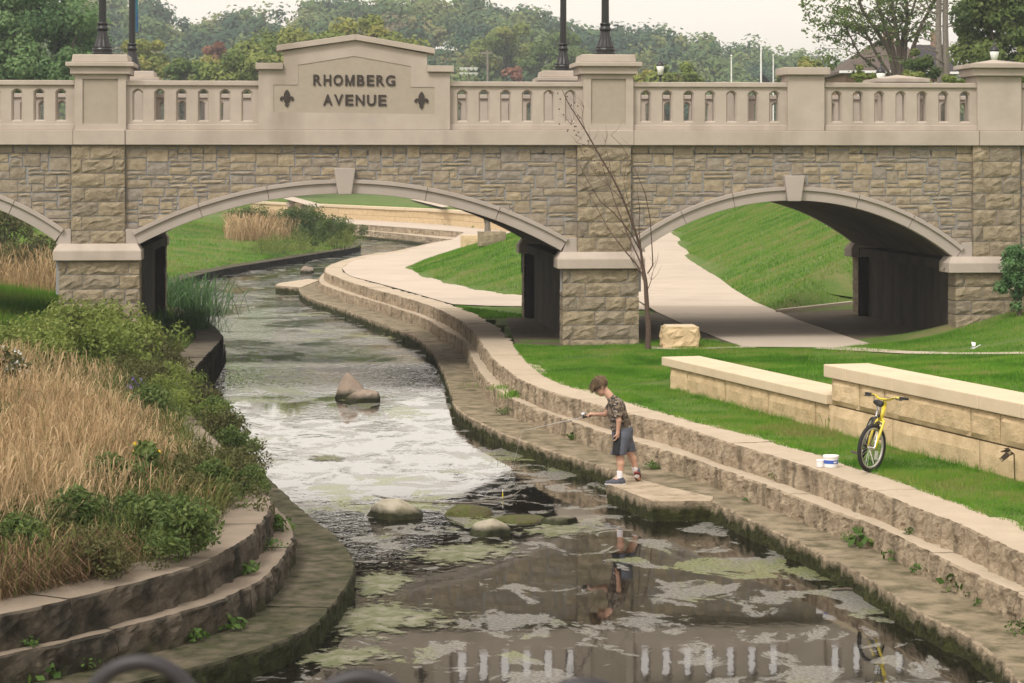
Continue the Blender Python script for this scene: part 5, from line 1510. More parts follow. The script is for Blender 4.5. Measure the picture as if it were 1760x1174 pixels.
def tree(name, base, hh, crown_c, crown_r, n, size, leafm, bark, seed, label, cat='tree', group=None, trunk_r=.22, limbs=7, spread=.75, gaps=.0, nclump=None, lean=0.0):
    e = empty(name, base, 0, label, cat, group)
    r2 = np.random.default_rng(seed)
    k = nclump or 26
    d = r2.normal(size=(k, 3)); d /= np.linalg.norm(d, axis=1)[:, None]
    rr_ = r2.random(k)**.4
    cc = np.array(crown_c)+d*np.array(crown_r)*rr_[:, None]*.82
    cl = np.c_[cc, np.mean(crown_r)*(.20+.20*r2.random(k)), np.clip(.5+r2.normal(0, .22, k), 0, 1)]
    p, ct, dd = clump_pts(n, cl, spread)
    V, Fc = leaf_quads(p, size*(.6+.8*rng.random(n)), dd*.9+np.array([0, -.1, .5]), 1.5, .55)
    mk('crown', V, Fc, leafm, e, tint=np.repeat(np.clip(ct+rng.normal(0, .10, n), 0, 1), 4))
    m_ = MB()
    top = np.array([crown_c[0]*.7, crown_c[1]*.7, crown_c[2]])
    m_.tube([(0, 0, -.6), (top[0]*.3, top[1]*.3, hh*.25), tuple(top*[.8, .8, .8]), tuple(top+[0, 0, crown_r[2]*.4])], [trunk_r*1.25, trunk_r, trunk_r*.65, trunk_r*.2], 8)
    for j in range(limbs):
        c = cl[j % k]; f = r2.uniform(.25, .7); st = top*f
        mid = st*.45+c[:3]*.55+np.array([0, 0, -.15*hh*.3])
        m_.tube([tuple(st), tuple(mid), tuple(c[:3])], [trunk_r*.42, trunk_r*.27, trunk_r*.08], 6)
    m_.build('trunk', bark, e, tint=False)
    return e
def at(px, py, d): return ((px-CX)/F*d, d, ZC-(py-HY)/F*d)
# sapling in front of the bridge
def branch_px(m_, pts, d, r0, r1, n=7, wob=0.0, y0=0.0, y1=0.0):
    pts = np.array(pts, float)
    k = max(len(pts)*3, 8); ti = np.linspace(0, 1, len(pts)); t = np.linspace(0, 1, k)
    x = np.interp(t, ti, pts[:, 0]); y = np.interp(t, ti, pts[:, 1])
    W_ = [(*at(a, b, d+y0+(y1-y0)*f),) for a, b, f in zip(x, y, t)]
    W_ = [np.array([w[0]+.006*math.sin(7*i), w[1], w[2]]) for i, w in enumerate(W_)]
    rad = r0+(r1-r0)*t
    m_.tube(W_, list(rad), n); return W_
zb = float(groundz([P(1113, 601, .84)])[0]); ds = F*(ZC-zb)/(601-HY)
e = empty('bare_sapling', at(1113, 601, ds), 0, 'leafless young tree standing before the bridge beside the stone block', 'tree')
m_ = MB(); br_ = MB(); tw = MB()
branch_px(m_, [(1113,606),(1114,560),(1112,520),(1109,485),(1104,455)], ds, .058, .036, 9)
main = branch_px(br_, [(1105,462),(1100,425),(1090,390),(1072,345),(1050,300),(1028,262),(1006,225),(986,192),(973,170),(966,155)], ds, .028, .006, 7, 0, 0, -.8)
BRS = [([(1107,478),(1094,455),(1070,425),(1046,395),(1022,350),(1005,315)], .016, .5), ([(1104,458),(1086,420),(1068,375),(1052,335),(1040,300),(1030,262)], .015, .9), ([(1113,470),(1122,455),(1121,420),(1117,375),(1108,330),(1092,290),(1068,250),(1050,232)], .012, -.5),
       ([(1100,430),(1080,395),(1055,365),(1030,345),(1010,310),(995,280)], .011, -1.0), ([(1092,395),(1080,350),(1072,310),(1078,275)], .009, .4), ([(1072,345),(1046,320),(1024,300),(1000,262)], .008, .7), ([(1103,440),(1098,400),(1100,360),(1094,320)], .009, -.6), ([(1050,300),(1045,268),(1040,245)], .006, .3), ([(1028,262),(1010,250),(990,245)], .005, -.3), ([(1006,225),(1000,205),(1004,185)], .005, .2), ([(1109,490),(1100,470),(1088,452)], .007, .2), ([(1112,500),(1119,482),(1124,462)], .008, -.3)]
for pts, r0, dy in BRS: branch_px(br_, pts, ds, r0*1.2, .004, 6, 0, 0, dy)
BRS += [([(1110,495),(1098,462),(1082,440),(1062,420)], .010, .6), ([(1098,440),(1075,405),(1040,355),(1012,330),(1002,300)], .010, -.7), ([(1080,370),(1066,330),(1040,285),(1020,240)], .009, .3), ([(1060,320),(1030,275),(1000,240),(982,215)], .007, -.4), ([(1104,470),(1090,430),(1078,400),(1062,345),(1058,310)], .011, 1.1), ([(1118,385),(1112,345),(1096,300),(1088,262)], .007, -.2)]
rt = random.Random(4)
for k in range(90):
    pts, r0, dy = rt.choice(BRS); i = rt.randrange(1, len(pts)); x, y = pts[i]
    f = i/(len(pts)-1)
    L_ = rt.uniform(12, 34); a = rt.uniform(-2.6, -.7)
    branch_px(tw, [(x, y), (x+L_*.5*math.cos(a), y+L_*.5*math.sin(a)), (x+L_*math.cos(a-.15), y+L_*math.sin(a-.15))], ds, .004, .0015, 4, 0, dy*f, dy*f+rt.uniform(-.2, .2))
def rel(m_, e_): m_.V = [tuple(np.array(v)-np.array(e_.location)) for v in m_.V]; return m_
rel(m_, e).build('trunk', M['twig'], e, tint=False); rel(br_, e).build('branches', M['twig'], e, tint=False); rel(tw, e).build('twigs', M['twig'], e, tint=False)['kind'] = 'stuff'
bm_ = MB()
for k in range(34):
    w_ = main[rt.randrange(len(main)//2, len(main))]; x, y, z = w_[0]+rt.gauss(0, .09), w_[1]+rt.gauss(0, .1), w_[2]-abs(rt.gauss(0, .22))
    bm_.tube([(x, y, z-.018), (x, y, z-.006), (x, y, z+.006), (x, y, z+.018)], [.004, .016, .016, .004], 6)
rel(bm_, e).build('withered_leaves', M['twig'], e, tint=False)['kind'] = 'stuff'
# small planted tree on the mound
w_ = G(838, 421, 1.5); tree('staked_tree', w_, 1.3, (0, 0, 1.25), (.35, .35, .3), 260, .12, M['leaf_lt'], M['bark_g'], 3, 'little planted tree with pale trunk on the far grass mound', trunk_r=.13, limbs=3, nclump=7)
for x, y, s_, lb in ((812, 424, .9, 'pale stone block at the far end of the terrace steps'), (845, 421, .9, 'grey stone block behind the little planted tree')):
    w_ = G(x, y, .9); m_ = MB(); V, Fc = stone(-.45, .45, [0]*6, .5, -.35, .35, .05, 5, 4, rr, .6, .4); o = mk('stone_block', V, Fc+[(0, 5, 5, 0)][:0], M['rockface'] if 'grey' in lb else M['wallblk'], None, tint=.5)
    mm = MB(); mm.box(-.43, .43, -.33, .4, 0, .49); b_ = mm.build('block_body', M['wallblk'], o); o.location = w_; o.rotation_euler.z = .2; tag(o, lb, 'stone block')

# bush at the right pier
for k, (x, y, s_) in enumerate(((1745,545,1.9),)):
    zz = 1.5; d = D0+1.4
    tree('evergreen_bush', at(1752, 540, 46.6), 1.2, (0, 0, .85), (.52, .45, .85), 7000, .042, M['leaf_bl'], M['bark'], 61, 'dense green bush growing against the right bridge pier', 'bush', None, .05, 6, .9, nclump=34)
# ------------------------------------------------------------------ wooded hill
crest = np.array([(-500,-30),(-100,-25),(0,-15),(120,-8),(200,0),(262,8),(290,40),(330,45),(380,22),(430,18),(470,36),(520,44),(545,12),(580,2),(640,4),(700,-6),(800,0),(870,6),(920,22),(1000,44),(1080,52),(1160,60),(1220,74),(1280,88),(1330,98),(1400,108),(1500,120),(1700,135),(2300,160)], float)
HD = 520.0
def hill_z(x, y):
    px = CX+F*x/np.maximum(y, 1)*1.0
    cy = np.interp(px, crest[:, 0], crest[:, 1])
    zt = ZC+(HY-cy)*HD/F-12.0
    f = np.clip((y-250)/(HD-250), 0, 1.0); f = f*f*(3-2*f)
    b = np.clip((y-HD)/400, 0, 1)
    return 3.0+(zt-3.0)*f*(1-.25*b)
xs = np.linspace(-260, 260, 70); ys = np.r_[np.linspace(235, 560, 40), np.linspace(600, 1200, 8)]
X, Y = np.meshgrid(xs, ys); Z = hill_z(X, Y); i = np.arange(X.size).reshape(X.shape)
tag(mk('hill', np.c_[X.ravel(), Y.ravel(), Z.ravel()], np.stack([i[:-1,:-1], i[:-1,1:], i[1:,1:], i[1:,:-1]], -1).reshape(-1, 4), M['hill'], smooth=True), kind='structure')
M['forest'] = mat('forest_foliage', None, None, rough=.85, tint=[(.045,.085,.055), (.065,.115,.06), (.09,.145,.06), (.125,.18,.065), (.17,.20,.075), (.20,.19,.09), (.15,.13,.09)], transl=.15, spec=.1)
pts = []
rg = np.random.default_rng(21)
for d in np.arange(330, 545, 9.5):
    w_ = d*.26
    for x in np.arange(-w_, w_, 8.2):
        pts.append((x+rg.uniform(-3.5, 3.5), d+rg.uniform(-4, 4)))
pts = np.array(pts); zz = hill_z(pts[:, 0], pts[:, 1])
row = HY-(zz+11-ZC)*F/pts[:, 1]
pts = pts[row < 165]; zz = zz[row < 165]
Vs, Fs, Ts = [], [], []; nb = 0
for (x, y), z in zip(pts, zz):
    h = rg.uniform(7, 13.5); rx = h*rg.uniform(.34, .5)
    base_t = np.clip(.38+.34*fnoise(x*.03, y*.03, 2.2)*1.6+rg.normal(0, .22), 0, .97)
    k = 9; cl = np.c_[rg.normal(0, rx*.42, k), rg.normal(0, rx*.42, k), h*(.45+.42*rg.random(k)), rx*(.34+.25*rg.random(k)), np.clip(base_t+rg.normal(0, .06, k), 0, 1)]
    n = 720
    p, ct, dd = clump_pts(n, cl, .85)
    p = p+np.array([x, y, z])
    V, Fc = leaf_quads(p, (.60+.25*(y-330)/200)*(.6+.7*rg.random(n)), dd*1.0+np.array([0, -.25, .5]), 1.2, .32)
    Vs.append(V); Fs.append(Fc+nb); nb += len(V); Ts.append(np.repeat(np.clip(ct+rg.normal(0, .05, n), 0, 1), 4))
tag(mk('forest', np.vstack(Vs), np.vstack(Fs), M['forest'], None, tint=np.concatenate(Ts)), kind='stuff')

# trees one can tell apart
def T(px, py_top, py_base, d, wpx, n, size, m, seed, label, bark='bark', **kw):
    n, size = int(n*2.2), size*.62
    x, y, zt = at(px, py_top, d); wd = wpx*d/F/2*1.12
    gz = float(groundz([(x, y)])[0]) if y < 258 else float(hill_z(np.array([x]), np.array([y]))[0])
    hh = zt-gz
    ch = (py_base-py_top)*d/F/2*1.1
    return tree(kw.pop('name', 'tree'), (x, y, gz), hh, (0, 0, hh-ch), (wd, wd*.8, ch), n, size, M[m], M[bark], seed, label, **kw)
M['leaf_y'] = mat('yellowing_leaves', None, None, rough=.75, tint=[(.13,.175,.045), (.19,.23,.055), (.26,.275,.065), (.32,.29,.085)], transl=.3, spec=.1)
M['leaf_r'] = mat('red_leaves', None, None, rough=.75, tint=[(.20,.085,.06), (.26,.12,.08), (.26,.16,.09)], transl=.3, spec=.1)
M['leaf_t'] = mat('blue_green_leaves', None, None, rough=.75, tint=[(.075,.15,.065), (.125,.22,.09), (.175,.28,.115), (.23,.33,.14)], transl=.4, spec=.1)
M['leaf_yg'] = mat('yellow_green_leaves', None, None, rough=.75, tint=[(.09,.14,.035), (.14,.195,.05), (.20,.245,.065), (.26,.28,.085)], transl=.3, spec=.1)
M['leaf_m'] = mat('mid_green_leaves', None, None, rough=.75, tint=[(.05,.085,.025), (.085,.14,.038), (.13,.19,.052), (.18,.225,.07)], transl=.3, spec=.1)
T(55, -60, 175, 118, 250, 17000, .24, 'leaf_t', 101, 'large dense green tree behind the left end of the bridge', trunk_r=.35, nclump=60)
T(150, 60, 175, 112, 95, 4000, .22, 'leaf_t', 102, 'smaller green tree crowding right of the large left one', nclump=24)
T(250, 60, 160, 210, 130, 3200, .42, 'leaf_y', 103, 'yellow green tree left of the red tree', nclump=22)
T(320, 95, 170, 190, 120, 2600, .4, 'leaf_m', 104, 'low green tree behind the balusters left of the name panel', nclump=20)
T(378, 68, 130, 260, 62, 1500, .45, 'leaf_r', 105, 'red autumn tree on the slope left of the name panel', nclump=12)
T(415, 72, 180, 185, 140, 4500, .38, 'leaf_yg', 106, 'green tree just left of the name panel', nclump=24)
T(350, 88, 160, 230, 110, 2200, .42, 'leaf_y', 107, 'pale yellowish tree below the red one', nclump=16)
T(520, 34, 170, 195, 240, 8500, .42, 'leaf_yg', 108, 'broad green tree rising behind the left half of the name panel', nclump=34)
T(630, 28, 150, 215, 200, 6000, .44, 'leaf_y', 109, 'yellowing tree rising above the peak of the name panel', nclump=28)
T(455, 56, 170, 205, 120, 3400, .4, 'leaf_yg', 110, 'yellow green tree above the left shoulder of the name panel', nclump=20)
T(870, 24, 120, 330, 150, 3400, .6, 'leaf_yg', 111, 'rounded bright green tree on the hill right of the name panel', nclump=20)
T(960, 48, 140, 320, 130, 2600, .6, 'leaf_m', 112, 'rounded green tree on the hill behind the middle lamp posts', nclump=20)
T(880, 100, 150, 300, 36, 700, .5, 'leaf_r', 113, 'small rusty tree low on the hill right of the utility pole', nclump=8)
T(1165, 102, 175, 170, 120, 3400, .3, 'leaf_yg', 114, 'round green bush tree right of the middle pillar behind the balusters', nclump=20)
T(1115, 108, 170, 190, 60, 1500, .32, 'leaf_y', 115, 'small brownish tree behind the middle pillar', nclump=12)
T(1226, 60, 100, 420, 22, 500, .5, 'leaf_bl', 116, 'pointed dark conifer standing above the hill line', name='conifer', nclump=8)
T(1370, 96, 160, 190, 90, 1800, .34, 'leaf_y', 117, 'yellow green tree beyond the flagpoles', nclump=14)
# far dark hedge seen through the top of the main arch
for k, x in enumerate((575, 600, 625, 648)):
    T(x, 326, 352, 205, 44, 700, .35, 'leaf', 120+k, ('leftmost','second','third','rightmost')[k]+' dark shrub of the hedge row under the keystone of the main arch', name='hedge_shrub', cat='hedge', nclump=8, trunk_r=.08, group='dark hedge beyond the main arch')
m_ = MB(); a, b, c_, d_ = (P(489,342,1.9), P(500,339,1.95), P(552,352,1.86), P(540,356,1.84))
flat('concrete_ramp', [P(487,341,2.1), P(545,357,2.1), P(556,352,2.1), P(503,338,2.1)], 2.1, M['path'])
flat('upper_walk', [P(705,343,1.98), P(760,356.5,1.98), P(772,355,1.98), P(735,342,1.98)], 1.99, M['path'])
rock('boulder', 500, 352, 16, 7, 'dark boulder by the concrete ramp under the main arch, left one', 'rock', 61, z=1.7); rock('boulder', 521, 358, 18, 7, 'dark boulder by the concrete ramp under the main arch, right one', 'rock', 62, z=1.7)

# the open multi-stemmed tree at right with a thin crown
def open_tree():
    d = 105.0; bx, by, _ = at(1545, 110, d); gz = float(groundz([(bx, by)])[0])
    e = empty('multi_stem_tree', (bx, by, gz), 0, 'tall many-stemmed tree with a thin crown right of the flagpoles', 'tree')
    m_ = MB(); lf = []
    stems = [([(1540,150),(1530,90),(1505,50),(1480,15),(1470,-30),(1440,-80)],.20), ([(1541,150),(1536,90),(1520,40),(1500,-20),(1490,-70)],.22), ([(1545,150),(1545,80),(1535,20),(1530,-40)],.24), ([(1550,150),(1556,80),(1560,20),(1552,-60)],.22),
             ([(1552,150),(1566,90),(1585,40),(1608,0),(1625,-40)],.20), ([(1538,140),(1510,100),(1490,60),(1468,35),(1452,8)],.13), ([(1540,150),(1500,112),(1478,95),(1450,40),(1420,42)],.11), ([(1548,140),(1550,60),(1572,10),(1580,-50)],.16)]
    r2 = random.Random(8)
    for pts, r0 in stems:
        W_ = branch_px(m_, pts, d, r0*.62, r0*.2, 7, 0, 0, r2.uniform(-1.5, 1.5))
        for k in range(11):
            i = r2.randrange(len(W_)//3, len(W_)); p = W_[i]
            L_ = r2.uniform(.7, 2.0); a = r2.uniform(0, 6.28); el = r2.uniform(-.15, .8)
            q = p+L_*np.array([math.cos(a)*math.cos(el), math.sin(a)*math.cos(el), math.sin(el)])
            m_.tube([p, (p+q)/2+np.array([0, 0, .12]), q], [r0*.14+.012, r0*.09+.01, .008], 5); lf.append((q, .55)); lf.append(((p+q)/2, .4))
    for x, y, s_ in [(1440,10,1.0),(1420,30,1.0),(1450,30,.9),(1400,20,.8),(1395,45,.7),(1470,0,1.2),(1385,18,.5),(1478,60,.8),(1462,80,.8),(1440,98,.7),(1425,110,.6),(1480,105,.7),(1500,-10,1.3),(1540,-30,1.5),(1590,-20,1.4),(1430,-10,1.1),(1405,-5,.9),(1455,55,.6),(1415,70,.4),(1470,120,.7),(1520,5,.9),(1560,30,.8),(1590,25,.8),(1510,30,.6),(1576,55,.6),(1550,5,1.0),(1485,25,.7),(1600,50,.6)]:
        w_ = np.array(at(x, y, d+r2.uniform(-1.2, 1.2))); lf += [(w_+np.array([r2.gauss(0, .35*s_), r2.gauss(0, .5), r2.gauss(0, .3*s_)]), .42*s_) for _ in range(int(4*s_)+1)]
    rel(m_, e).build('trunk', M['bark'], e, tint=False)
    cl = np.array([(*(p-np.array(e.location)), r_, r2.random()) for p, r_ in lf])
    n = 5600; p, ct, dd = clump_pts(n, cl, .8)
    V, Fc = leaf_quads(p, .105*(.6+.8*rng.random(n)), dd*.5+np.array([0, 0, .6]), 1.5)
    mk('crown', V, Fc, M['leaf_m'], e, tint=np.repeat(np.clip(.3+.6*ct+rng.normal(0, .2, n), 0, 1), 4))
    d = 100.0
    for k, (pts, lb) in enumerate((([(1617,150),(1614,90),(1612,40),(1616,-60)], 'bare grey trunk right of the many-stemmed tree, left of two'), ([(1627,150),(1626,95),(1624,40),(1626,-60)], 'bare grey trunk right of the many-stemmed tree, right of two'))):
        e = empty('grey_trunked_tree', at(pts[0][0], 150, d), 0, lb, 'tree'); gz = float(groundz([e.location[:2]])[0])
        m_ = MB(); W_ = branch_px(m_, [(pts[0][0], 260)]+pts, d, .17, .11, 9)
        for j in range(14):
            p = W_[r2.randrange(len(W_)//3, len(W_))]; a = r2.uniform(0, 6.28); L_ = r2.uniform(.5, 1.5)
            m_.tube([p, p+L_*np.array([math.cos(a), math.sin(a)*.5, .3]), p+1.6*L_*np.array([math.cos(a+.3), math.sin(a)*.5, .25])], [.035, .02, .007], 5)
        rel(m_, e).build('trunk', M['bark_g'], e, tint=False)
        cl = np.c_[r2.gauss(0, .1)+np.random.default_rng(k).normal(0, 1.0, (14, 2)), np.random.default_rng(k+3).uniform(5.2, 9, 14), np.full(14, .7), np.random.default_rng(k).random(14)]
        p, ct, dd = clump_pts(1200, cl, .8); V, Fc = leaf_quads(p, .16, dd*.5+np.array([0, 0, .6]), 1.5); mk('crown', V, Fc, M['leaf_m'], e, tint=np.repeat(ct, 4))
open_tree()
T(1718, -80, 150, 96, 165, 12000, .2, 'leaf', 131, 'dark dense tree at the right edge behind the pyramid topped pillar', trunk_r=.25, nclump=70)
T(1672, 40, 140, 104, 60, 2200, .2, 'leaf_m', 132, 'green tree between the grey trunks and the dark right tree', nclump=22)
T(1585, 78, 150, 98, 62, 2200, .16, 'leaf', 133, 'dark green bush tree in front of the dark roofed house', nclump=18)
for k, (x, y, wd, lb) in enumerate(((1478,103,16,'small yellow green shrub beside the brown roofed house'), (1500,120,18,'small yellow green shrub left of the near lantern'), (1566,112,44,'broad yellow green shrub behind the far pyramid pillar top'), (1592,126,24,'low yellow green shrub right of the far pyramid top'), (1640,126,60,'yellow green hedge shrub left of the pyramid topped pillar'), (1668,104,34,'taller yellow green shrub touching the pyramid topped pillar'), (1752,70,40,'yellow green shrub at the right frame edge'))):
    T(x, y, 160, 86, wd, 900, .13, 'leaf_lt', 140+k, lb, name='shrub', cat='shrub', nclump=14, trunk_r=.04, limbs=3)

# ------------------------------------------------------------------ houses beyond the bridge at right
def house(x0, x1, yeave, yridge, d, label, roofm, hip):
    a = np.array(at(x0, yeave, d)); b = np.array(at(x1, yeave, d)); rz = at(x0, yridge, d)[2]
    e = empty('house', (a[0], d, 4.6), 0, label, 'house')
    wd = b[0]-a[0]; ze = a[2]-4.6; zr = rz-4.6; dp = 8.0
    m_ = MB(); m_.box(.3, wd-.3, .3, dp-.3, -1, ze+.02); m_.build('wall', M['brick'], e)
    h = wd*hip
    m_ = MB(); m_.add([(0,0,ze),(wd,0,ze),(wd,dp,ze),(0,dp,ze),(h,dp/2,zr),(wd-h*.3,dp/2,zr),(0,0,ze-.12),(wd,0,ze-.12),(wd,dp,ze-.12),(0,dp,ze-.12)], [(0,1,5,4),(1,2,5),(2,3,4,5),(3,0,4),(9,8,7,6),(6,7,1,0),(7,8,2,1),(8,9,3,2),(9,6,0,3)])
    r_ = m_.build('roof', roofm, e)
    m_ = MB(); m_.box(wd*.62, wd*.62+.5, dp*.45, dp*.45+.5, zr-.6, zr+.7); m_.build('chimney', M['brick'], r_)
    m_ = MB(); m_.box(-.05, wd+.05, -.12, -.01, ze-.10, ze+.02); m_.build('gutter', M['white'], e)
    for k in range(3):
        s = wd*(.2+.26*k); m_ = MB(); m_.box(s, s+.9, .262, .295, ze-1.6, ze-.5); wn = m_.build('window', M['white'], e)
        m_ = MB(); m_.box(s+.06, s+.84, .25, .259, ze-1.54, ze-.56); m_.build('pane', M['glass_d'], wn)
house(1444, 1600, 122, 62, 112, 'brown roofed house half hidden behind the many-stemmed tree', M['roof_b'], .55)
house(1582, 1650, 124, 70, 118, 'dark roofed house behind the two grey trunks', M['roof_d'], .15)

# ------------------------------------------------------------------ poles, lanterns
def lantern_post(px, ytop, d, label, k=1.0):
    x, y, zt = at(px, ytop, d); gz = 4.4
    e = empty('lantern_post', (x, y, gz), 0, label, 'lamp post', 'small lanterns beyond the bridge'); h = zt-gz
    m_ = MB(); m_.lathe([(.11,-.6),(.11,.5),(.07,.6),(.055,h-.95),(.09,h-.9),(.09,h-.85)], n=12); m_.build('post', M['black'], e)
    m_ = MB(); m_.lathe([(.10,h-.85),(.19,h-.45),(.17,h-.42)], n=12); m_.build('lantern_glass', M['glass_w'], e, smooth=True)
    m_ = MB(); m_.lathe([(.20,h-.42),(.19,h-.36),(.10,h-.24),(.05,h-.2),(.035,h-.08),(.008,h)], n=12); m_.build('lantern_cap', M['black'], e, smooth=True)
lantern_post(1709, 70, 92, 'white glass lantern above the pyramid topped pillar at right')
lantern_post(1514, 107, 92, 'white glass lantern left of the far pyramid pillar top')
lantern_post(1583, 126, 110, 'dark little lantern right of the far pyramid pillar top')
lantern_post(1135, 98, 110, 'black lantern post right of the middle pillar')
def pole(px, ytop, d, r_, label, finial):
    x, y, zt = at(px, ytop, d); e = empty('flagpole', (x, y, 3), 0, label, 'flagpole', 'white flagpoles beyond the bridge')
    m_ = MB(); m_.lathe([(r_,-.5),(r_,.3*(zt-3)),(r_*.7,zt-3)], n=10); m_.build('pole', M['white'], e)
    m_ = MB(); m_.lathe([(.01,zt-3),(r_*1.6,zt-3+r_*1.5),(.01,zt-3+r_*3)], n=10); m_.build('finial', M['glass_w'], e)
    return e
pole(1257, 98, 160, .055, 'short white flagpole, leftmost of the three on the skyline', 1)
fp = pole(1308, 72, 160, .07, 'tallest white flagpole, middle of the three on the skyline', 1)
pole(1329, 97, 160, .05, 'short white flagpole, rightmost of the three on the skyline', 1)
x, y, z = at(1309, 126, 160); m_ = MB(); V = [(.08+.12*j, .06*math.sin(j*1.2), (zz_)-.12*j) for j in range(5) for zz_ in (z-3, z-3-1.0)]
m_.add(V, [(2*j, 2*j+2, 2*j+3, 2*j+1) for j in range(4)]); m_.build('drooping_flag', M['black'], fp)
x, y, z = at(838, 86, 240); e = empty('utility_pole', (x, y, 3), 0, 'grey utility pole on the hill foot right of the name panel', 'utility pole')
m_ = MB(); m_.lathe([(.14,-1),(.10,z-3)], n=10); m_.build('pole', M['bark_g'], e)
m_ = MB(); m_.box(-.7, .5, -.06, .06, z-3-.4, z-3-.25); m_.build('crossarm', M['bark_g'], e)
m_ = MB(); m_.tube([(0,0,z-3-.2),(-4,0,z-3-.55),(-9,.5,z-3-.95),(-16,1,z-3-1.1)], .018, 5); m_.tube([(0,0,z-3-.5),(-4,0,z-3-.9),(-9,.5,z-3-1.3),(-16,1,z-3-1.5)], .018, 5); m_.build('wires', M['bark_g'], e)
x, y, z = at(806, 118, 250); e = empty('floodlight_mast', (x, y, 3), 0, 'bank of white floodlights low on the hill right of the name panel', 'floodlight')
m_ = MB(); m_.lathe([(.12,-1),(.10,z-3)], n=10); m_.build('mast', M['bark_g'], e)
for j in range(8):
    m_ = MB(); m_.lathe([(.10,0),(.26,.22),(.27,.3)], c=(-.75+.5*(j % 4), -.3, z-3-.2-.55*(j//4)), n=10); m_.build('lamp', M['white'], e)

# ------------------------------------------------------------------ stone block by the sapling
zb = .85; w_ = P(1168, 598, zb); sc_ = w_[1]/F
e = empty('stone_block', (w_[0], w_[1], zb), R(4), 'squared rough limestone block standing by the bare sapling', 'stone block')
wd, hh, dp = 61*sc_, 40*sc_, .5
rr = random.Random(9)
m_ = MB()
for face in range(4):
    L_ = wd if face % 2 == 0 else dp
    V, Fc = stone(-L_/2, L_/2, [0]*8, hh-.03, -(dp if face % 2 == 0 else wd)/2+.04, 0, .09, 7, 5, rr, .7, .25)
    a = face*math.pi/2; V = [(s*math.cos(a)-w2*math.sin(a), s*math.sin(a)+w2*math.cos(a), z) for s, w2, z in V]
    m_.add(V, Fc)
b_ = m_.build('rough_sides', M['wallblk'], e)
m_ = MB(); m_.box(-wd/2+.05, wd/2-.05, -dp/2+.05, dp/2-.05, .0, hh); m2 = m_.build('sawn_top', M['wallcap'], e); bevel(m2, .02)

# ------------------------------------------------------------------ tubs, litter, dead plant, float
def tub(px, py, wpx, hpx, label, band):
    w_ = P(px, py, zT+.005); sc_ = w_[1]/F; r_ = wpx*sc_/2; h = hpx*sc_
    e = empty('bait_tub', (w_[0], w_[1]+r_, zT+.004), R(20), label, 'tub')
    m_ = MB(); m_.lathe([(r_*.84,0),(r_*.88,h*.30)], n=28); m_.build('base', M['white'], e, smooth=False)
    m_ = MB(); m_.lathe([(r_*.882,h*.30),(r_*.93,h*.62)], n=28); m_.build('label_band', M['blue'] if band else M['white'], e)
    m_ = MB(); m_.lathe([(r_*.93,h*.62),(r_*.95,h*.84)], n=28); m_.build('rim_band', M['white'], e)
    m_ = MB(); m_.lathe([(r_*1.0,h*.82),(r_*1.02,h*.95),(r_*.98,h),(r_*.9,h*.985)], n=28); m_.build('lid', M['white'], e)
    if band:
        for j, (a0, zz_, ww, hh_) in enumerate(((-1.7, .46, .26, .035), (-1.62, .40, .18, .02), (-1.25, .50, .12, .03))):
            V = []; rad = r_*.925
            for f in np.linspace(0, 1, 5):
                for s in (-1, 1): V.append((rad*math.cos(a0+ww*f*2), rad*math.sin(a0+ww*f*2), h*(zz_+s*hh_)))
            mk('print', V, [(2*i, 2*i+2, 2*i+3, 2*i+1) for i in range(4)], M['white'], e)
tub(1430, 804, 28, 20, 'white plastic tub with a blue band beside the bicycle wheel', True)
tub(1411, 803, 15, 12, 'small white plastic cup left of the blue banded tub', False)
w_ = G(1672, 603, 1.2); m_ = MB()
V = [(-.05,0,0),(.05,.02,.0),(.065,.03,.13),(-.03,.01,.15),(-.02,-.03,.07),(.05,-.015,.075)]
o = mk('litter', V+[(v[0], v[1]+.006, v[2]) for v in V], [(0,1,5,4),(4,5,2,3),(7,6,10,11),(11,10,9,8)], M['white'], None, tint=.5); o.location = (w_[0], w_[1], w_[2]+.03); o.scale = (.9, .9, .9)
o.location.z += .02; tag(o, 'scrap of white litter in the grass right of the path', 'litter')
m_ = MB(); m_.tube([(0,0,0),(.1,0,.06),(.16,0,.09)], .008, 5); st = m_.build('loose_end', M['white'], o)
def dead_plant():
    p = np.array(rw(sl(1750), -.12, .9)); e = empty('withered_plant', tuple(p), 0, 'withered brown plant against the wall at the right frame edge', 'plant')
    V = []; Fc = []; r2 = random.Random(2)
    m_ = MB()
    for k in range(11):
        a = r2.uniform(2.2, 4.2); el = r2.uniform(-.5, .4); L_ = r2.uniform(.10, .17); dr = np.array([math.cos(a)*math.cos(el), -.3, math.sin(el)]); dr /= np.linalg.norm(dr)
        o_ = np.array([.06, 0, .25]); b0 = len(V); s = np.cross(dr, [0, 1, .2]); s /= np.linalg.norm(s)
        q = o_+dr*.05; V += [tuple(q), tuple(q+dr*L_*.5+s*.018), tuple(q+dr*L_-np.array([0, 0, .03])), tuple(q+dr*L_*.5-s*.018)]; Fc.append((b0, b0+1, b0+2, b0+3)); m_.tube([o_, q], .004, 4)
    mk('leaves', V, Fc, M['bark'], e, tint=.5); m_.tube([(.07,0,-.1),(.06,0,.25)], .008, 5); m_.build('stem', M['stem'], e)
dead_plant()
w_ = P(864, 857, 0); e = empty('fishing_float', (w_[0], w_[1], 0), 0, 'thin yellow fishing float standing upright in the dark water', 'fishing float')
m_ = MB(); m_.lathe([(.003,-.03),(.006,0),(.008,.05),(.004,.09)], n=10); m_.build('body', M['yellow'], e)
m_ = MB(); m_.lathe([(.0045,.085),(.004,.13)], n=8); m_.build('tip', M['white'], e)
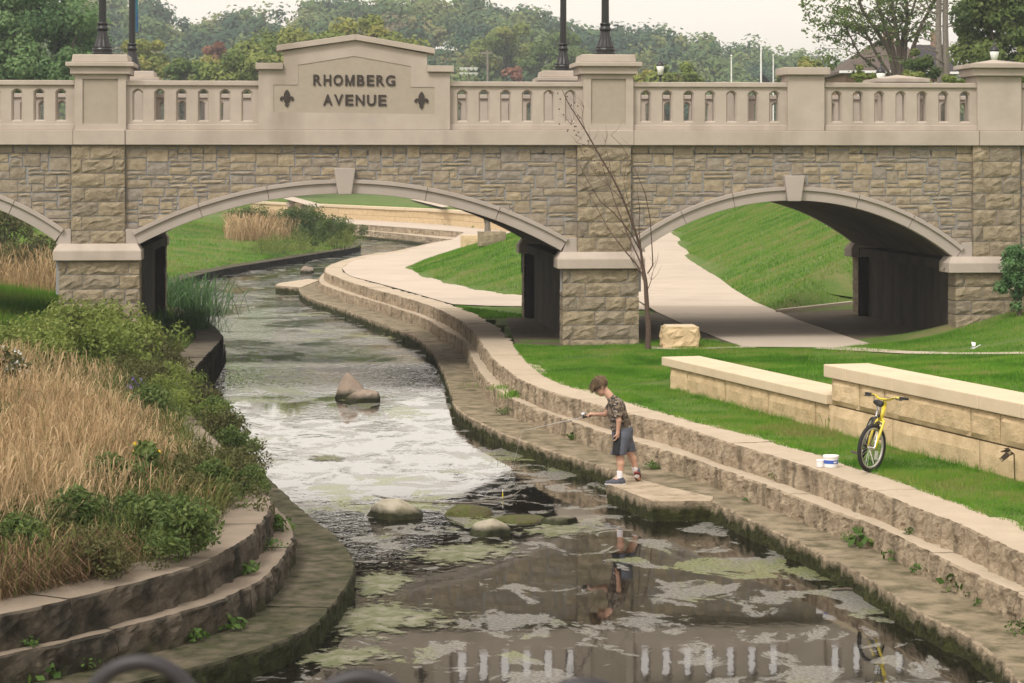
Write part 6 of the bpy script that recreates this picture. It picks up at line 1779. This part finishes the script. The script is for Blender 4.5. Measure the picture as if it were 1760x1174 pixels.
w_ = P(1530, 1003, 0); m_ = MB(); m_.tube([(-.16,0,.01),(0,.03,.02),(.18,-.02,.012)], [.012,.017,.008], 6); o = m_.build('floating_stick', M['bark'], tint=False); o.location = (*P(1456, 1016, 0), 0); tag(o, 'dark stick floating in the scum under the right ledge', 'stick')

# ------------------------------------------------------------------ near railing rings
RD = 3.0
e = empty('ring_railing', (0, RD, 2.7), 0, 'out of focus dark metal railing with rings, closest to the camera', 'railing')
def ring_at(px, ytop, r_=.0825, tb=.0105):
    x = (px-CX)/F*RD; z = ZC-(ytop-HY)/F*RD-2.7-r_+0.0
    m_ = MB(); m_.tube([(x+(r_-tb)*math.cos(a), 0, z+(r_-tb)*math.sin(a)) for a in np.linspace(0, 2*math.pi, 40, endpoint=False)], tb, 10, closed=True); m_.build('ring', M['iron'], e, smooth=True); return x, z
pts = [(-520,1082),(-138,1106),(243,1124),(622,1150),(1005,1163),(1390,1178),(1775,1192)]
last = None
for px, yt in pts: last = ring_at(px, yt)
a0 = ring_at.__name__
x0, x1 = (pts[0][0]-CX)/F*RD-.15, (pts[-1][0]-CX)/F*RD+.15
zt = ZC-(1124-HY)/F*RD-2.7-.165; sl_ = -(1192-1082)/F*RD/(x1-x0-.3)
m_ = MB(); m_.tube([(x0,0,zt+.05),(x1,0,zt+.05+sl_*(x1-x0))], .016, 8); m_.build('top_rail', M['iron'], e)
m_ = MB(); m_.tube([(x0,0,-.42),(x1,0,-.46)], .014, 8); m_.build('bottom_rail', M['iron'], e)
for k in range(15):
    x = x0+.1+k*(x1-x0-.2)/14; m_ = MB(); m_.tube([(x,0,-.43),(x,0,zt+.05+sl_*(x-x0))], .009, 6); m_.build('baluster', M['iron'], e)
for x in (x0, x1): m_ = MB(); m_.box(x-.03, x+.03, -.03, .03, -.75, zt+.12); m_.build('post', M['iron'], e)
m_ = MB(); m_.box(-6, 6, -3.9, RD+.25, 1.65, 1.95)
tag(m_.build('viewing_deck', M['path'], tint=False), 'concrete deck of the bridge the picture was taken from', 'deck')

m_ = MB(); tw_px = [(640,851),(672,858),(710,863),(760,865),(810,865),(850,862),(880,855),(896,845)]
w0 = P(760, 865, 0); pts_ = [np.r_[P(x, y, 0)-w0, .008+.02*max(0, (x-870)/26)] for x, y in tw_px]
m_.tube(pts_, [.004,.008,.010,.011,.011,.010,.008,.004], 6)
o = m_.build('floating_twig', M['bark_g'], tint=False); o.location = (*w0, 0); tag(o, 'long pale curved twig floating in the dark water behind the moss mound', 'twig')
# ------------------------------------------------------------------ solid modelling from distance fields (people)
def surface_nets(fn, lo, hi, h):
    lo = np.array(lo, float); n = np.ceil((np.array(hi)-lo)/h).astype(int)+1
    ax = [lo[i]+h*np.arange(n[i]) for i in range(3)]
    Pg = np.stack(np.meshgrid(*ax, indexing='ij'), -1)
    f = fn(Pg.reshape(-1, 3)).reshape(n)
    s = f < 0
    corners = [(i, j, k) for i in (0, 1) for j in (0, 1) for k in (0, 1)]
    def sl(c): return tuple(slice(c[a], n[a]-1+c[a]) for a in range(3))
    cs = np.stack([s[sl(c)] for c in corners]); act = cs.any(0) & ~cs.all(0)
    idx = np.full(act.shape, -1); ids = np.argwhere(act); idx[act] = np.arange(len(ids))
    acc = np.zeros((len(ids), 3)); cnt = np.zeros(len(ids))
    fv = {c: f[sl(c)][act] for c in corners}
    for c in corners:
        for a in range(3):
            if c[a]: continue
            c2 = list(c); c2[a] = 1; c2 = tuple(c2)
            x, y = fv[c], fv[c2]; m = (x < 0) != (y < 0)
            t = np.where(m, x/np.where(m, x-y, 1), 0)
            p = np.tile(np.array(c, float), (len(ids), 1)); p[:, a] += t
            acc[m] += p[m]; cnt[m] += 1
    V = lo+h*(ids+acc/np.maximum(cnt, 1)[:, None])
    Fc = []
    for a in range(3):
        b, c = (a+1) % 3, (a+2) % 3
        g0 = [slice(None)]*3; g1 = [slice(None)]*3; g0[a] = slice(0, -1); g1[a] = slice(1, None)
        e = s[tuple(g0)] != s[tuple(g1)]; w_ = s[tuple(g0)]
        E = np.argwhere(e); ok = (E[:, b] > 0) & (E[:, c] > 0) & (E[:, b] < n[b]-1) & (E[:, c] < n[c]-1); E = E[ok]
        fl = w_[tuple(E.T)]
        def at_(db, dc): q_ = E.copy(); q_[:, b] -= db; q_[:, c] -= dc; return idx[tuple(q_.T)]
        Q = np.stack([at_(1, 1), at_(0, 1), at_(0, 0), at_(1, 0)], 1)
        Q = np.where(fl[:, None], Q, Q[:, ::-1]); Fc.append(Q)
    Fc = np.vstack(Fc); Fc = Fc[(Fc >= 0).all(1)]
    return V, Fc
def cap(p, a, b, ra, rb):
    a, b = np.asarray(a, float), np.asarray(b, float); ab = b-a
    t = np.clip(((p-a) @ ab)/(ab @ ab), 0, 1); return np.linalg.norm(p-a-t[:, None]*ab, axis=1)-(ra+(rb-ra)*t)
def ell(p, c, r_, rot=None):
    q_ = p-np.asarray(c, float)
    if rot is not None: q_ = q_ @ np.array(rot)
    r_ = np.asarray(r_, float); k = np.linalg.norm(q_/r_, axis=1); k2 = np.linalg.norm(q_/r_**2, axis=1)
    return np.where(k2 > 1e-9, k*(k-1)/np.maximum(k2, 1e-9), -r_.min())
def smin(a, b, k):
    h = np.clip(.5+.5*(b-a)/k, 0, 1); return b*(1-h)+a*h-k*h*(1-h)
def union(ds, k):
    o = ds[0]
    for d in ds[1:]: o = smin(o, d, k)
    return o
M['skin'] = mat('skin', (.55,.33,.235), (.50,.29,.205), 9, .55, spec=.35)
M['hair'] = mat('sandy_hair', (.085,.055,.03), (.16,.11,.06), 26, .7, stretch=(1, 1, .3))
M['shorts'] = mat('slate_shorts', (.075,.085,.11), (.10,.11,.135), 12, .85)
M['shorts_b'] = mat('black_panel', (.012,.012,.014), (.02,.02,.022), 12, .85)
M['sock'] = mat('white_sock', (.74,.72,.74), (.68,.66,.68), 30, .9)
M['shoe'] = mat('dark_shoe', (.055,.055,.075), (.10,.10,.125), 30, .7)
M['sole'] = mat('pale_sole', (.55,.53,.50), (.45,.43,.4), 20, .8)
M['sole_r'] = mat('red_sole', (.20,.045,.035), (.14,.03,.028), 20, .8)
def camo():
    m = bpy.data.materials.new('camouflage_cloth'); m.use_nodes = True; t = m.node_tree; N = t.nodes; L = t.links; b = N['Principled BSDF']; b.inputs['Roughness'].default_value = .9
    tc = N.new('ShaderNodeTexCoord'); cur = None
    cols = [((.085,.062,.04), None), ((.20,.155,.11), .56), ((.022,.018,.014), .57), ((.30,.27,.23), .63)]
    for i, (c, th) in enumerate(cols):
        if th is None: rgb = N.new('ShaderNodeRGB'); rgb.outputs[0].default_value = (*c, 1); cur = rgb.outputs[0]; continue
        mp = N.new('ShaderNodeMapping'); mp.inputs['Location'].default_value = (i*3.1, i*1.7, i); mp.inputs['Scale'].default_value = (1, 1, 1.5); L.new(tc.outputs['Object'], mp.inputs[0])
        n = N.new('ShaderNodeTexNoise'); n.inputs['Scale'].default_value = 9+4*i; n.inputs['Detail'].default_value = 3; L.new(mp.outputs[0], n.inputs['Vector'])
        g = N.new('ShaderNodeMath'); g.operation = 'GREATER_THAN'; g.inputs[1].default_value = th-.03; L.new(n.outputs[0], g.inputs[0])
        x = N.new('ShaderNodeMix'); x.data_type = 'RGBA'; L.new(g.outputs[0], x.inputs[0]); L.new(cur, x.inputs[6]); x.inputs[7].default_value = (*c, 1); cur = x.outputs[2]
    L.new(cur, b.inputs['Base Color']); return m
M['camo'] = camo()

bw = P(1062, 832.5, zL)
boy = empty('person', (bw[0], bw[1], zL+.004), 0, 'boy in a camouflage shirt and grey shorts, fishing from the stone ledge', 'person')
# joints (x to the right in view, y away, z up), facing to the left
hipL, kneeL, ankL = (.04,-.085,.64), (.012,-.095,.385), (.025,-.10,.085)
hipR, kneeR, ankR = (.085,.085,.64), (.165,.10,.40), (.245,.10,.145)
sho, neck, head = (-.035,0,1.07), (-.085,0,1.145), (-.225,0,1.285)
shL, elL, wrL = (-.03,-.155,1.06), (.005,-.185,.86), (-.008,-.165,.70)
shR, elR, wrR = (-.055,.15,1.05), (-.16,.185,.90), (-.305,.12,.905)
def hand_fields(p, w_, dirv, palm_n, side, curl):
    w_ = np.array(w_, float); d = np.array(dirv, float); d /= np.linalg.norm(d); nn = np.array(palm_n, float); nn -= d*(nn @ d); nn /= np.linalg.norm(nn); s = np.cross(d, nn)*side
    ds = [cap(p, w_, w_+d*.055, .021, .024)]
    for i, (o_, L_) in enumerate(((-.024, .058), (-.008, .066), (.008, .062), (.023, .048))):
        k0 = w_+d*.068+s*o_; k1 = k0+(d*math.cos(curl*.5)+nn*math.sin(curl*.5))*L_*.45; k2 = k1+(d*math.cos(curl*1.5)+nn*math.sin(curl*1.5))*L_*.33; k3 = k2+(d*math.cos(curl*2.3)+nn*math.sin(curl*2.3))*L_*.26
        ds += [np.minimum(np.minimum(cap(p, w_+d*.04+s*o_*.9, k0, .011, .0088), cap(p, k0, k1, .0088, .0082)), np.minimum(cap(p, k1, k2, .0082, .0076), cap(p, k2, k3, .0076, .0066)))]
    t0 = w_+d*.02-s*.02; t1 = t0+(-s*.6+d*.6+nn*.5)/np.linalg.norm(-s*.6+d*.6+nn*.5)*.036; t2 = t1+(d*.7+nn*.7)/.99*.026
    ds.append(np.minimum(cap(p, t0, t1, .0125, .0095), cap(p, t1, t2, .0095, .008)))
    return union(ds, .006)
hd = np.array([[math.cos(.62), 0, -math.sin(.62)], [0, 1, 0], [math.sin(.62), 0, math.cos(.62)]])   # head frame: x back, z crown
def hp(x, y, z): return np.array(head)+np.array([x, y, z]) @ HR
ang = R(38); HR = np.array([[math.cos(ang), 0, math.sin(ang)], [0, 1, 0], [-math.sin(ang), 0, math.cos(ang)]])  # rows: back axis, side axis, crown axis
def head_field(p):
    R_ = HR.T
    sk = ell(p, hp(.012, 0, .035), (.092, .072, .088), R_)
    jaw = ell(p, hp(-.028, 0, -.045), (.062, .054, .062), R_)
    f = smin(sk, jaw, .04)
    f = smin(f, cap(p, hp(-.088, 0, .0), hp(-.104, 0, -.022), .009, .013), .012)    # nose
    f = smin(f, ell(p, hp(-.083, 0, -.058), (.012, .02, .008), R_), .008)            # lips
    f = smin(f, ell(p, hp(-.07, 0, -.092), (.018, .02, .014), R_), .02)              # chin
    for s in (-1, 1):
        f = smin(f, ell(p, hp(.015, s*.073, -.006), (.018, .009, .029), R_), .006)   # ears
        f = -smin(-f, ell(p, hp(-.083, s*.03, .012), (.012, .016, .011), R_)+.0, .008)  # eye sockets
        f = smin(f, ell(p, hp(-.071, s*.03, .012), (.012, .012, .011), R_), .003)
    return f
def body(p):
    far = np.linalg.norm(p-np.array(head), axis=1)
    f = union([cap(p, (.06,0,.66), (.02,0,.84), .115, .105), ell(p, (-.015,0,.97), (.105,.145,.15)), cap(p, shL, shR, .052, .052), cap(p, sho, (-.13,0,1.19), .05, .045)], .05)
    f = smin(f, cap(p, (-.085,0,1.13), hp(.02, 0, -.05), .044, .042), .03)
    f = smin(f, head_field(p), .018)
    for a, b, c, r_ in ((shL, elL, wrL, (.043,.034,.032,.022)), (shR, elR, wrR, (.043,.034,.032,.022))):
        f = smin(f, smin(cap(p, a, b, r_[0], r_[1]), cap(p, b, c, r_[2], r_[3]), .012), .025)
    for a, b, c in ((hipL, kneeL, ankL), (hipR, kneeR, ankR)):
        calf = (np.array(b)*.68+np.array(c)*.32)+np.array([.016, 0, 0])
        f = smin(f, union([cap(p, a, b, .075, .050), cap(p, b, calf, .046, .048), cap(p, calf, c, .046, .031)], .02), .03)
    f = smin(f, cap(p, ankL, (-.10,-.10,.04), .034, .028), .02); f = smin(f, cap(p, ankR, (.285,.17,.05), .034, .026), .02)
    f = smin(f, hand_fields(p, wrL, (-.12, .12, -1), (-.9, .35, 0), 1, .55), .012)
    f = smin(f, hand_fields(p, wrR, (-1, -.25, .05), (.1, -.1, -1), 1, .95), .012)
    return f
V, Fc = surface_nets(body, (-.45,-.26,0.0), (.36,.27,1.45), .0062)
mk('body', V, Fc, M['skin'], boy, smooth=True, tint=.5)
def shirt(p):
    f = union([cap(p, (.055,0,.70), (.015,0,.86), .138, .126), ell(p, (-.015,0,.97), (.125,.162,.165)), cap(p, (-.03,-.13,1.065), (-.05,.125,1.06), .066, .066), cap(p, sho, (-.098,0,1.15), .062, .056)], .05)
    slL = cap(p, shL, (.004,-.19,.88), .062, .060); slR = cap(p, shR, (-.125,.185,.945), .062, .058)
    f = smin(f, np.minimum(slL, slR), .02)
    f = f+.006*np.sin(p[:, 2]*55+p[:, 0]*60)*np.clip((1.0-p[:, 2])*4, 0, 1)*np.clip((p[:, 2]-.6)*6, 0, 1)
    nd = np.array([-.62, 0, .78]); f = np.maximum(f, (p-np.array([-.098, 0, 1.158])) @ nd)           # collar
    f = np.maximum(f, -((p[:, 2]-.685)-.10*p[:, 0]))                                         # hem
    in_s = (p[:, 1] < -.12) & (p[:, 2] < .96); ax = np.array(elL)-np.array(shL); ax /= np.linalg.norm(ax)
    f = np.where(p[:, 1] < -.115, np.maximum(f, np.where(np.linalg.norm(p-np.array([.004,-.19,.88]), axis=1) < .12, (p-np.array([.002,-.182,.905])) @ ax, -1)), f)
    ax2 = np.array(elR)-np.array(shR); ax2 /= np.linalg.norm(ax2)
    f = np.where(np.linalg.norm(p-np.array([-.125,.185,.945]), axis=1) < .10, np.maximum(f, (p-np.array([-.12,.17,.955])) @ ax2), f)
    return f
V, Fc = surface_nets(shirt, (-.30,-.29,.60), (.25,.29,1.25), .0075)
mk('camouflage_shirt', V, Fc, M['camo'], boy, smooth=True, tint=.5)
def shorts(p):
    f = cap(p, (.06,0,.70), (.06,0,.66), .142, .14)
    lL = cap(p, (.055,-.07,.62), (.005,-.095,.40), .105, .102); lR = cap(p, (.09,.07,.62), (.145,.09,.42), .105, .096)
    f = union([f, lL, lR], .03)+.006*np.sin(p[:, 0]*70+p[:, 2]*14)*np.clip((.62-p[:, 2])*5, 0, 1)
    f = np.maximum(f, -(p[:, 2]-np.where(p[:, 1]+.4*(p[:, 0]-.07) < 0, .40, .425))); return np.maximum(f, p[:, 2]-.76)
V, Fc = surface_nets(shorts, (-.20,-.26,.36), (.32,.26,.80), .0075)
o = mk('shorts', V, Fc, M['shorts'], boy, smooth=True, tint=.5)
V2 = V; sel = np.ones(len(Fc), bool); c = V2[Fc].mean(1)
pan = (c[:, 1] < -.08) & (c[:, 0] < .012+.10*(c[:, 2]-.4)) & (c[:, 0] > -.082+.1*(c[:, 2]-.4)) & (c[:, 2] < .69)
o.data.materials.append(M['shorts_b']); o.data.polygons.foreach_set('material_index', pan.astype(np.int32))
for a, b in (((np.array(ankL)+[-.002, 0, .105]), (.02,-.10,.06)), ((np.array(ankR)*.72+np.array(kneeR)*.28), (.255,.115,.10))):
    a = np.array(a, float); b = np.array(b, float); ax = (a-b)/np.linalg.norm(a-b)
    V, Fc = surface_nets(lambda p: np.maximum(cap(p, a, b, .041, .040), (p-a) @ ax), np.minimum(a, b)-.06, np.maximum(a, b)+.06, .006); mk('sock', V, Fc, M['sock'], boy, smooth=True, tint=.5)
def shoe(heel, toe, up, wd, label, solem):
    heel, toe = np.array(heel, float), np.array(toe, float); up = np.array(up, float); d = (toe-heel)/np.linalg.norm(toe-heel); up -= d*(up @ d); up /= np.linalg.norm(up)
    L_ = np.linalg.norm(toe-heel)
    def upper(p):
        f = union([cap(p, heel+up*.045+d*.01, heel+up*.04+d*L_*.5, .044, .043), cap(p, heel+up*.034+d*L_*.5, toe+up*.028-d*.02, .043, .032), cap(p, heel+up*.05+d*.03, heel+up*.085+d*.035, .043, .042)], .025)
        f = np.maximum(f, -((p-heel) @ up-.018)); return np.maximum(f, (p-heel) @ up-.098-.25*np.maximum(0, .03-(p-heel) @ d))
    lo, hi = np.minimum(heel, toe)-.1, np.maximum(heel, toe)+.13
    V, Fc = surface_nets(upper, lo, hi, .006); o_ = mk('shoe', V, Fc, M['shoe'], boy, smooth=True, tint=.5)
    V, Fc = surface_nets(lambda p: np.maximum(np.maximum(union([cap(p, heel+up*.012, heel+d*L_*.5+up*.012, .045, .044), cap(p, heel+d*L_*.5+up*.012, toe-d*.02+up*.012, .046, .036)], .01), (p-heel) @ up-.024), -((p-heel) @ up)), lo, hi, .006)
    mk('sole', V, Fc, solem, o_, smooth=True, tint=.5)
shoe((.062,-.10,.0), (-.165,-.105,.0), (0,0,1), .08, '', M['sole'])
shoe((.255,.075,.115), (.285,.235,.012), (-.05,.5,.86), .08, '', M['sole_r'])
def hairf(p):
    R_ = HR.T
    f = ell(p, hp(.016, 0, .045), (.105, .084, .099), R_)
    q_ = (p-np.array(head)) @ HR.T
    fr_ = ell(p, hp(-.07, 0, .055), (.05, .07, .055), R_); f = smin(f, fr_, .03)
    f = smin(f, ell(p, hp(-.098, 0, .03), (.022, .06, .05), R_), .03)
    f = f+.006*np.sin(q_[:, 1]*130+q_[:, 0]*40)+.004*np.sin(q_[:, 0]*150+q_[:, 2]*60)
    cut = np.where(q_[:, 0] < -.03, .012-(q_[:, 2]), np.where(q_[:, 0] < .03, -.005-q_[:, 2]+0.0, -.055-q_[:, 2]))
    return np.maximum(f, cut)
V, Fc = surface_nets(hairf, np.array(head)-.19, np.array(head)+.19, .006)
ho = mk('hair', V, Fc, M['hair'], boy, smooth=True, tint=.5)
hv = V[rng.integers(0, len(V), 900)]; hv = hv[((hv-np.array(head)) @ HR.T)[:, 2] > -.03]
nn_ = hv-hp(.016, 0, .02); nn_ /= np.linalg.norm(nn_, axis=1)[:, None]
fl_ = nn_*.35+np.array([-.35, 0, -.75])+rng.normal(0, .22, hv.shape); fl_ /= np.linalg.norm(fl_, axis=1)[:, None]
sd_ = np.cross(fl_, nn_); sd_ /= np.linalg.norm(sd_, axis=1)[:, None]+1e-9
Ls = rng.uniform(.02, .045, len(hv))[:, None]
HV = np.stack([hv-sd_*.004, hv+sd_*.004, hv+fl_*Ls+nn_*.006], 1).reshape(-1, 3)
o = mk('hair_strands', HV, np.arange(len(HV)).reshape(-1, 3), M['hair'], ho, tint=.5); o['kind'] = 'stuff'
m_ = MB()
for s in (-1, 1): m_.tube([hp(-.094, s*.03, .012)+np.array([0,0,0]), hp(-.098, s*.03, .012)], [.021, .021], 12)
m_.tube([hp(-.097, -.012, .016), hp(-.099, 0, .02), hp(-.097, .012, .016)], .004, 6)
for s in (-1, 1): m_.tube([hp(-.092, s*.05, .016), hp(-.06, s*.074, .014), hp(.012, s*.082, .012)], .0045, 6)
m_.build('glasses', M['black'], boy, tint=False)

# fishing rod in his far hand
tip_w = np.array(at(897, 741, bw[1]-.35)); hnd = np.array([bw[0], bw[1], zL])+np.array(wrR)+np.array([-.075, -.02, -.018])
e = empty('fishing_rod', tuple(hnd), 0, 'fishing rod with a silver reel held out by the boy', 'fishing rod')
t_ = tip_w-hnd; dd = t_/np.linalg.norm(t_)
m_ = MB(); m_.tube([-dd*.14, -dd*.02, dd*.10], [.011, .012, .011], 10); m_.build('handle', M['black'], e)
m_ = MB(); m_.tube([dd*.10, dd*.45+np.array([0,0,.006]), t_], [.007, .005, .002], 8); m_.build('blank', M['chrome'], e)
m_ = MB(); c = dd*.085+np.array([0, 0, .042]); m_.tube([c-dd*.03, c-dd*.02, c+dd*.012, c+dd*.035], [.022, .03, .03, .012], 14); m_.build('reel', M['chrome'], e, smooth=True)
m_ = MB(); m_.tube([dd*.05, c-dd*.01-np.array([0,0,.01])], [.008, .012], 8); m_.tube([c, c+np.array([0,-.05,0]), c+np.array([.0,-.055,-.03])], .005, 6); m_.build('reel_foot', M['black'], e)
for f in (.35, .6, .8, .98):
    m_ = MB(); cc = t_*f+np.array([0, 0, -.012]); m_.tube([cc+.008*(math.cos(a)*np.array([0,1.,0])+math.sin(a)*np.array([0,0,1.])) for a in np.linspace(0, 2*math.pi, 10, endpoint=False)], .0018, 5, closed=True); m_.build('guide', M['chrome'], e)
fl = np.array([*P(864, 857, 0), .08])-hnd
m_ = MB(); m_.tube([t_, t_*.5+fl*.5+np.array([0, 0, -.1]), fl], .0009, 4); m_.build('line', M['white'], e)

# ------------------------------------------------------------------ bicycle
wc = P(1487, 812, zT)
bike = empty('bicycle', (wc[0], wc[1], zT+.012), 0, 'yellow bicycle with black saddle parked on the lawn by the steps', 'bicycle')
BR = .287; WBL = .93
lean = R(-18.0); head_yaw = R(-90-4)      # rolling direction: towards the camera
Rm = Matrix.Rotation(head_yaw, 4, 'Z') @ Matrix.Rotation(lean, 4, 'X')
bike.matrix_world = Matrix.Translation(bike.location) @ Rm
Cb = np.array([0, 0, BR])                                   # front axle
steer_ax = np.array([-.30, 0, .954]); head_b, head_t = Cb+np.array([-.02, 0, 0])+steer_ax*.36, Cb+np.array([-.02, 0, 0])+steer_ax*.50
Sm = Matrix.Translation(Vector(head_b)) @ Matrix.Rotation(R(-40), 4, Vector(steer_ax)) @ Matrix.Translation(-Vector(head_b))
def st(p): return np.array(Sm @ Vector(p))
def wheel(c, tr, nm):
    m_ = MB()
    def circ_(rad, yy=0, n=44): return [tr(c+np.array([rad*math.cos(a), yy, rad*math.sin(a)])) for a in np.linspace(0, 2*math.pi, n, endpoint=False)]
    m_.tube(circ_(BR-.023), .0235, 10, closed=True); ty = m_.build('wheel', M['rubber'], bike, smooth=True, tint=False); ty.name = nm
    m_ = MB(); m_.tube(circ_(BR-.055, .0), .0145, 8, closed=True); m_.build('rim', M['alu'], ty, smooth=True, tint=False)
    m_ = MB(); m_.tube([tr(c+np.array([0, -.05, 0])), tr(c+np.array([0, .05, 0]))], .016, 10); m_.build('hub', M['chrome'], ty, tint=False)
    for k in range(28):
        a = 2*math.pi*k/28; b_ = a+(.5 if k % 2 else -.5); sy = .03*(1 if k % 4 < 2 else -1)
        m_ = MB(); m_.tube([tr(c+np.array([.016*math.cos(b_), sy, .016*math.sin(b_)])), tr(c+np.array([(BR-.065)*math.cos(a), 0, (BR-.065)*math.sin(a)]))], .0016, 4); m_.build('spoke', M['chrome'], ty, tint=False)
    return ty
idt = lambda p: np.asarray(p, float)
fw = wheel(Cb, st, 'wheel'); Rc = np.array([-WBL, 0, BR]); rwl = wheel(Rc, idt, 'wheel')
m_ = MB(); crown = Cb+np.array([-.02, 0, 0])+steer_ax*.335
for s in (-1, 1): m_.tube([st(Cb+np.array([0, s*.052, 0])), st(Cb+np.array([-.03, s*.055, .12])), st(crown+np.array([0, s*.05, 0])), st(crown+np.array([0, s*.02, .03]))], [.012, .016, .019, .019], 10)
m_.tube([st(crown+np.array([0,-.055,-.01])), st(crown+np.array([0,.055,-.01]))], .019, 10)
m_.build('fork', M['yellow'], bike, smooth=True, tint=False)
m_ = MB(); m_.tube([head_b-steer_ax*.02, head_t+steer_ax*.02], .024, 12); m_.build('head_tube', M['yellow'], bike, smooth=True, tint=False)
bbk = np.array([-.56, 0, .25]); seat_t = np.array([-.70, 0, .60])
m_ = MB(); m_.tube([head_b+steer_ax*.03, bbk], .019, 10); m_.tube([head_t-steer_ax*.02, seat_t-np.array([-.03, 0, .10])], .017, 10); m_.tube([bbk, seat_t], .017, 10)
for s in (-1, 1): m_.tube([bbk+np.array([0, s*.03, 0]), Rc+np.array([0, s*.06, 0])], .010, 8); m_.tube([seat_t+np.array([0, s*.02, -.08]), Rc+np.array([0, s*.06, 0])], .009, 8)
M['frame'] = mat('dark_frame_paint', (.03,.028,.03), (.045,.043,.045), 10, .4, spec=.6)
m_.build('frame', M['frame'], bike, smooth=True, tint=False)
m_ = MB(); m_.tube([seat_t, seat_t+np.array([-.045, 0, .14])], .0135, 10); m_.build('seat_post', M['chrome'], bike, tint=False)
sc0 = seat_t+np.array([-.05, 0, .16])
V, Fc = surface_nets(lambda p: union([ell(p, sc0+np.array([-.06, 0, .0]), (.085, .078, .038)), cap(p, sc0, sc0+np.array([.14, 0, -.005]), .034, .02)], .03), sc0-np.array([.18, .12, .08]), sc0+np.array([.2, .12, .08]), .008); mk('saddle', V, Fc, M['rubber'], bike, smooth=True, tint=.5)
stem = head_t+steer_ax*.07; barc = stem+np.array([.045, 0, .03])
m_ = MB(); m_.tube([st(head_t), st(stem), st(barc)], .017, 10); m_.build('stem', M['yellow'], bike, smooth=True, tint=False)
m_ = MB(); m_.tube([st(barc+np.array(q)) for q in ((-.05,-.27,.05),(-.02,-.14,.045),(0,-.07,.01),(0,.07,.01),(-.02,.14,.045),(-.05,.27,.05))], .0125, 10); m_.build('handlebar', M['yellow'], bike, smooth=True, tint=False)
for s in (-1, 1):
    m_ = MB(); m_.tube([st(barc+np.array([-.035, s*.19, .048])), st(barc+np.array([-.055, s*.295, .05]))], .0175, 10); m_.build('grip', M['rubber'], bike, tint=False)
    m_ = MB(); m_.tube([st(barc+np.array([-.01, s*.15, .045])), st(barc+np.array([.03, s*.18, .03])), st(barc+np.array([.02, s*.26, .025]))], .008, 6); m_.build('brake_lever', M['frame'], bike, tint=False)
    m_ = MB(); m_.tube([st(barc+np.array([0, s*.14, .04])), st(barc+np.array([.11, s*.07, .0])), st(barc+np.array([.09, s*.02, -.1])), st(crown+np.array([.03, s*.01, .02]))], .0045, 6); m_.build('cable', M['rubber'], bike, tint=False)
m_ = MB(); m_.tube([st(crown+np.array([.03, -.05, -.03])), st(crown+np.array([.035, 0, .0])), st(crown+np.array([.03, .05, -.03]))], .009, 6); m_.build('brake', M['frame'], bike, tint=False)
m_ = MB(); m_.tube([bbk+np.array([0,-.06,0]), bbk+np.array([0,.06,0])], .018, 10); m_.tube([bbk+np.array([0,-.07,0]), bbk+np.array([.10,-.08,-.12])], .01, 8); m_.tube([bbk+np.array([0,.07,0]), bbk+np.array([-.10,.08,.12])], .01, 8)
m_.lathe([(.085,-.002),(.085,.002)], (0,0,0), 24); 
ch = m_.V[-48:]; m_.V[-48:] = [(bbk[0]+v[0], -.055+v[2], bbk[2]+v[1]) for v in ch]
m_.build('crankset', M['frame'], bike, tint=False)
for s, q in ((-1, (.10,-.13,-.12)), (1, (-.10,.13,.12))):
    m_ = MB(); c = bbk+np.array(q); m_.box(c[0]-.045, c[0]+.045, c[1]-.045, c[1]+.045, c[2]-.012, c[2]+.012); m_.build('pedal', M['bark'] if s < 0 else M['rubber'], bike)
m_ = MB(); m_.tube([bbk+np.array([0,-.055,.085]), Rc+np.array([0,-.055,.035])], .005, 5); m_.tube([bbk+np.array([0,-.055,-.085]), Rc+np.array([0,-.055,-.035])], .005, 5); m_.build('chain', M['frame'], bike, tint=False)
m_ = MB(); m_.tube([bbk+np.array([-.04,.03,-.03]), np.array([-.50,.16,.02])], .008, 6); m_.build('kickstand', M['chrome'], bike, tint=False)
m_ = MB(); a = 2.6; c = Cb+np.array([.16*math.cos(3.7), -.012, .16*math.sin(3.7)]); m_.add([tuple(st(c+np.array(v))) for v in ((-.03,-.004,-.05),(.03,-.004,-.05),(.03,-.004,.05),(-.03,-.004,.05),(-.03,.004,-.05),(.03,.004,-.05),(.03,.004,.05),(-.03,.004,.05))], [(0,1,2,3),(7,6,5,4),(0,4,5,1),(1,5,6,2),(2,6,7,3),(3,7,4,0)]); m_.build('spoke_reflector', M['white'], fw)
